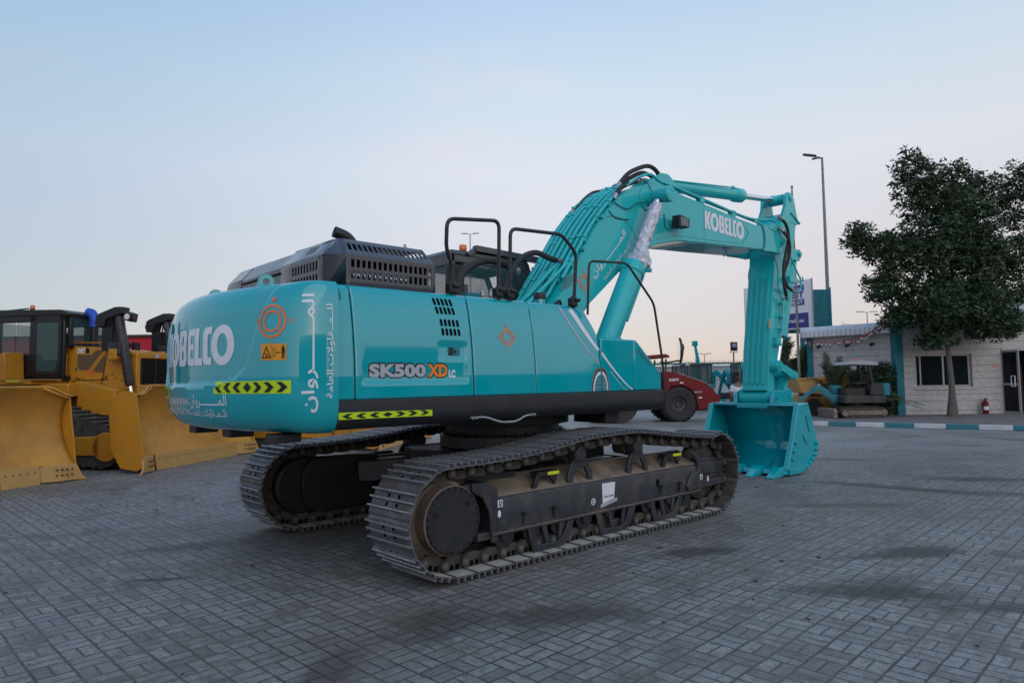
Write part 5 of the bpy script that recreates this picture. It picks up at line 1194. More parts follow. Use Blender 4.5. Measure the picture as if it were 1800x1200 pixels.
        if s < 0:
            g = lambda u, v: (u, -.6065, v)
            decal('model_lettering', shift(text('D8T', .22, .115, .05), -2.79, 2.475), g, 'decal_white', hood)
            decal('model_badge', ([(-2.56,2.47),(-2.50,2.47),(-2.47,2.53),(-2.50,2.60),(-2.57,2.60)], [(0,1,2,3,4)]), g, 'decal_black', hood)
            decal('owner_lettering', shift(arabic_name(.92, .14, .014, 9), -2.92, 1.83), g, 'decal_black', hood)
            decal('owner_lettering', shift(text('\uFE94\uFEF4' + '\u0640'*2 + '\uFEDF\uFEED\uFEAA\uFEDF\uFE8D', .75, .10, .01), -2.82, 1.70), g, 'decal_black', hood)
            decal('owner_emblem', emblem(-2.42, 2.05, .085), g, 'decal_red', hood)
    m = MB(); m.box(-1.345,-1.30,-.50,.50,1.60,2.34)
    m.done('radiator', 'matte_black', hood)
    m = MB()
    for k in range(15): m.box(-1.30,-1.275,-.48,.48,1.63+.048*k,1.645+.048*k)
    for y in (-.46,-.01,.44): m.box(-1.285,-1.262,y,y+.02,1.6,2.34)
    m.done('grille', 'charcoal', hood)
    m = MB(); m.box(-1.40,-1.255,-.62,-.49,1.2,2.42); m.box(-1.40,-1.255,.49,.62,1.2,2.42); m.box(-1.40,-1.25,-.62,.62,2.34,2.47); m.box(-1.40,-1.25,-.62,.62,1.15,1.60); gd = m.done('radiator_guard', 'yellow', hood, bevel=.02)
    decal('model_badge', rectf(-.05, 2.36, .09, 2.44), lambda u, v: (-1.248, u, v), 'decal_silver', gd)
    m = MB()
    for x, z in ((-1.85,2.25),(-1.62,2.25),(-1.87,2.0),(-1.62,2.0),(-1.80,1.90),(-1.80,1.70),(-1.62,1.85)): m.cyl((x,-.60,z),(x,-.615,z),.018,seg=8)
    m.box(-1.98,-1.87,-.606,-.60,1.62,1.72); m.done('bolts', 'dozer_mesh', hood)
    m = MB(); m.tube(fillet([(-2.95,-.45,2.62),(-2.95,-.45,2.74),(-2.1,-.45,2.70),(-2.0,-.45,2.60)], .05), .013); m.done('grab_handle', 'yellow', hood)
    # lift cylinders with lamps
    for s in (-1, 1):
        y = s*.78
        m = MB(); m.cyl((-1.62,s*.55,2.44),(-1.62,s*.95,2.40),.10); m.obox((-1.60,s*.78,2.42),(.20,.34,.24)); m.done('trunnion', 'yellow', D, bevel=.02)
        m = MB(); m.lathe([(.0,0),(.085,0),(.095,.05),(.095,1.62),(.075,1.66),(.0,1.66)], (-1.60,y,3.36), Vector((-1.28+1.60,0,1.70-3.36)).normalized(), 24)
        m.cyl((-1.56,y-.14,2.50),(-1.56,y+.14,2.50),.12); m.obox((-1.58,y,2.55),(.30,.30,.26)); lc = m.done('lift_cylinder', 'frame_gray', D, bevel=.01)
        m = MB(); m.cyl((-1.28,y,1.72),(-.40,y*1.0,1.02) if False else (-1.17,y,1.16),.045); m.done('rod', 'chrome', lc)
        m = MB(); m.prism([(-2.06,3.02),(-2.06,3.28),(-1.98,3.33),(-1.60,3.46),(-1.42,3.46),(-1.42,3.30),(-1.80,3.20),(-1.86,3.02)], y-.13, y+.13); m.sph((-2.02,y,3.15),.13); lb = m.done('lamp_box', 'black', lc, bevel=.015)
        m = MB(); m.prism([(-1.36,3.16),(-1.22,3.12),(-1.18,3.30),(-1.34,3.36)], y-.12+s*.0, y+.10); hl = m.done('head_lamp', 'black', lb, bevel=.01)
        m = MB(); m.cyl((-1.225,y,3.22),(-1.19,y,3.215),.07,seg=20); m.cyl((-1.28,y-.122,3.235),(-1.28,y-.135,3.235),.065,seg=20); m.done('lamp_lens', 'chrome', hl)
        m = MB()
        for k in range(3): m.tube(smooth_path([(-1.72,y-.08+.07*k,3.25),(-1.82+.03*k,y-.08+.07*k,2.9),(-1.78+.05*k,y-.06+.05*k,2.55),(-1.7,y-.05,2.3)],5), .018, seg=8)
        m.box(-1.92,-1.66,y-.10,y+.10,2.50,3.02); m.done('hose_guard', 'black', lc)
    # exhaust, intake
    m = MB(); m.cyl((-2.72,-.2,2.6),(-2.72,-.2,3.20),.085,seg=24); m.cyl((-2.72,-.2,2.6),(-2.72,-.2,2.72),.11,seg=24); stk = m.done('exhaust_stack', 'black', D)
    m = MB(); m.tube(smooth_path([(-2.72,-.2,3.10),(-2.72,-.2,3.27),(-2.79,-.2,3.41),(-2.90,-.2,3.45)],5), .105, seg=18, rs=None); m.done('plastic_wrap', 'blue_wrap', stk)
    m = MB(); m.sph((-2.12,.05,2.68),.13); m.cyl((-1.95,.2,2.5),(-1.95,.2,2.74),.09); m.done('air_filter', 'black', D)
    # cab
    m = MB(); c0, c1, Y_ = -4.75, -2.95, .80
    m.box(c0,c1,-Y_,Y_,1.88,1.98)
    m.prism([(c0,3.34),(c1-.05,3.34),(c1+.10,3.30),(c1+.12,3.38),(c1-.1,3.46),(c0,3.50),(c0-.05,3.44)], -Y_-.02, Y_+.02)
    for y in (-Y_, Y_-.07):
        for x, w_ in ((c0,.12),(-3.86,.20),(c1-.14,.14)): m.box(x,x+w_,y,y+.07,1.9,3.36)
        m.box(c0,c1,y,y+.07,3.20,3.36); m.box(-3.9,c1,y,y+.07,1.9,2.02); m.box(c0,-3.8,y,y+.07,1.9,2.48)
    m.box(c1,c1+.08,-.72,-.62,2.60,3.34); m.box(c1,c1+.08,.62,.72,2.60,3.34); m.box(c1+.02,c1+.08,-.72,.72,2.60,2.70)
    cab = m.done('cab', 'black', D, bevel=.02)
    m = MB(); pts = fillet2([(-3.70,2.0),(-3.06,2.0),(-3.02,2.3),(-3.02,3.24),(-3.70,3.24)], .07, 4); m.prism(pts, -Y_-.03, -Y_-.005); dr = m.done('door', 'black', cab, bevel=.01)
    m = MB(); pts = fillet2([(-3.63,2.08),(-3.13,2.08),(-3.08,2.35),(-3.08,3.17),(-3.63,3.17)], .07, 4); m.prism(pts, -Y_-.035, -Y_-.031); m.done('door_glass', 'cab_glass', dr)
    for x0, x1 in ((-4.62,-4.26),(-4.22,-3.88)):
        m = MB(); m.box(x0,x1,-Y_+.01,-Y_+.03,2.5,3.2); m.done('side_window', 'cab_glass', cab)
    m = MB(); m.box(c0+.02,c0+.04,-.7,.7,2.3,3.2); m.box(c1+.02,c1+.04,-.6,.6,2.65,3.3); m.box(-4.6,-3.1,Y_-.04,Y_-.03,2.1,3.2); m.done('window_glass', 'cab_glass', cab)
    m = MB(); m.box(-3.85,-3.4,-.25,.25,2.05,2.35); m.box(-3.9,-3.75,-.25,.25,2.35,3.0); m.done('seat', 'rubber', cab, bevel=.05)
    m = MB(); m.loft([[(-3.95,-.28,2.3),(-3.45,-.28,2.3),(-3.45,.28,2.3),(-3.95,.28,2.3)],[(-3.97,-.27,2.7),(-3.62,-.27,2.6),(-3.62,.27,2.6),(-3.97,.27,2.7)],[(-3.92,-.15,3.06),(-3.75,-.12,3.06),(-3.75,.12,3.06),(-3.92,.15,3.06)]]); m.done('seat_cover', 'cab_glass', cab)
    m = MB(); m.tube([(-4.9,-.70,3.42),(-4.75,-.72,3.48),(-3.98,-.72,3.52)], .016); m.cyl((-3.90,-.70,3.46),(-3.90,-.70,3.52),.05); m.done('roof_rail', 'black', cab)
    m = MB(); m.lathe([(.0,0),(.05,0),(.052,.05),(.035,.08),(.0,.085)], (-3.90,-.70,3.515), (0,0,1), 18); m.done('beacon_lens', 'decal_red', cab)
    m = MB(); m.prism([(-5.1,1.90),(-5.1,2.44),(-4.25,2.44),(-3.97,2.50),(-3.93,1.90)], -1.32, -.83); ft = m.done('fender_box', 'yellow', D, bevel=.02)
    m = MB(); m.prism([(-5.1,1.90),(-5.1,2.44),(-4.25,2.44),(-3.97,2.50),(-3.93,1.90)], .83, 1.32); m.done('fender_box', 'yellow', D, bevel=.02)
    decal('fleet_number', shift(text('CT-105', .42, .06, .01), -4.75, 2.28), lambda u, v: (u, -1.322, v), 'decal_black', ft)
    m = MB(); m.box(-4.95,-2.95,-1.56,-.85,1.88,1.90); m.box(-3.55,-3.20,-1.57,-1.55,1.84,1.87); m.done('walk_plate', 'yellow_pale', D)
    m = MB(); m.box(-3.62,-3.30,-1.575,-1.56,1.845,1.875); m.done('reflective_tape', 'hivis2', D)
    m = MB(); m.box(-5.6,-4.9,-.7,.7,.7,1.9); m.done('rear_tank', 'yellow', D, bevel=.05)
    for o_ in kids(D):
        if o_.name.startswith('blade'): o_.location.x -= .16
    return D
def place_dozer(o, u, n, drz, label):
    o.location = (u*.8+n*.6, u*.6-n*.8, 0); o.rotation_euler = (0, 0, math.atan2(-.8, .6)+drz); o['label'] = label
dz = make_dozer('yellow bulldozer')
place_dozer(dz, 5.44, -8.08, 0, 'yellow bulldozer with a blue wrapped exhaust, its black cab in full view')
d2 = copy_tree(dz); place_dozer(d2, .56, -9.0, R(-7), 'bulldozer nearest the camera, cut off at the photo edge with only its curved blade showing')
d3 = copy_tree(dz); place_dozer(d3, 9.8, -4.9, 0, 'bulldozer farthest back, glimpsed as yellow through the gap under the excavator')
# ================================================================== BACKGROUND
RX, RY = Vector((.735,-.678,0)), Vector((.678,.735,0))
def bg(D, r, z=0): p = Vector((-5.926,-6.403,0))+RX*r+RY*D; return Vector((p.x, p.y, z))
RZ = math.atan2(-.678, .735)
mat('stone', (.56,.545,.54), .75, noise_amt=.6, nscale=5, col2=(.36,.34,.335), bump=.35, bscale=16)
mat('stone_brown', (.40,.35,.32), .75, noise_amt=.45, nscale=3)
mat('joint', (.24,.23,.235), .9)
mat('fascia', (.36,.38,.42), .5, noise_amt=.3, nscale=4, col2=(.24,.25,.27))
mat('fascia_pale', (.70,.72,.75), .5, noise_amt=.3, nscale=4, col2=(.38,.39,.41))
mat('teal_wall', (.015,.19,.235), .6, noise_amt=.25, nscale=3)
mat('pole', (.26,.27,.285), .5, metal=.2, noise_amt=.2, nscale=4)
mat('bark', (.16,.135,.12), .9, noise_amt=.6, nscale=7, col2=(.08,.068,.06), bump=.6, bscale=18)
mat('leaf_dark', (.030,.062,.032), .6, noise_amt=.3, nscale=.6, spec=.3)
mat('leaf_mid', (.065,.115,.052), .55, spec=.3)
mat('leaf_olive', (.105,.11,.065), .6, spec=.3)
mat('palm_leaf', (.060,.10,.055), .5)
mat('palm_dry', (.12,.10,.07), .8)
mat('sign_white', (.74,.75,.80), .4)
mat('sign_blue', (.05,.045,.25), .4)
mat('sign_dark', (.04,.035,.10), .5)
mat('kerb_teal', (.025,.20,.25), .6, noise_amt=.4, nscale=6, col2=(.06,.16,.19))
mat('kerb_white', (.62,.63,.65), .6, noise_amt=.5, nscale=5, col2=(.38,.37,.36))
mat('pavement', (.20,.185,.18), .8, noise_amt=.4, nscale=2)
mat('alu', (.38,.38,.39), .45, metal=.3)
mat('dark_room', (.02,.018,.018), .9)
mat('wood', (.10,.05,.03), .6)
mat('flag_red', (.55,.08,.06), .7); mat('flag_green', (.03,.22,.14), .7); mat('flag_blue', (.10,.13,.22), .7)
mat('fence_white', (.60,.63,.65), .6)
mat('skin', (.20,.10,.065), .6); mat('shirt', (.70,.72,.80), .8, noise_amt=.2, nscale=12); mat('jeans', (.045,.075,.16), .85); mat('hair', (.010,.008,.007), .6)
mat('far_wall', (.42,.42,.43), .8, noise_amt=.3, nscale=.4)
# raised pavement and painted kerb
KD = Vector((.19,-.982,0)).normalized(); K0 = Vector((18.05,4.55,0))
m = MB(); L_ = .86
pts = [K0+KD*L_*k for k in range(16)]; c_ = Vector((KD.y,-KD.x,0)); c_ = -c_ if c_.x < 0 else c_
for k in range(15):
    m.mi = k % 2; a, b = pts[k], pts[k+1]
    m._add([a, b, b+c_*.2, a+c_*.2, a+Vector((0,0,.15)), b+Vector((0,0,.15)), b+c_*.2+Vector((0,0,.15)), a+c_*.2+Vector((0,0,.15))], [(0,3,2,1),(4,5,6,7),(0,1,5,4),(1,2,6,5),(2,3,7,6),(3,0,4,7)])
arc = [K0+Vector((1.6*(1-math.cos(a)), 1.6*math.sin(a), 0)) for a in [R(18*k) for k in range(6)]]
for k in range(5):
    m.mi = (k+1)//2 % 2; a, b = arc[k], arc[k+1]; i0, i1 = [p.lerp(K0+Vector((1.6,0,0)), .125) for p in (a, b)]
    m._add([a, b, i1, i0, a+Vector((0,0,.15)), b+Vector((0,0,.15)), i1+Vector((0,0,.15)), i0+Vector((0,0,.15))], [(0,3,2,1),(4,5,6,7),(0,1,5,4),(1,2,6,5),(2,3,7,6),(3,0,4,7)])
tag(m.done('kerb', ['kerb_white', 'kerb_teal'], bevel=.015), kind='structure')
m = MB(); e = pts[-1]; far_ = Vector((13,9,0))
m._add([p+Vector((0,0,.146)) for p in [K0+c_*.1, e+c_*.1, e+far_, Vector((32,14,0)), K0+Vector((12,4,0)), K0+Vector((1.6,1.5,0))]], [(0,1,2,3,4,5)])
tag(m.done('pavement', 'pavement'), kind='structure')
# ---- right building (local x to the right, y away)
GZ = .15
O1 = bg(27.3, 15.25)
def stone_wall(m, w0, w1, z0, z1, holes, y=0, th=.25, jm=1, course=.30):
    xs = sorted({w0, w1} | {h[0] for h in holes} | {h[1] for h in holes}); zs = sorted({z0, z1} | {h[2] for h in holes} | {h[3] for h in holes})
    for x0, x1 in zip(xs, xs[1:]):
        for a, b in zip(zs, zs[1:]):
            if any(h[0] <= x0 and x1 <= h[1] and h[2] <= a and b <= h[3] for h in holes): continue
            m.mi = 0; m.box(x0, x1, y, y+th, a, b)
    m.mi = jm; z = z0+course; k = 0
    while z < z1-.05:
        ivs = [(w0, w1)]
        for h in holes:
            if h[2] < z < h[3]: ivs = [q for i in ivs for q in ((i[0], min(i[1], h[0])), (max(i[0], h[1]), i[1])) if q[1] > q[0]]
        for a, b in ivs: m.box(a, b, y-.003, y+.004, z-.011, z+.011)
        k += 1; z += course*(1.25 if k % 3 == 1 else .85)
B1 = thing('office_building', 'stone clad single storey office with rounded grey roof edge, tree and open door in front', 'building', O1, RZ)
m = MB(); stone_wall(m, .28, 4.20, GZ-.15, 3.95, [(.80,3.06,1.22,2.54)]); stone_wall(m, 5.75, 9.5, GZ-.15, 3.95, []); stone_wall(m, 4.20, 5.75, 2.72, 3.95, []); m.mi = 0; m.prism([(.28,.25),(.48,.25),(3.4,5.0),(9.5,5.0),(9.5,5.2),(3.3,5.2)], 0, 3.95, 'z'); m.box(9.3,9.5,.25,5,0,3.95)
m.done('wall', ['stone', 'joint'], B1)
m = MB(); m.prism([(-.10,-.004),(-.10,.25),(4.3,.25),(4.3,-.004)] if False else [(0,0)]*0 or [(0,-.08),(.30,-.08),(.30,.30),(0,.30)], 0.0, 3.95, 'z'); m.done('corner_pillar', 'teal_wall', B1, bevel=.01)
m = MB(); prof = fillet2([(-.55,3.93),(-.55,4.20),(-.40,4.46),(.4,4.50),(5.4,4.50),(5.4,3.93)], [.04,.12,.15,.2,0,0], 5); m.prism(prof, -.35, 9.8, 'x'); rf = m.done('roof', 'fascia', B1, ang=50)
for v in rf.data.vertices:            # the side of the roof runs back along the skewed end wall
    if v.co.x < 1 and v.co.y > -.2: v.co.x += .60*(v.co.y+.2)
m = MB()
for k in range(12): m.box(.35+.8*k, .37+.8*k, -.556, -.545, 3.95, 4.2)
m.done('roof_seams', 'joint', rf)
wd = MB(); wd.box(.80,3.06,.10,.16,1.22,1.30); wd.box(.80,3.06,.10,.16,2.46,2.54); wd.box(.80,.90,.10,.16,1.30,2.46); wd.box(2.96,3.06,.10,.16,1.30,2.46); wd.box(1.92,1.99,.08,.15,1.30,2.46); wd.box(1.00,1.06,.06,.12,1.30,2.46); wf = wd.done('window', 'alu', B1, bevel=.006)
m = MB(); m.box(.90,1.95,.13,.14,1.30,2.46); m.done('pane', 'window_glass', wf)
m = MB(); m.box(1.99,2.96,.13,.14,1.30,2.46); m.done('pane', 'window_glass', wf)
m = MB(); m.box(.72,3.14,-.05,.10,1.12,1.215); m.done('sill', 'stone', wf, bevel=.01)
m = MB(); m.box(.8,3.1,1.5,1.52,1.0,2.6); m.box(1.0,1.6,1.0,1.2,1.0,1.9); m.done('office_interior', 'dark_room', B1)
m = MB(); m.box(4.20,4.28,.0,.10,.15,2.72); m.box(5.67,5.75,.0,.10,.15,2.72); m.box(4.20,5.75,.0,.10,2.62,2.72); df = m.done('door_frame', 'alu', B1, bevel=.006)
m = MB(); m.obox((4.37,-.28,1.40),(.62,.05,2.42), Matrix.Rotation(R(-70),3,'Z')); dr = m.done('door', 'window_glass', B1)
m = MB(); q = Matrix.Rotation(R(-70),3,'Z')
for dx, w_ in ((-.31,.07),(.31,.07)): m.obox(Vector((4.37,-.28,1.40))+q@Vector((dx,0,0)), (w_,.06,2.44), q)
for dz_ in (-1.2,1.2,-.1): m.obox(Vector((4.37,-.28,1.40+dz_)), (.62,.06,.08), q)
m.done('door_rail', 'alu', dr)
m = MB(); c = Vector((4.44,-.50,1.42)); m.tube([c+q@Vector((0,-.10,-.20)), c+q@Vector((.0,-.10,.20)), c+q@Vector((-.14,-.10,.20)), c+q@Vector((-.14,-.10,-.20)), c+q@Vector((0,-.10,-.20))], .018); m.done('handle', 'white', dr)
m = MB(); m.box(4.28,5.7,1.2,1.25,.1,2.6); m.box(4.2,4.25,.3,1.2,.1,2.6); m.done('entrance_interior', 'dark_room', B1)
m = MB(); m.box(4.75,5.6,.75,.8,.2,2.1); m.done('inner_door', 'wood', B1)
o = MB(); o.box(3.90,4.02,-.02,-.003,1.98,2.10); fs = o.done('sign', 'decal_red', None); fs.location = O1; fs.rotation_euler = (0,0,RZ); tag(fs, 'small red square notice on the stone wall left of the door', 'sign')
decal('symbol', ringf(3.96,2.04,.02,.035,12), lambda u, v: (u, -.021, v), 'white', fs)
# fire extinguisher
F = thing('fire_extinguisher', 'red fire extinguisher standing by the stone wall near the door', 'extinguisher', O1+RX*3.36-RY*.22+Vector((0,0,GZ)), RZ)
m = MB(); m.lathe([(.0,0),(.10,0),(.105,.02),(.105,.42),(.09,.48),(.04,.52),(.03,.54),(.0,.54)], (0,0,0), (0,0,1), 24); m.done('cylinder', 'red', F, ang=40)
m = MB(); m.box(-.03,.05,-.02,.02,.54,.60); m.box(-.06,.10,-.015,.015,.59,.61); m.done('valve', 'black', F); m = MB(); m.tube(smooth_path([(-.03,0,.56),(-.13,0,.50),(-.14,0,.25),(-.11,-.02,.12)],5), .013); m.done('hose', 'rubber', F)
m = MB(); m.lathe([(.106,.16),(.106,.30)], (0,0,0), (0,0,1), 10, a0=R(150), a1=R(260)); m.done('label', 'white', F)
# ---- left building
O2 = bg(27.55, 15.27); A2 = bg(30.2, 13.06); v_ = (O2-A2); rz2 = math.atan2(v_.y, v_.x); W2 = v_.length
B2 = thing('office_building', 'lower stone building with pale ribbed roof edge and flag bunting, behind the small excavator', 'building', A2, rz2)
m = MB(); hs_ = [(.95,1.65,1.30,2.22),(2.15,3.15,1.20,2.28)]; stone_wall(m, .2, W2, 0, 3.42, hs_, course=.31); m.mi = 0; m.box(.2,W2,4,4.2,0,3.4); m.box(.2,.4,.25,4,0,3.4); m.done('wall', ['stone', 'joint'], B2)
m = MB(); m.box(-.02,.22,-.06,.25,0,3.42); m.done('corner_pillar', 'teal_wall', B2, bevel=.01)
m = MB(); prof = fillet2([(-.42,3.40),(-.42,3.62),(-.30,3.84),(.3,3.90),(4.3,3.90),(4.3,3.40)], [.03,.1,.12,.1,0,0], 5); m.prism(prof, -.14, W2+.1, 'x'); rf = m.done('roof', 'fascia_pale', B2, ang=50)
m = MB()
for k in range(19): m.box(-.05+.19*k, -.035+.19*k, -.424, -.415, 3.42, 3.68)
m.done('roof_seams', 'joint', rf)
for h in hs_:
    m = MB(); m.box(h[0],h[1],.08,.14,h[2],h[2]+.06); m.box(h[0],h[1],.08,.14,h[3]-.06,h[3]); m.box(h[0],h[0]+.05,.08,.14,h[2],h[3]); m.box(h[1]-.05,h[1],.08,.14,h[2],h[3]); m.box((h[0]+h[1])/2-.02,(h[0]+h[1])/2+.02,.08,.14,h[2],h[3]); wf = m.done('window', 'alu', B2)
    m = MB(); m.box(h[0],h[1],.12,.125,h[2],h[3]); m.done('pane', 'window_glass', wf)
m = MB(); m.box(.4,W2,1.4,1.45,.1,3.3); m.done('office_interior', 'dark_room', B2)
for x in (.55, 1.75, 2.75):
    m = MB(); m.box(x-.06,x+.06,-.14,0,2.98,3.06); m.cyl((x,-.12,3.02),(x,-.22,2.95),.05,seg=10); m.done('wall_lamp', 'black', B2)
# bunting
BT = thing('bunting', 'string of small red, white and green flags hung along the low roof edge', 'bunting', A2, rz2)
m = MB(); sp_ = [(.05,-.45,3.30),(1.0,-.46,3.16),(2.0,-.46,3.24),(2.7,-.46,3.42),(W2-.3,-.50,3.66),(W2+.1,-.6,3.92)]; P = smooth_path(sp_, 8); m.tube(P, .005, seg=5); m.done('string', 'black', BT)
for k in range(27):
    t = (k+.5)/27*(len(P)-1); p = P[int(t)].lerp(P[min(len(P)-1, int(t)+1)], t-int(t)); w_ = .05; h_ = random.uniform(.17,.25); tw = random.uniform(-.6,.6); dx = Vector((math.cos(tw)*w_, math.sin(tw)*w_, 0))
    m = MB(); cs_ = random.choice([(0,1,2),(0,3,1),(3,0,0),(0,1,3)])
    for q in range(3): m.mi = cs_[q]; a = p-Vector((0,0,h_*q/3)); b = p-Vector((0,0,h_*(q+1)/3)); kx = dx*(1-.15*q); m._add([a-kx, a+kx, b+kx*.9, b-kx*.9], [(0,1,2,3)])
    m.done('flag', ['flag_red', 'white', 'flag_green', 'flag_blue'], BT, solid=.002)
# ---- leaves
def leafball(m, c, r, n, size, mats_=(0,1), flat=1.0, elong=1.6):
    c = Vector(c)
    for k in range(n):
        d = Vector((random.gauss(0,1), random.gauss(0,1), random.gauss(0,1))).normalized(); p = c+Vector((d.x*r[0], d.y*r[1], d.z*r[2]))*(random.random()**.45)
        a = Vector((random.gauss(0,1), random.gauss(0,1), random.gauss(0,.6))).normalized(); b = a.orthogonal().normalized(); b = Quaternion(a, random.uniform(0, 2*PI)) @ b
        s = size*random.uniform(.6, 1.3); m.mi = random.choice(mats_)
        m._add([p, p+a*s*.5+b*s*.30, p+a*s*elong, p+a*s*.5-b*s*.30], [(0,1,2,3)])
def tree(label, base, trunk, limbs, lobes, name='tree', r0=.135, leaf=.12, dens=1.75):
    T = thing(name, label, 'tree', base)
    m = MB(); P = smooth_path(trunk, 5); n = len(P); m.tube(P, 1, seg=12, rs=[r0*(1.5-.75*min(1, i/4*1.0)) if i < 4 else r0*(.85-.45*i/n) for i in range(n)]); tr = m.done('trunk', 'bark', T, ang=80)
    for L in limbs:
        m = MB(); P = smooth_path(L[0], 4); n = len(P); m.tube(P, 1, seg=7, rs=[L[1]*(1-.8*i/n) for i in range(n)]); m.done('limb', 'bark', tr, ang=80)
    m = MB()
    for (c, r, w_) in lobes:
        # a lobe is many small twigs' clumps scattered through its volume
        nn = int(w_*dens)
        for k in range(nn):
            d = Vector((random.gauss(0,1), random.gauss(0,1), random.gauss(0,1))).normalized(); q = Vector(c)+Vector((d.x*r[0], d.y*r[1], d.z*r[2]))*(random.random()**.42)
            rr = random.uniform(.16,.34); leafball(m, q, (rr,rr,rr*.85), random.randint(16,30), leaf, random.choice([(0,0,1),(0,),(0,1,2),(1,0)]))
    m.done('crown', ['leaf_dark', 'leaf_mid', 'leaf_olive'], T, flat=True)
    return T
tb = O1+RX*1.36-RY*1.30+Vector((0,0,GZ))
tx = lambda r, dd, z: tuple(RX*r+RY*dd+Vector((0,0,z)))
lob = lambda r, dd, z, a, b, c, w_: (tx(r, dd, z), (a, b, c), w_)
TREE1 = tree('tall dark leafed tree with a pale trunk in front of the office window', tb, [tx(0,0,0),tx(.02,0,1.2),tx(-.04,0,2.4),tx(.05,.1,3.6),tx(0,.1,5.2),tx(-.2,0,7)],
     [([tx(0,0,2.9),tx(-.8,0,4.2),tx(-2.0,.1,5.8),tx(-3.2,0,6.9)], .10), ([tx(0,0,3.2),tx(.8,.2,4.6),tx(1.4,.2,6.2)], .10), ([tx(0,.1,4.5),tx(-.8,-.2,6.2),tx(-1.2,0,8.6)], .08), ([tx(0,0,3.0),tx(-.8,-.1,3.4),tx(-1.8,0,3.7)], .06), ([tx(0,0,3.3),tx(1.0,-.3,3.8),tx(2.0,-.2,4.0)], .06)],
     [lob(-1.0,0,8.8,.80,.8,1.65,70), lob(.2,0,8.2,1.1,1.0,1.6,95), lob(1.3,0,7.3,.9,.9,1.2,60), lob(-.5,0,6.3,1.5,1.4,1.6,190), lob(-2.1,0,6.3,1.0,.8,.75,60), lob(-3.2,0,6.75,.8,.6,.65,38), lob(-2.2,0,5.0,1.0,.9,.7,60), lob(1.1,0,6.0,1.2,1.0,1.3,110), lob(-.3,-.2,4.2,1.6,1.4,1.0,170), lob(1.5,-.2,3.6,1.3,1.0,.8,120), lob(-1.9,0,3.75,.75,.6,.5,24), lob(-.5,-.2,2.9,.7,.7,.42,30), lob(1.0,0,4.6,1.3,1.2,.8,70)])
tree('second tree at the photo edge, crown rising behind the roof corner', bg(28.6, 22.3, 0), [tx(0,0,0),tx(0,0,2),tx(.1,0,4),tx(.1,0,6.5)],
     [([tx(0,0,3.2),tx(-1.2,0,4.6),tx(-2.0,0,6.0)], .09)],
     [lob(-3.3,0,8.9,.7,.7,1.7,62), lob(-2.8,0,7.0,1.0,.9,1.2,70), lob(-2.2,0,9.2,.5,.6,1.2,34), lob(-1.9,0,6.4,1.1,1.0,1.3,95), lob(-.8,0,9.2,.9,.9,1.5,80), lob(.2,0,6.6,1.4,1.2,1.7,120), lob(-2.6,0,5.0,.9,.9,.6,45), lob(-.8,0,4.6,1.3,1.2,.9,80), lob(-1.4,0,3.6,.8,.8,.5,26)], r0=.15)
# palms and shrubs
def frond(m, base, d, L, droop, wid=.22, mi=0, n=22):
    base = Vector(base); d = Vector(d).normalized(); side = d.cross(Vector((0,0,1))).normalized(); P = []
    for k in range(n+1):
        t = k/n; P.append(base+d*L*t-Vector((0,0,droop*L*t*t)))
    m.mi = 1; m.tube(P, .008, seg=4); m.mi = mi
    for k in range(3, n):
        t = k/n; tt = (P[k+1]-P[k-1]).normalized(); w_ = wid*(.4+1.2*t*(1-t)*2.2)
        for s in (-1, 1):
            for _ in range(2):
                e = P[k]+(side*s*.75+tt*.75-Vector((0,0,random.uniform(.0,.35)))).normalized()*w_*random.uniform(.8,1.15); a = P[k]+tt*random.uniform(-.5,.5)*L/n; m._add([a, a+tt*.05, e], [(0,1,2)])
def palm(name, label, base, h, n, L, seed, up=.5, cat='palm', wid=.22, low=False):
    random.seed(seed); T = thing(name, label, cat, base)
    m = MB(); m.lathe([(.14,0),(.16,.1),(.12,h*.5),(.13,h),(.0,h+.05)] if h > .3 else [(.10,0),(.12,h),(.0,h+.03)], (0,0,0), (0,0,1), 10); m.done('trunk', 'bark', T)
    m = MB()
    for k in range(n):
        a = 2*PI*k/n+random.uniform(-.2,.2); el = random.uniform(.15 if low else .3, 1.35)*up*2; frond(m, (0,0,h), (math.cos(a), math.sin(a), math.tan(min(1.4, el))), L*random.uniform(.75,1.1), random.uniform(.25,.6), wid)
    m.done('crown', ['palm_leaf', 'palm_dry'], T, flat=True); random.seed(seed+1); return T
palm('palm', 'young palm with arching fronds at the left end of the stone building', bg(27.6, 12.95, .1), .6, 26, 2.7, 3, .8, low=True, wid=.30)
palm('palm', 'young palm right behind the canopy of the small excavator', bg(27.2, 13.75, .1), .6, 28, 2.4, 5, .8, low=True, wid=.30)
palm('palm', 'dark palm with upright fronds under the trade sign', bg(30.8, 12.95, .1), 1.2, 30, 2.8, 9, 1.0, wid=.34)
palm('palm', 'palm with a frond reaching out beside the excavator arm', bg(31.6, 12.6, .1), 2.0, 20, 2.2, 12, .7, wid=.32)
def shrub(label, base, lobes, cat='shrub'):
    T = thing('shrub', label, cat, base); m = MB(); m.cyl((0,0,0),(0,0,.5),.04,.02,8); m.done('stem', 'bark', T); m = MB()
    for c, r, k in lobes: 
        for _ in range(k): 
            d = Vector((random.gauss(0,1), random.gauss(0,1), random.gauss(0,1))).normalized(); q = Vector(c)+Vector((d.x*r[0], d.y*r[1], d.z*r[2]))*(random.random()**.5); leafball(m, q, (.14,.14,.14), 20, .07, random.choice([(0,0,1),(0,),(1,0)]))
    m.done('foliage', ['leaf_dark', 'leaf_mid', 'leaf_olive'], T, flat=True); return T
shrub('dense dark bush against the turquoise pillar', bg(27.3, 14.75, .1), [(tx(0,0,.75),(.75,.5,.75),170), (tx(.0,0,1.6),(.55,.4,.6),90)])
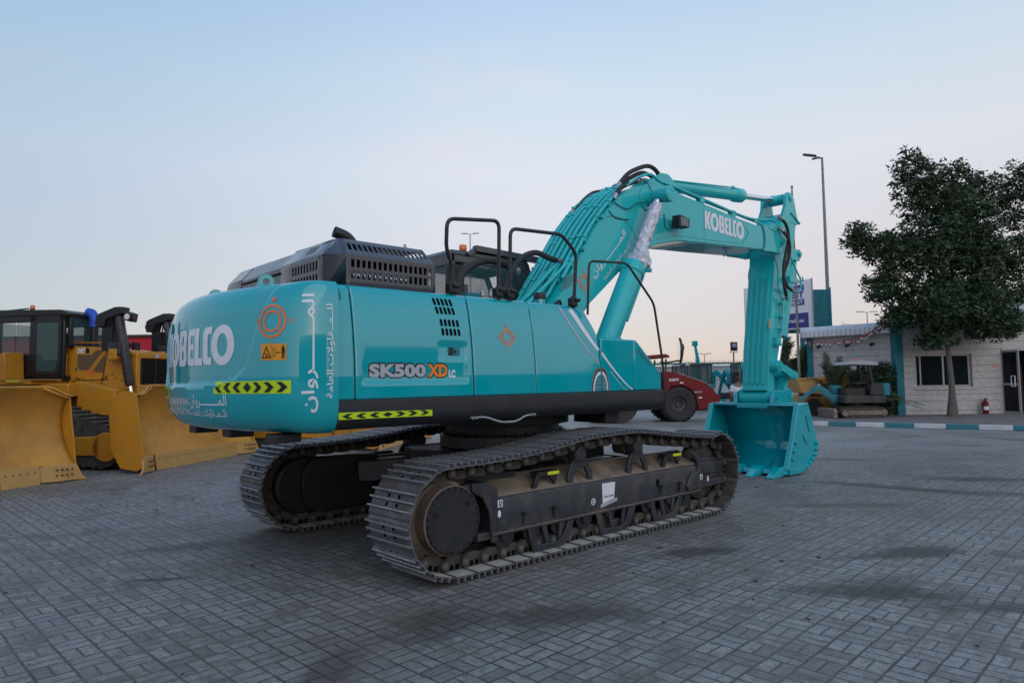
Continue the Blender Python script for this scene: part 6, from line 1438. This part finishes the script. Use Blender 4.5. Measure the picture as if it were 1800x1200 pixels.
shrub('leafy bush behind the cab of the small excavator', bg(27.6, 14.3, .1), [(tx(0,0,.7),(.7,.4,.75),130), (tx(.1,0,1.5),(.6,.4,.6),80)])
tree('rounded green tree top peeping over the pale roof', bg(46, 22.6, 0), [tx(0,0,0),tx(0,0,3.6)], [], [lob(0,0,4.3,1.2,1.2,.9,60)], r0=.14)
# ---- sign, billboard back, poles
S = thing('sign_board', 'white and blue trade sign board partly hidden behind the excavator arm', 'sign', bg(34, 12.6), RZ)
m = MB(); m.box(-.12,.12,-.12,.12,0,4.2); m.done('post', 'teal_wall', S, bevel=.01).location = (2.0,.25,0)
m = MB(); q = Matrix.Rotation(R(14),3,'Z'); sx_ = 3.55
m.loft([[(-.93,0,3.95),(2.42,0,4.10),(2.42,.18,4.10),(-.93,.18,3.95)],[(-.93,0,6.15),(2.42,0,6.60),(2.42,.18,6.60),(-.93,.18,6.15)]]); pn = m.done('panel', 'sign_white', S, bevel=.02)
def sgn(u, v): t = (u+.93)/3.35; return (u, -.002, v+.15*t+(.30*t)*(v-3.95)/2.2)
m = MB(); m.box(2.40,2.46,-.03,.2,4.06,6.62); m.done('edge_trim', 'alu', pn)
decal('sign_band', rectf(-.80,4.02,2.20,4.68), sgn, 'sign_blue', pn); decal('sign_band', rectf(-.60,5.02,2.02,5.30), sgn, 'sign_blue', pn); decal('sign_band', rectf(-.60,5.68,2.02,5.93), sgn, 'sign_blue', pn)
up2 = lambda u, v: (sgn(u, v)[0], -.006, sgn(u, v)[2])
decal('sign_lettering', shift(text('www.swtrade.ae', 1.75, .18, .02), .22, 4.26), up2, 'white', pn)
decal('sign_lettering', shift(text('ESTABLISHMENT', 2.1, .17, .015), -.15, 5.075), up2, 'white', pn)
decal('sign_lettering', shift(text('SOUTH WEST', 2.55, .30, .05), -.55, 5.35), up2, 'sign_blue', pn)
decal('sign_lettering', shift(text('\uFE94\uFEB4\uFEB3\uFE86\uFEE3', .9, .17, .01), .9, 5.71), up2, 'white', pn)
decal('sign_lettering', shift(text('\uFE94\uFEF3\uFEAD\uFE8E\uFEA0\uFE98\uFEDF\uFE8D', 1.3, .26, .03), .72, 6.02), up2, 'sign_dark', pn)
G = thing('billboard', 'large turquoise steel panel standing behind the white sign board', 'billboard', bg(35.2, 12.9), RZ)
m = MB(); m.box(.9,3.62,0,.12,3.95,6.20); m.box(.6,.9,0,.12,3.95,4.1); m.done('panel', 'teal_wall', G, bevel=.01)
m = MB(); m.box(2.55,2.85,-.10,-.002,3.96,6.10); m.box(3.50,3.62,-.03,-.002,3.96,6.3); m.box(1.6,1.64,-.03,-.002,3.96,6.1); m.done('stiffener', 'teal_wall', G, bevel=.008)
m = MB(); m.box(2.4,2.75,.15,.45,0,4.6); m.box(.95,1.25,.15,.45,0,4.6); m.done('post', 'teal_wall', G, bevel=.01)
FP = thing('flagpole', 'thin white pole in front of the trade sign', 'pole', bg(30, 12.55))
m = MB(); m.cyl((0,0,0),(0,0,10.1),.065,.035,12); m.sph((0,0,10.13),.06,seg=10,rings=6); m.done('shaft', 'pole', FP)
m = MB(); m.cyl((0,0,0),(0,0,.05),.16); m.done('foot_plate', 'pole', FP)
def street_lamp(label, loc, h, rz, heads, group=None, r=.11):
    T = thing('street_lamp', label, 'street lamp', loc, rz, group)
    m = MB(); m.cyl((0,0,0),(0,0,h),r,r*.45,12); m.cyl((0,0,0),(0,0,1.2),r*1.4,r*1.3,12); m.done('post', 'pole', T)
    for s, L, tilt in heads:
        m = MB(); m.beam((0,0,h-.05),(s*L*.4,0,h+.02),.06,.06); m.done('bracket', 'pole', T)
        m = MB(); m.loft([[(s*x, y, h+z) for y, z in ((-w_,.02+tilt*x),(w_,.02+tilt*x),(w_*.7,.10+tilt*x),(-w_*.7,.10+tilt*x))] for x, w_ in ((L*.3,.06),(L*.45,.13),(L*.9,.12),(L,.05))]); m.done('lamp_head', 'frame_gray', T, ang=20)
    return T
street_lamp('tall grey lamp post rising behind the turquoise billboard', bg(37, 17.2), 13.7, RZ+PI, ((1,1.05,.12),(.99,.55,-.25)), r=.13)
street_lamp('distant twin armed lamp post above the excavator rails', bg(90, -5.3), 21.3, RZ, ((1,1.2,.0),(-1,1.2,.0)), 'distant twin armed lamp posts', r=.14)
street_lamp('distant twin armed lamp post above the pale roof', bg(90, 46.9), 10.1, RZ, ((1,1.4,.0),(-1,1.4,.0)), 'distant twin armed lamp posts', r=.12)
street_lamp('small far off lamp post above the white fence', bg(90, 25.3), 4.9, RZ, ((1,.9,.0),(-1,.9,.0)), 'distant twin armed lamp posts', r=.1)
FL = thing('floodlight', 'square floodlight on a thin leaning pole beyond the fence', 'floodlight', bg(40, 12.95), RZ)
m = MB(); m.cyl((0,0,0),(0,0,3.2),.05,.04,8); m.box(-.25,.25,-.02,.02,3.18,3.22); m.done('post', 'black', FL)
m = MB(); m.box(-.16,.22,-.08,.08,3.28,3.80); lh = m.done('lamp_head', 'black', FL, bevel=.02); m = MB(); m.box(-.09,.15,-.09,-.08,3.50,3.72); m.done('lens', 'decal_silver', lh)
# ---- fence and far walls
FN = thing('fence', 'long white picket fence with a turquoise top rail across the back of the yard', 'fence', bg(45, 4), RZ)
m = MB(); m.box(-12,14.2,-.03,.03,2.62,2.74); m.box(-12,14.2,-.02,.02,1.55,1.62); m.box(-12,14.2,-.02,.02,.3,.37); m.done('rail', 'teal_wall', FN)
m = MB()
for k in range(218): x = -12+.12*k; m.box(x,x+.04,-.045,-.033,.1,2.60)
pk = m.done('pickets', 'fence_white', FN); pk['kind'] = 'stuff'
m = MB()
for k in range(218): x = -12+.12*k; m._add([(x,-.03,2.74),(x+.04,-.03,2.74),(x+.02,-.03,2.92)], [(0,1,2)])
sk_ = m.done('spikes', 'teal_wall', FN, solid=.01); sk_['kind'] = 'stuff'
def slab(name, label, cat, D, r0, r1, h, mt_, dep=4, extra=None):
    T = thing(name, label, cat, bg(D, r0), RZ); m = MB(); m.box(0, r1-r0, 0, dep, 0, h); m.done('wall', mt_, T, bevel=.03)
    if extra: extra(T, r1-r0, h)
    return T
slab('warehouse', 'long low grey wall beyond the white fence', 'building', 60, 2, 22, 2.6, 'far_wall', extra=lambda T, w_, h: [MB_roof(T, w_, h)]) if False else None
def roofcap(mt_, t=.25, o=.3):
    def f(T, w_, h):
        m = MB(); m.box(-o, w_+o, -o, 4+o, h, h+t); m.done('roof', mt_, T, bevel=.02)
    return f
slab('warehouse', 'long low grey building beyond the white fence', 'building', 58, -4, 26, 2.65, 'far_wall', extra=roofcap('teal_wall', .12))
def redx(T, w_, h):
    m = MB(); m.box(-.2, w_+.2, -.2, 4, h, h+.22); m.done('roof', 'charcoal', T)
    m = MB()
    for k in range(9): m.box(1+k*5.3, 1.25+k*5.3, -.08, 0, 0, h)
    m.done('cladding_ribs', 'red', T)
slab('warehouse', 'long red warehouse far behind the bulldozers', 'building', 62, -58, -22, 6.2, 'red_far', extra=redx)
slab('warehouse', 'pale turquoise shed seen through the bulldozer cab', 'building', 46, -44, -27.5, 3.6, 'teal_old', extra=roofcap('fascia_pale'))
# ---- unseen warehouses and trees, added as dark surroundings for the glossy panels to mirror
def unseen_warehouse(label, x0, y0, x1, y1, h):
    d_ = Vector((x1-x0, y1-y0, 0)); T = thing('warehouse', label, 'building', (x0, y0, 0), math.atan2(d_.y, d_.x)); L_ = d_.length
    m = MB(); m.box(0, L_, -8, 0, 0, h); m.done('wall', 'stone_brown', T); m = MB(); m.prism([(-8.3,h),(-4,h+1.1),(.3,h)], -.3, L_+.3, 'x'); m.done('roof', 'charcoal', T)
    for k in range(int(L_/5)): m = MB(); m.box(1.5+5*k, 3.5+5*k, .001, .06, .0, 2.6); m.done('door', 'teal_wall', T)
unseen_warehouse('unseen brown warehouse on the right, added for the glossy panels to mirror', 12, -38, 44, -14, 4.2)
unseen_warehouse('unseen brown warehouse behind the camera, added for the glossy panels to mirror', -46, -34, 2, -42, 4.6)
for x, y, s_, lb in ((6, -36, .62, 'left'), (27, -24, .55, 'middle'), (40, -13, .6, 'right')):  # trees added out of view, for the panel reflections
    t_ = copy_tree(TREE1); t_.location = (x, y, 0); t_.scale = (s_, s_, s_); t_['label'] = 'unseen tree added across the yard, the %s one by the brown warehouse' % lb; t_['group'] = 'unseen trees added across the yard'
# ---- road roller (local x right along its length, y away)
RO = thing('road_roller', 'dark red road roller with big black rear tyre behind the excavator', 'road roller', (17.90,9.80,0), RZ+R(6))
for y in (-.62, .75):
    m = MB(); m.lathe([(.30,-.22),(.44,-.26),(.62,-.26),(.69,-.18),(.70,0),(.69,.18),(.62,.26),(.44,.26),(.30,.22)], (0,y,.70), (0,1,0), 40)
    for k in range(26):
        a = 2*PI*k/26
        for s in (-1,1): m.obox((.70*math.cos(a+s*.06), y+s*.13, .70+.70*math.sin(a+s*.06)), (.03,.24,.07), Matrix.Rotation(-a,3,'Y') @ Matrix.Rotation(s*.5,3,'X'))
    ty = m.done('tyre', 'tyre', RO, ang=30)
    m = MB(); m.lathe([(.0,-.10),(.12,-.10),(.14,-.16),(.16,-.12),(.27,-.14),(.31,-.22),(.33,-.22),(.31,.2),(.0,.2)], (0,y,.70), (0,1,0), 32); m.done('rim', 'frame_gray', ty)
m = MB(); m.prism([(-.55,1.0),(-.60,1.95),(-.42,2.02),(.25,1.84),(1.10,1.54),(1.42,1.30),(1.52,1.12),(1.70,1.0),(1.70,.64),(.80,.44),(.74,.75),(.66,1.08),(.45,1.32),(.1,1.45),(-.3,1.40)], -.80, .95); hd = m.done('engine_hood', 'red', RO, bevel=.03)
m = MB(); m.beam((.10,.07,1.905),(1.12,.07,1.555),1.50,.04); m.beam((1.12,.07,1.555),(1.50,.07,1.21),1.50,.04); m.done('top_cover', 'maroon_trim', hd, bevel=.02)
m = MB()
for k in range(4): m.beam((1.15+.07*k,-.62,1.53-.065*k),(1.15+.07*k,.0,1.53-.065*k),.05,.03)
m.box(.62,.95,-.812,-.80,1.14,1.20); m.done('vents', 'maroon_trim', hd)
decal('model_lettering', shift(text('220T', .42, .10, .03), -.40, 1.62), lambda u, v: (u, -.803, v), 'decal_white', hd)
for x, z in ((.05,1.52),(.80,.92)): decal('sticker', rectf(x, z, x+.14, z+.05), lambda u, v: (u, -.803, v), 'decal_white', hd)
m = MB(); m.box(.40,.42,-.5,-.3,1.85,2.1); m.cyl((.1,.1,1.9),(.1,.1,2.25),.05); m.box(-1.9,-.55,-.7,.8,.75,1.1); m.box(-1.4,-.6,-.55,.6,1.1,1.35); m.box(-.75,-.60,-.4,.4,1.3,1.9); m.tube([(-1.4,-.1,1.3),(-1.25,-.1,1.8)],.03); m.done('operator_deck', 'frame_gray', RO, bevel=.03)
m = MB()
for x, y in ((-1.75,-.68),(-1.75,.78),(-.55,-.68),(-.55,.78)): m = MB(); m.beam((x,y,1.0),(x+.1,y,2.5),.06,.06); m.done('canopy_post', 'charcoal', RO)
m = MB(); m.prism([(-2.15,2.45),(-2.1,2.58),(-.5,2.70),(-.35,2.62),(-.35,2.55)], -.85, .95); m.done('canopy', 'red', RO, bevel=.03)
m = MB(); m.cyl((-2.45,-.95,.76),(-2.45,1.05,.76),.75,seg=48); m.done('drum', 'charcoal', RO, ang=30)
m = MB()
for y in (-1.08,1.06): m.box(-3.35,-1.5,y,y+.09,.55,1.0); m.cyl((-2.45,y,.76),(-2.45,y+.09,.76),.3)
m.box(-3.4,-3.25,-1.08,1.15,.5,1.05); m.box(-1.65,-1.5,-1.08,1.15,.5,1.0); m.done('drum_frame', 'red', RO, bevel=.02)
# ---- small excavators (local x toward their boom)
def mini(label, loc, rz, cab, boom_pts, group, base='teal', arm_r=.07, fill='bucket'):
    T = thing('small_excavator', label, 'excavator', loc, rz, group)
    if not cab: T.scale = (.88,.88,.88)
    for y in (-.62, .62):
        tri = fillet2([(-.85,.0),(.85,.0),(1.02,.22),(.85,.44),(-.85,.44),(-1.02,.22)], .12, 4); m = MB(); m.prism(tri, y-.16, y+.16)
        for k in range(15): x = -.8+1.6*k/14; m.box(x-.02,x+.02,y-.16,y+.16,.44,.465)
        tk = m.done('crawler_track', 'dusty_dark', T, bevel=.01); m = MB(); m.box(-.7,.7,y-.175,y+.175,.14,.32); m.cyl((.82,y-.18,.22),(.82,y+.18,.22),.13); m.cyl((-.82,y-.18,.22),(-.82,y+.18,.22),.13); m.done('track_frame', 'dusty', tk)
    m = MB(); m.cyl((0,0,.4),(0,0,.62),.35); m.box(-.7,.7,-.45,.45,.3,.5); m.done('carbody', 'charcoal', T)
    m = MB(); pr = fillet2([(-1.0,-.72),(.75,-.72),(.85,.72),(-1.0,.72),(-1.15,.3),(-1.15,-.3)], .15, 4); m.prism(pr, .62, .95, 'z'); m.done('turntable', 'frame_gray', T, bevel=.03)
    m = MB(); m.prism(fillet2([(-1.12,.95),(-1.15,1.3),(-.95,1.42),(-.35,1.42),(-.3,.95)], .1, 4), -.72, .72); bd = m.done('body', base if cab else 'charcoal', T, bevel=.03)
    m = MB(); m.box(.42,.80,-.735,-.30,.95,1.38); m.done('side_cover', base, T, bevel=.05)
    if not cab: m = MB(); m.box(-1.16,-.85,-.745,.745,.92,1.46); m.done('rear_cover', base, T, bevel=.06)
    if cab:
        m = MB(); c0, c1, y0, y1 = -.45,.75,-.72,.10
        for x in (c0, c1-.08):
            for y in (y0, y1-.08): m.box(x,x+.08,y,y+.08,.95,2.42)
        m.prism([(c0-.05,2.40),(c0,2.52),(c1-.1,2.52),(c1+.05,2.40)], y0-.03, y1+.03); m.box(c0,c1,y0,y1,.95,1.1)
        m.box(.10,.16,y0,y0+.06,.95,2.42); m.box(.10,.16,y1-.06,y1,.95,2.42); cb = m.done('cab', 'hood_gray', T, bevel=.02)
        m = MB(); m.box(c0+.08,c1-.08,y0+.02,y0+.03,1.1,2.40); m.box(c0+.08,c1-.08,y1-.03,y1-.02,1.1,2.40); m.box(c1-.05,c1-.04,y0+.08,y1-.08,1.1,2.4); m.box(c0+.04,c0+.05,y0+.08,y1-.08,1.1,2.4); m.done('cab_window', 'cab_glass', cb)
        m = MB(); m.box(-.2,.2,.15,.55,1.1,1.45); m.box(-.28,-.15,.15,.55,1.45,2.0); m.done('seat', 'rubber', cb, bevel=.05)
    else:
        m = MB(); m.prism(fillet2([(-.78,2.25),(-.70,2.36),(-.1,2.44),(.50,2.38),(.62,2.24),(.50,2.27),(-.7,2.22)], .04, 3), -.62, .62); m.done('canopy', 'fascia', T, bevel=.02)
        for y in (-.45,.45): m = MB(); m.beam((-.55,y,1.4),(-.42,y,2.26),.10,.10); m.done('canopy_post', 'black', T)
        m = MB(); m.box(-.45,.05,-.25,.25,1.40,1.52); m.prism([(-.55,1.5),(-.40,1.5),(-.52,1.95),(-.62,1.95)], -.22, .22); m.done('seat', 'rubber', T, bevel=.04)
        m = MB(); m.lathe([(.0,0),(.09,0),(.09,.08),(.05,.12),(.0,.12)], (-.35,-.3,2.42), (0,0,1), 14); m.done('beacon_lens', 'decal_red', T)
        m = MB(); m.tube([(.30,-.3,1.2),(.34,-.3,1.62)],.02); m.tube([(.30,.2,1.2),(.34,.2,1.62)],.02); m.box(-.2,.6,-.5,.5,.95,1.25); m.done('control_levers', 'black', T)
        decal('stickers', join_flat([rectf(-.62,1.02,-.40,1.20), rectf(-.38,1.10,-.18,1.24)]), lambda u, v: (u, -.722 if u < -.35 else -.722, v), 'white', bd)
    # boom: slewing bracket, bent boom, stick, cylinders, bucket
    B = [Vector(p) for p in boom_pts]; m = MB(); m.box(.75,1.05,-.12,.12,.60,.98); m.done('swing_bracket', base, T, bevel=.02)
    def limb(name, P, w0, w1, th):
        ring = []
        for i, p in enumerate(P):
            a = P[max(0,i-1)]; b = P[min(len(P)-1,i+1)]; t = (b-a).normalized(); n_ = Vector((-t.z,0,t.x)); w_ = w0+(w1-w0)*i/(len(P)-1); w_ *= 1.25 if 0 < i < len(P)-1 else 1
            ring.append([p+n_*w_+Vector((0,-th,0)), p+n_*w_+Vector((0,th,0)), p-n_*w_+Vector((0,th,0)), p-n_*w_+Vector((0,-th,0))])
        m = MB(); m.loft(ring); return m.done(name, base, T, bevel=.01)
    b1 = limb('boom', smooth_path(B[:3], 5), .10, .08, .08); s1_ = limb('arm', [B[2]+(B[2]-B[3]).normalized()*.25, B[2], B[3]], .08, .05, .06)
    m = MB(); m.cyl(B[0]+Vector((.12,0,-.05)), B[1]+Vector((.02,0,-.14)), .045); m.cyl(B[1]+Vector((0,0,.16)), B[2]+(B[2]-B[3]).normalized()*.22, .045); m.done('hydraulic_cylinder', 'steel', b1)
    e = B[3]; m = MB(); t = (B[3]-B[2]).normalized()
    if fill == 'bucket':
        pr = [(e.x,e.z),(e.x+.12,e.z-.10),(e.x+.05,e.z-.42),(e.x-.22,e.z-.50),(e.x-.38,e.z-.36),(e.x-.22,e.z-.18)]; m.prism(pr, -.25, .25); m.done('bucket', base, T, bevel=.02)
    else: m.obox(e, (.3,.2,.3)); m.cyl(e-t*.3, e+t*.15, .05); m.done('coupler', base, T, bevel=.02)
    m = MB(); m.prism([(1.15,.05),(1.28,.0),(1.30,.38),(1.18,.42)], -.78, .78); m.box(.7,1.2,-.4,-.3,.15,.3); m.box(.7,1.2,.3,.4,.15,.3); m.done('dozer_blade', 'dusty' if not cab else base, T, bevel=.01)
    return T
gM = 'small turquoise excavators parked in the background'
mini('small open excavator with a grey canopy, parked on the pavement by the palms', bg(26.2, 13.05, .15), RZ+PI, False, [(.85,0,.72),(1.50,0,1.26),(1.80,0,1.20),(2.45,0,.72)], gM, base='teal_old')
mini('small turquoise excavator with its arm pointing straight up behind the roller', bg(40.0, 9.95), RZ+R(10), True, [(.85,0,1.0),(.95,0,2.3),(.93,0,2.95),(.80,0,3.75)], gM, fill='coupler')
mini('small turquoise excavator with black cab and boom sloping down between roller and man', bg(37.5, 10.0), RZ, True, [(.9,0,1.2),(1.1,0,2.05),(1.7,0,1.4),(2.25,0,.65)], gM)
mini('small turquoise excavator standing behind the man, cab seen end on', bg(35.5, 11.75), RZ+R(100), True, [(.9,0,1.2),(1.3,0,2.1),(1.9,0,1.6),(2.3,0,.8)], gM)
mini('small turquoise excavator mostly hidden behind the big excavator arm', bg(35.5, 13.3), RZ+R(60), True, [(.9,0,1.2),(1.3,0,2.9),(1.7,0,3.0),(2.3,0,1.6)], gM)
# yellow machine behind the small excavator
YL = thing('truck', 'faded yellow tipper body parked behind the small canopy excavator', 'truck', bg(28.6, 12.05), RZ)
m = MB(); m.prism([(-.4,1.05),(-.55,1.62),(1.55,1.72),(1.85,1.10),(1.6,.95)], -.9, .9); m.box(-.4,1.7,-.5,.5,.55,.95); m.done('body', 'yellow_pale', YL, bevel=.03)
m = MB(); m.box(-.5,1.6,-.93,-.9,1.55,1.64); m.box(1.3,2.0,-.5,.3,.6,1.45); m.box(1.7,2.1,-.2,.2,1.45,1.9); m.box(.0,1.2,-.7,-.4,.35,.65); m.done('frame', 'yellow', YL, bevel=.02)
for x in (.1, 1.5):
    m = MB(); m.lathe([(.0,-.1),(.15,-.1),(.2,-.12),(.38,-.12),(.42,0),(.38,.12),(.0,.12)], (x,-.75,.42), (0,1,0), 24); m.done('wheel', 'tyre', YL)
m = MB(); m.lathe([(.0,-.1),(.15,-.1),(.2,-.12),(.38,-.12),(.42,0),(.38,.12),(.0,.12)], (.8,.75,.42), (0,1,0), 24); m.done('wheel', 'tyre', YL)
# traffic cone and rubbish under the machine gap
CN = thing('traffic_cone', 'small orange cone on the road beyond the excavator track', 'cone', bg(27.5, 3.35))
m = MB(); m.cyl((0,0,.03),(0,0,.5),.14,.03,16); m.done('cone', 'decal_orange', CN); m = MB(); m.box(-.18,.18,-.18,.18,0,.03); m.done('foot', 'black', CN)
# ---- man in a white shirt seen from behind, beside the small excavators
PM = thing('person', 'man in a white shirt and jeans standing behind the bucket, back turned', 'person', bg(24, 7.86), RZ)
def skin_obj(name, verts, edges, radii, mt_, parent, sub=2, root=0):
    me = bpy.data.meshes.new(name); me.from_pydata(verts, edges, []); o = bpy.data.objects.new(name, me); col.objects.link(o); o.parent = parent
    md = o.modifiers.new('skin', 'SKIN'); md.use_smooth_shade = True; md.use_x_symmetry = False
    sv = me.skin_vertices[0].data
    for i, r in enumerate(radii): sv[i].radius = r if isinstance(r, tuple) else (r, r); sv[i].use_root = (i == root)
    s_ = o.modifiers.new('sub', 'SUBSURF'); s_.levels = s_.render_levels = sub; me.materials.append(MT[mt_]); return o
V = [(0,0,.93),(0,0,1.10),(0,-.01,1.28),(0,-.02,1.40),(0,-.02,1.49),(0,.0,1.60),(0,.0,1.70),
     (-.10,0,.90),(-.10,.02,.50),(-.11,-.03,.09),(-.12,.10,.03),(.10,0,.90),(.10,-.02,.50),(.11,-.05,.09),(.12,.08,.03),
     (-.18,-.02,1.39),(-.23,-.03,1.12),(-.20,.12,.93),(-.18,.19,.86),(.18,-.02,1.39),(.24,-.02,1.12),(.25,.06,.88),(.25,.09,.79)]
Ed = [(0,1),(1,2),(2,3),(3,4),(4,5),(5,6),(0,7),(7,8),(8,9),(9,10),(0,11),(11,12),(12,13),(13,14),(3,15),(15,16),(16,17),(17,18),(3,19),(19,20),(20,21),(21,22)]
Rr = [(.15,.11),(.14,.10),(.16,.11),(.13,.10),.055,(.075,.09),(.06,.075),(.10,.10),.065,.042,.038,(.10,.10),.065,.042,.038,.065,.045,.033,.028,.065,.045,.033,.028]
body = skin_obj('body', V, Ed, Rr, 'skin', PM)
skin_obj('shirt', V[:4]+[V[15],(-.225,-.03,1.20),V[19],(.235,-.02,1.20)], [(0,1),(1,2),(2,3),(3,4),(4,5),(3,6),(6,7)], [(.175,.13),(.165,.125),(.18,.135),(.13,.11),.085,.075,.085,.075], 'shirt', PM)
skin_obj('trousers', [V[0],V[7],V[8],(-.11,-.03,.12),V[11],V[12],(.11,-.05,.12)], [(0,1),(1,2),(2,3),(0,4),(4,5),(5,6)], [(.16,.125),(.115,.115),.085,.065,(.115,.115),.085,.065], 'jeans', PM)
m = MB(); m.sph((0,-.01,1.655), .092, (1,1.08,1.12)); m.done('hair', 'hair', PM)
m = MB(); m.sph((0,.085,1.61), .05, (1.1,.6,1.3)); m.sph((0,.125,1.60), .016); m.sph((-.095,.01,1.61), .02, (.5,1,1.4)); m.sph((.095,.01,1.61), .02, (.5,1,1.4)); m.done('face', 'skin', PM)
for s in (-1, 1):
    hx, hy, hz = (-.18,.19,.86) if s < 0 else (.25,.09,.79)
    m = MB()
    for k in range(4): m.tube([(hx+(k-1.5)*.018,hy,hz),(hx+(k-1.5)*.020,hy+.03,hz-.05),(hx+(k-1.5)*.018,hy+.035,hz-.085+.006*abs(k-1.4))], .009, seg=6)
    m.tube([(hx-s*.03,hy,hz+.01),(hx-s*.05,hy+.02,hz-.03),(hx-s*.045,hy+.03,hz-.055)], .010, seg=6); m.done('fingers', 'skin', PM)
    m = MB(); m.box(s*.11-.045, s*.11+.045, -.13 if s > 0 else -.10, .14, .0, .07); m.done('shoe', 'black', PM, bevel=.02)
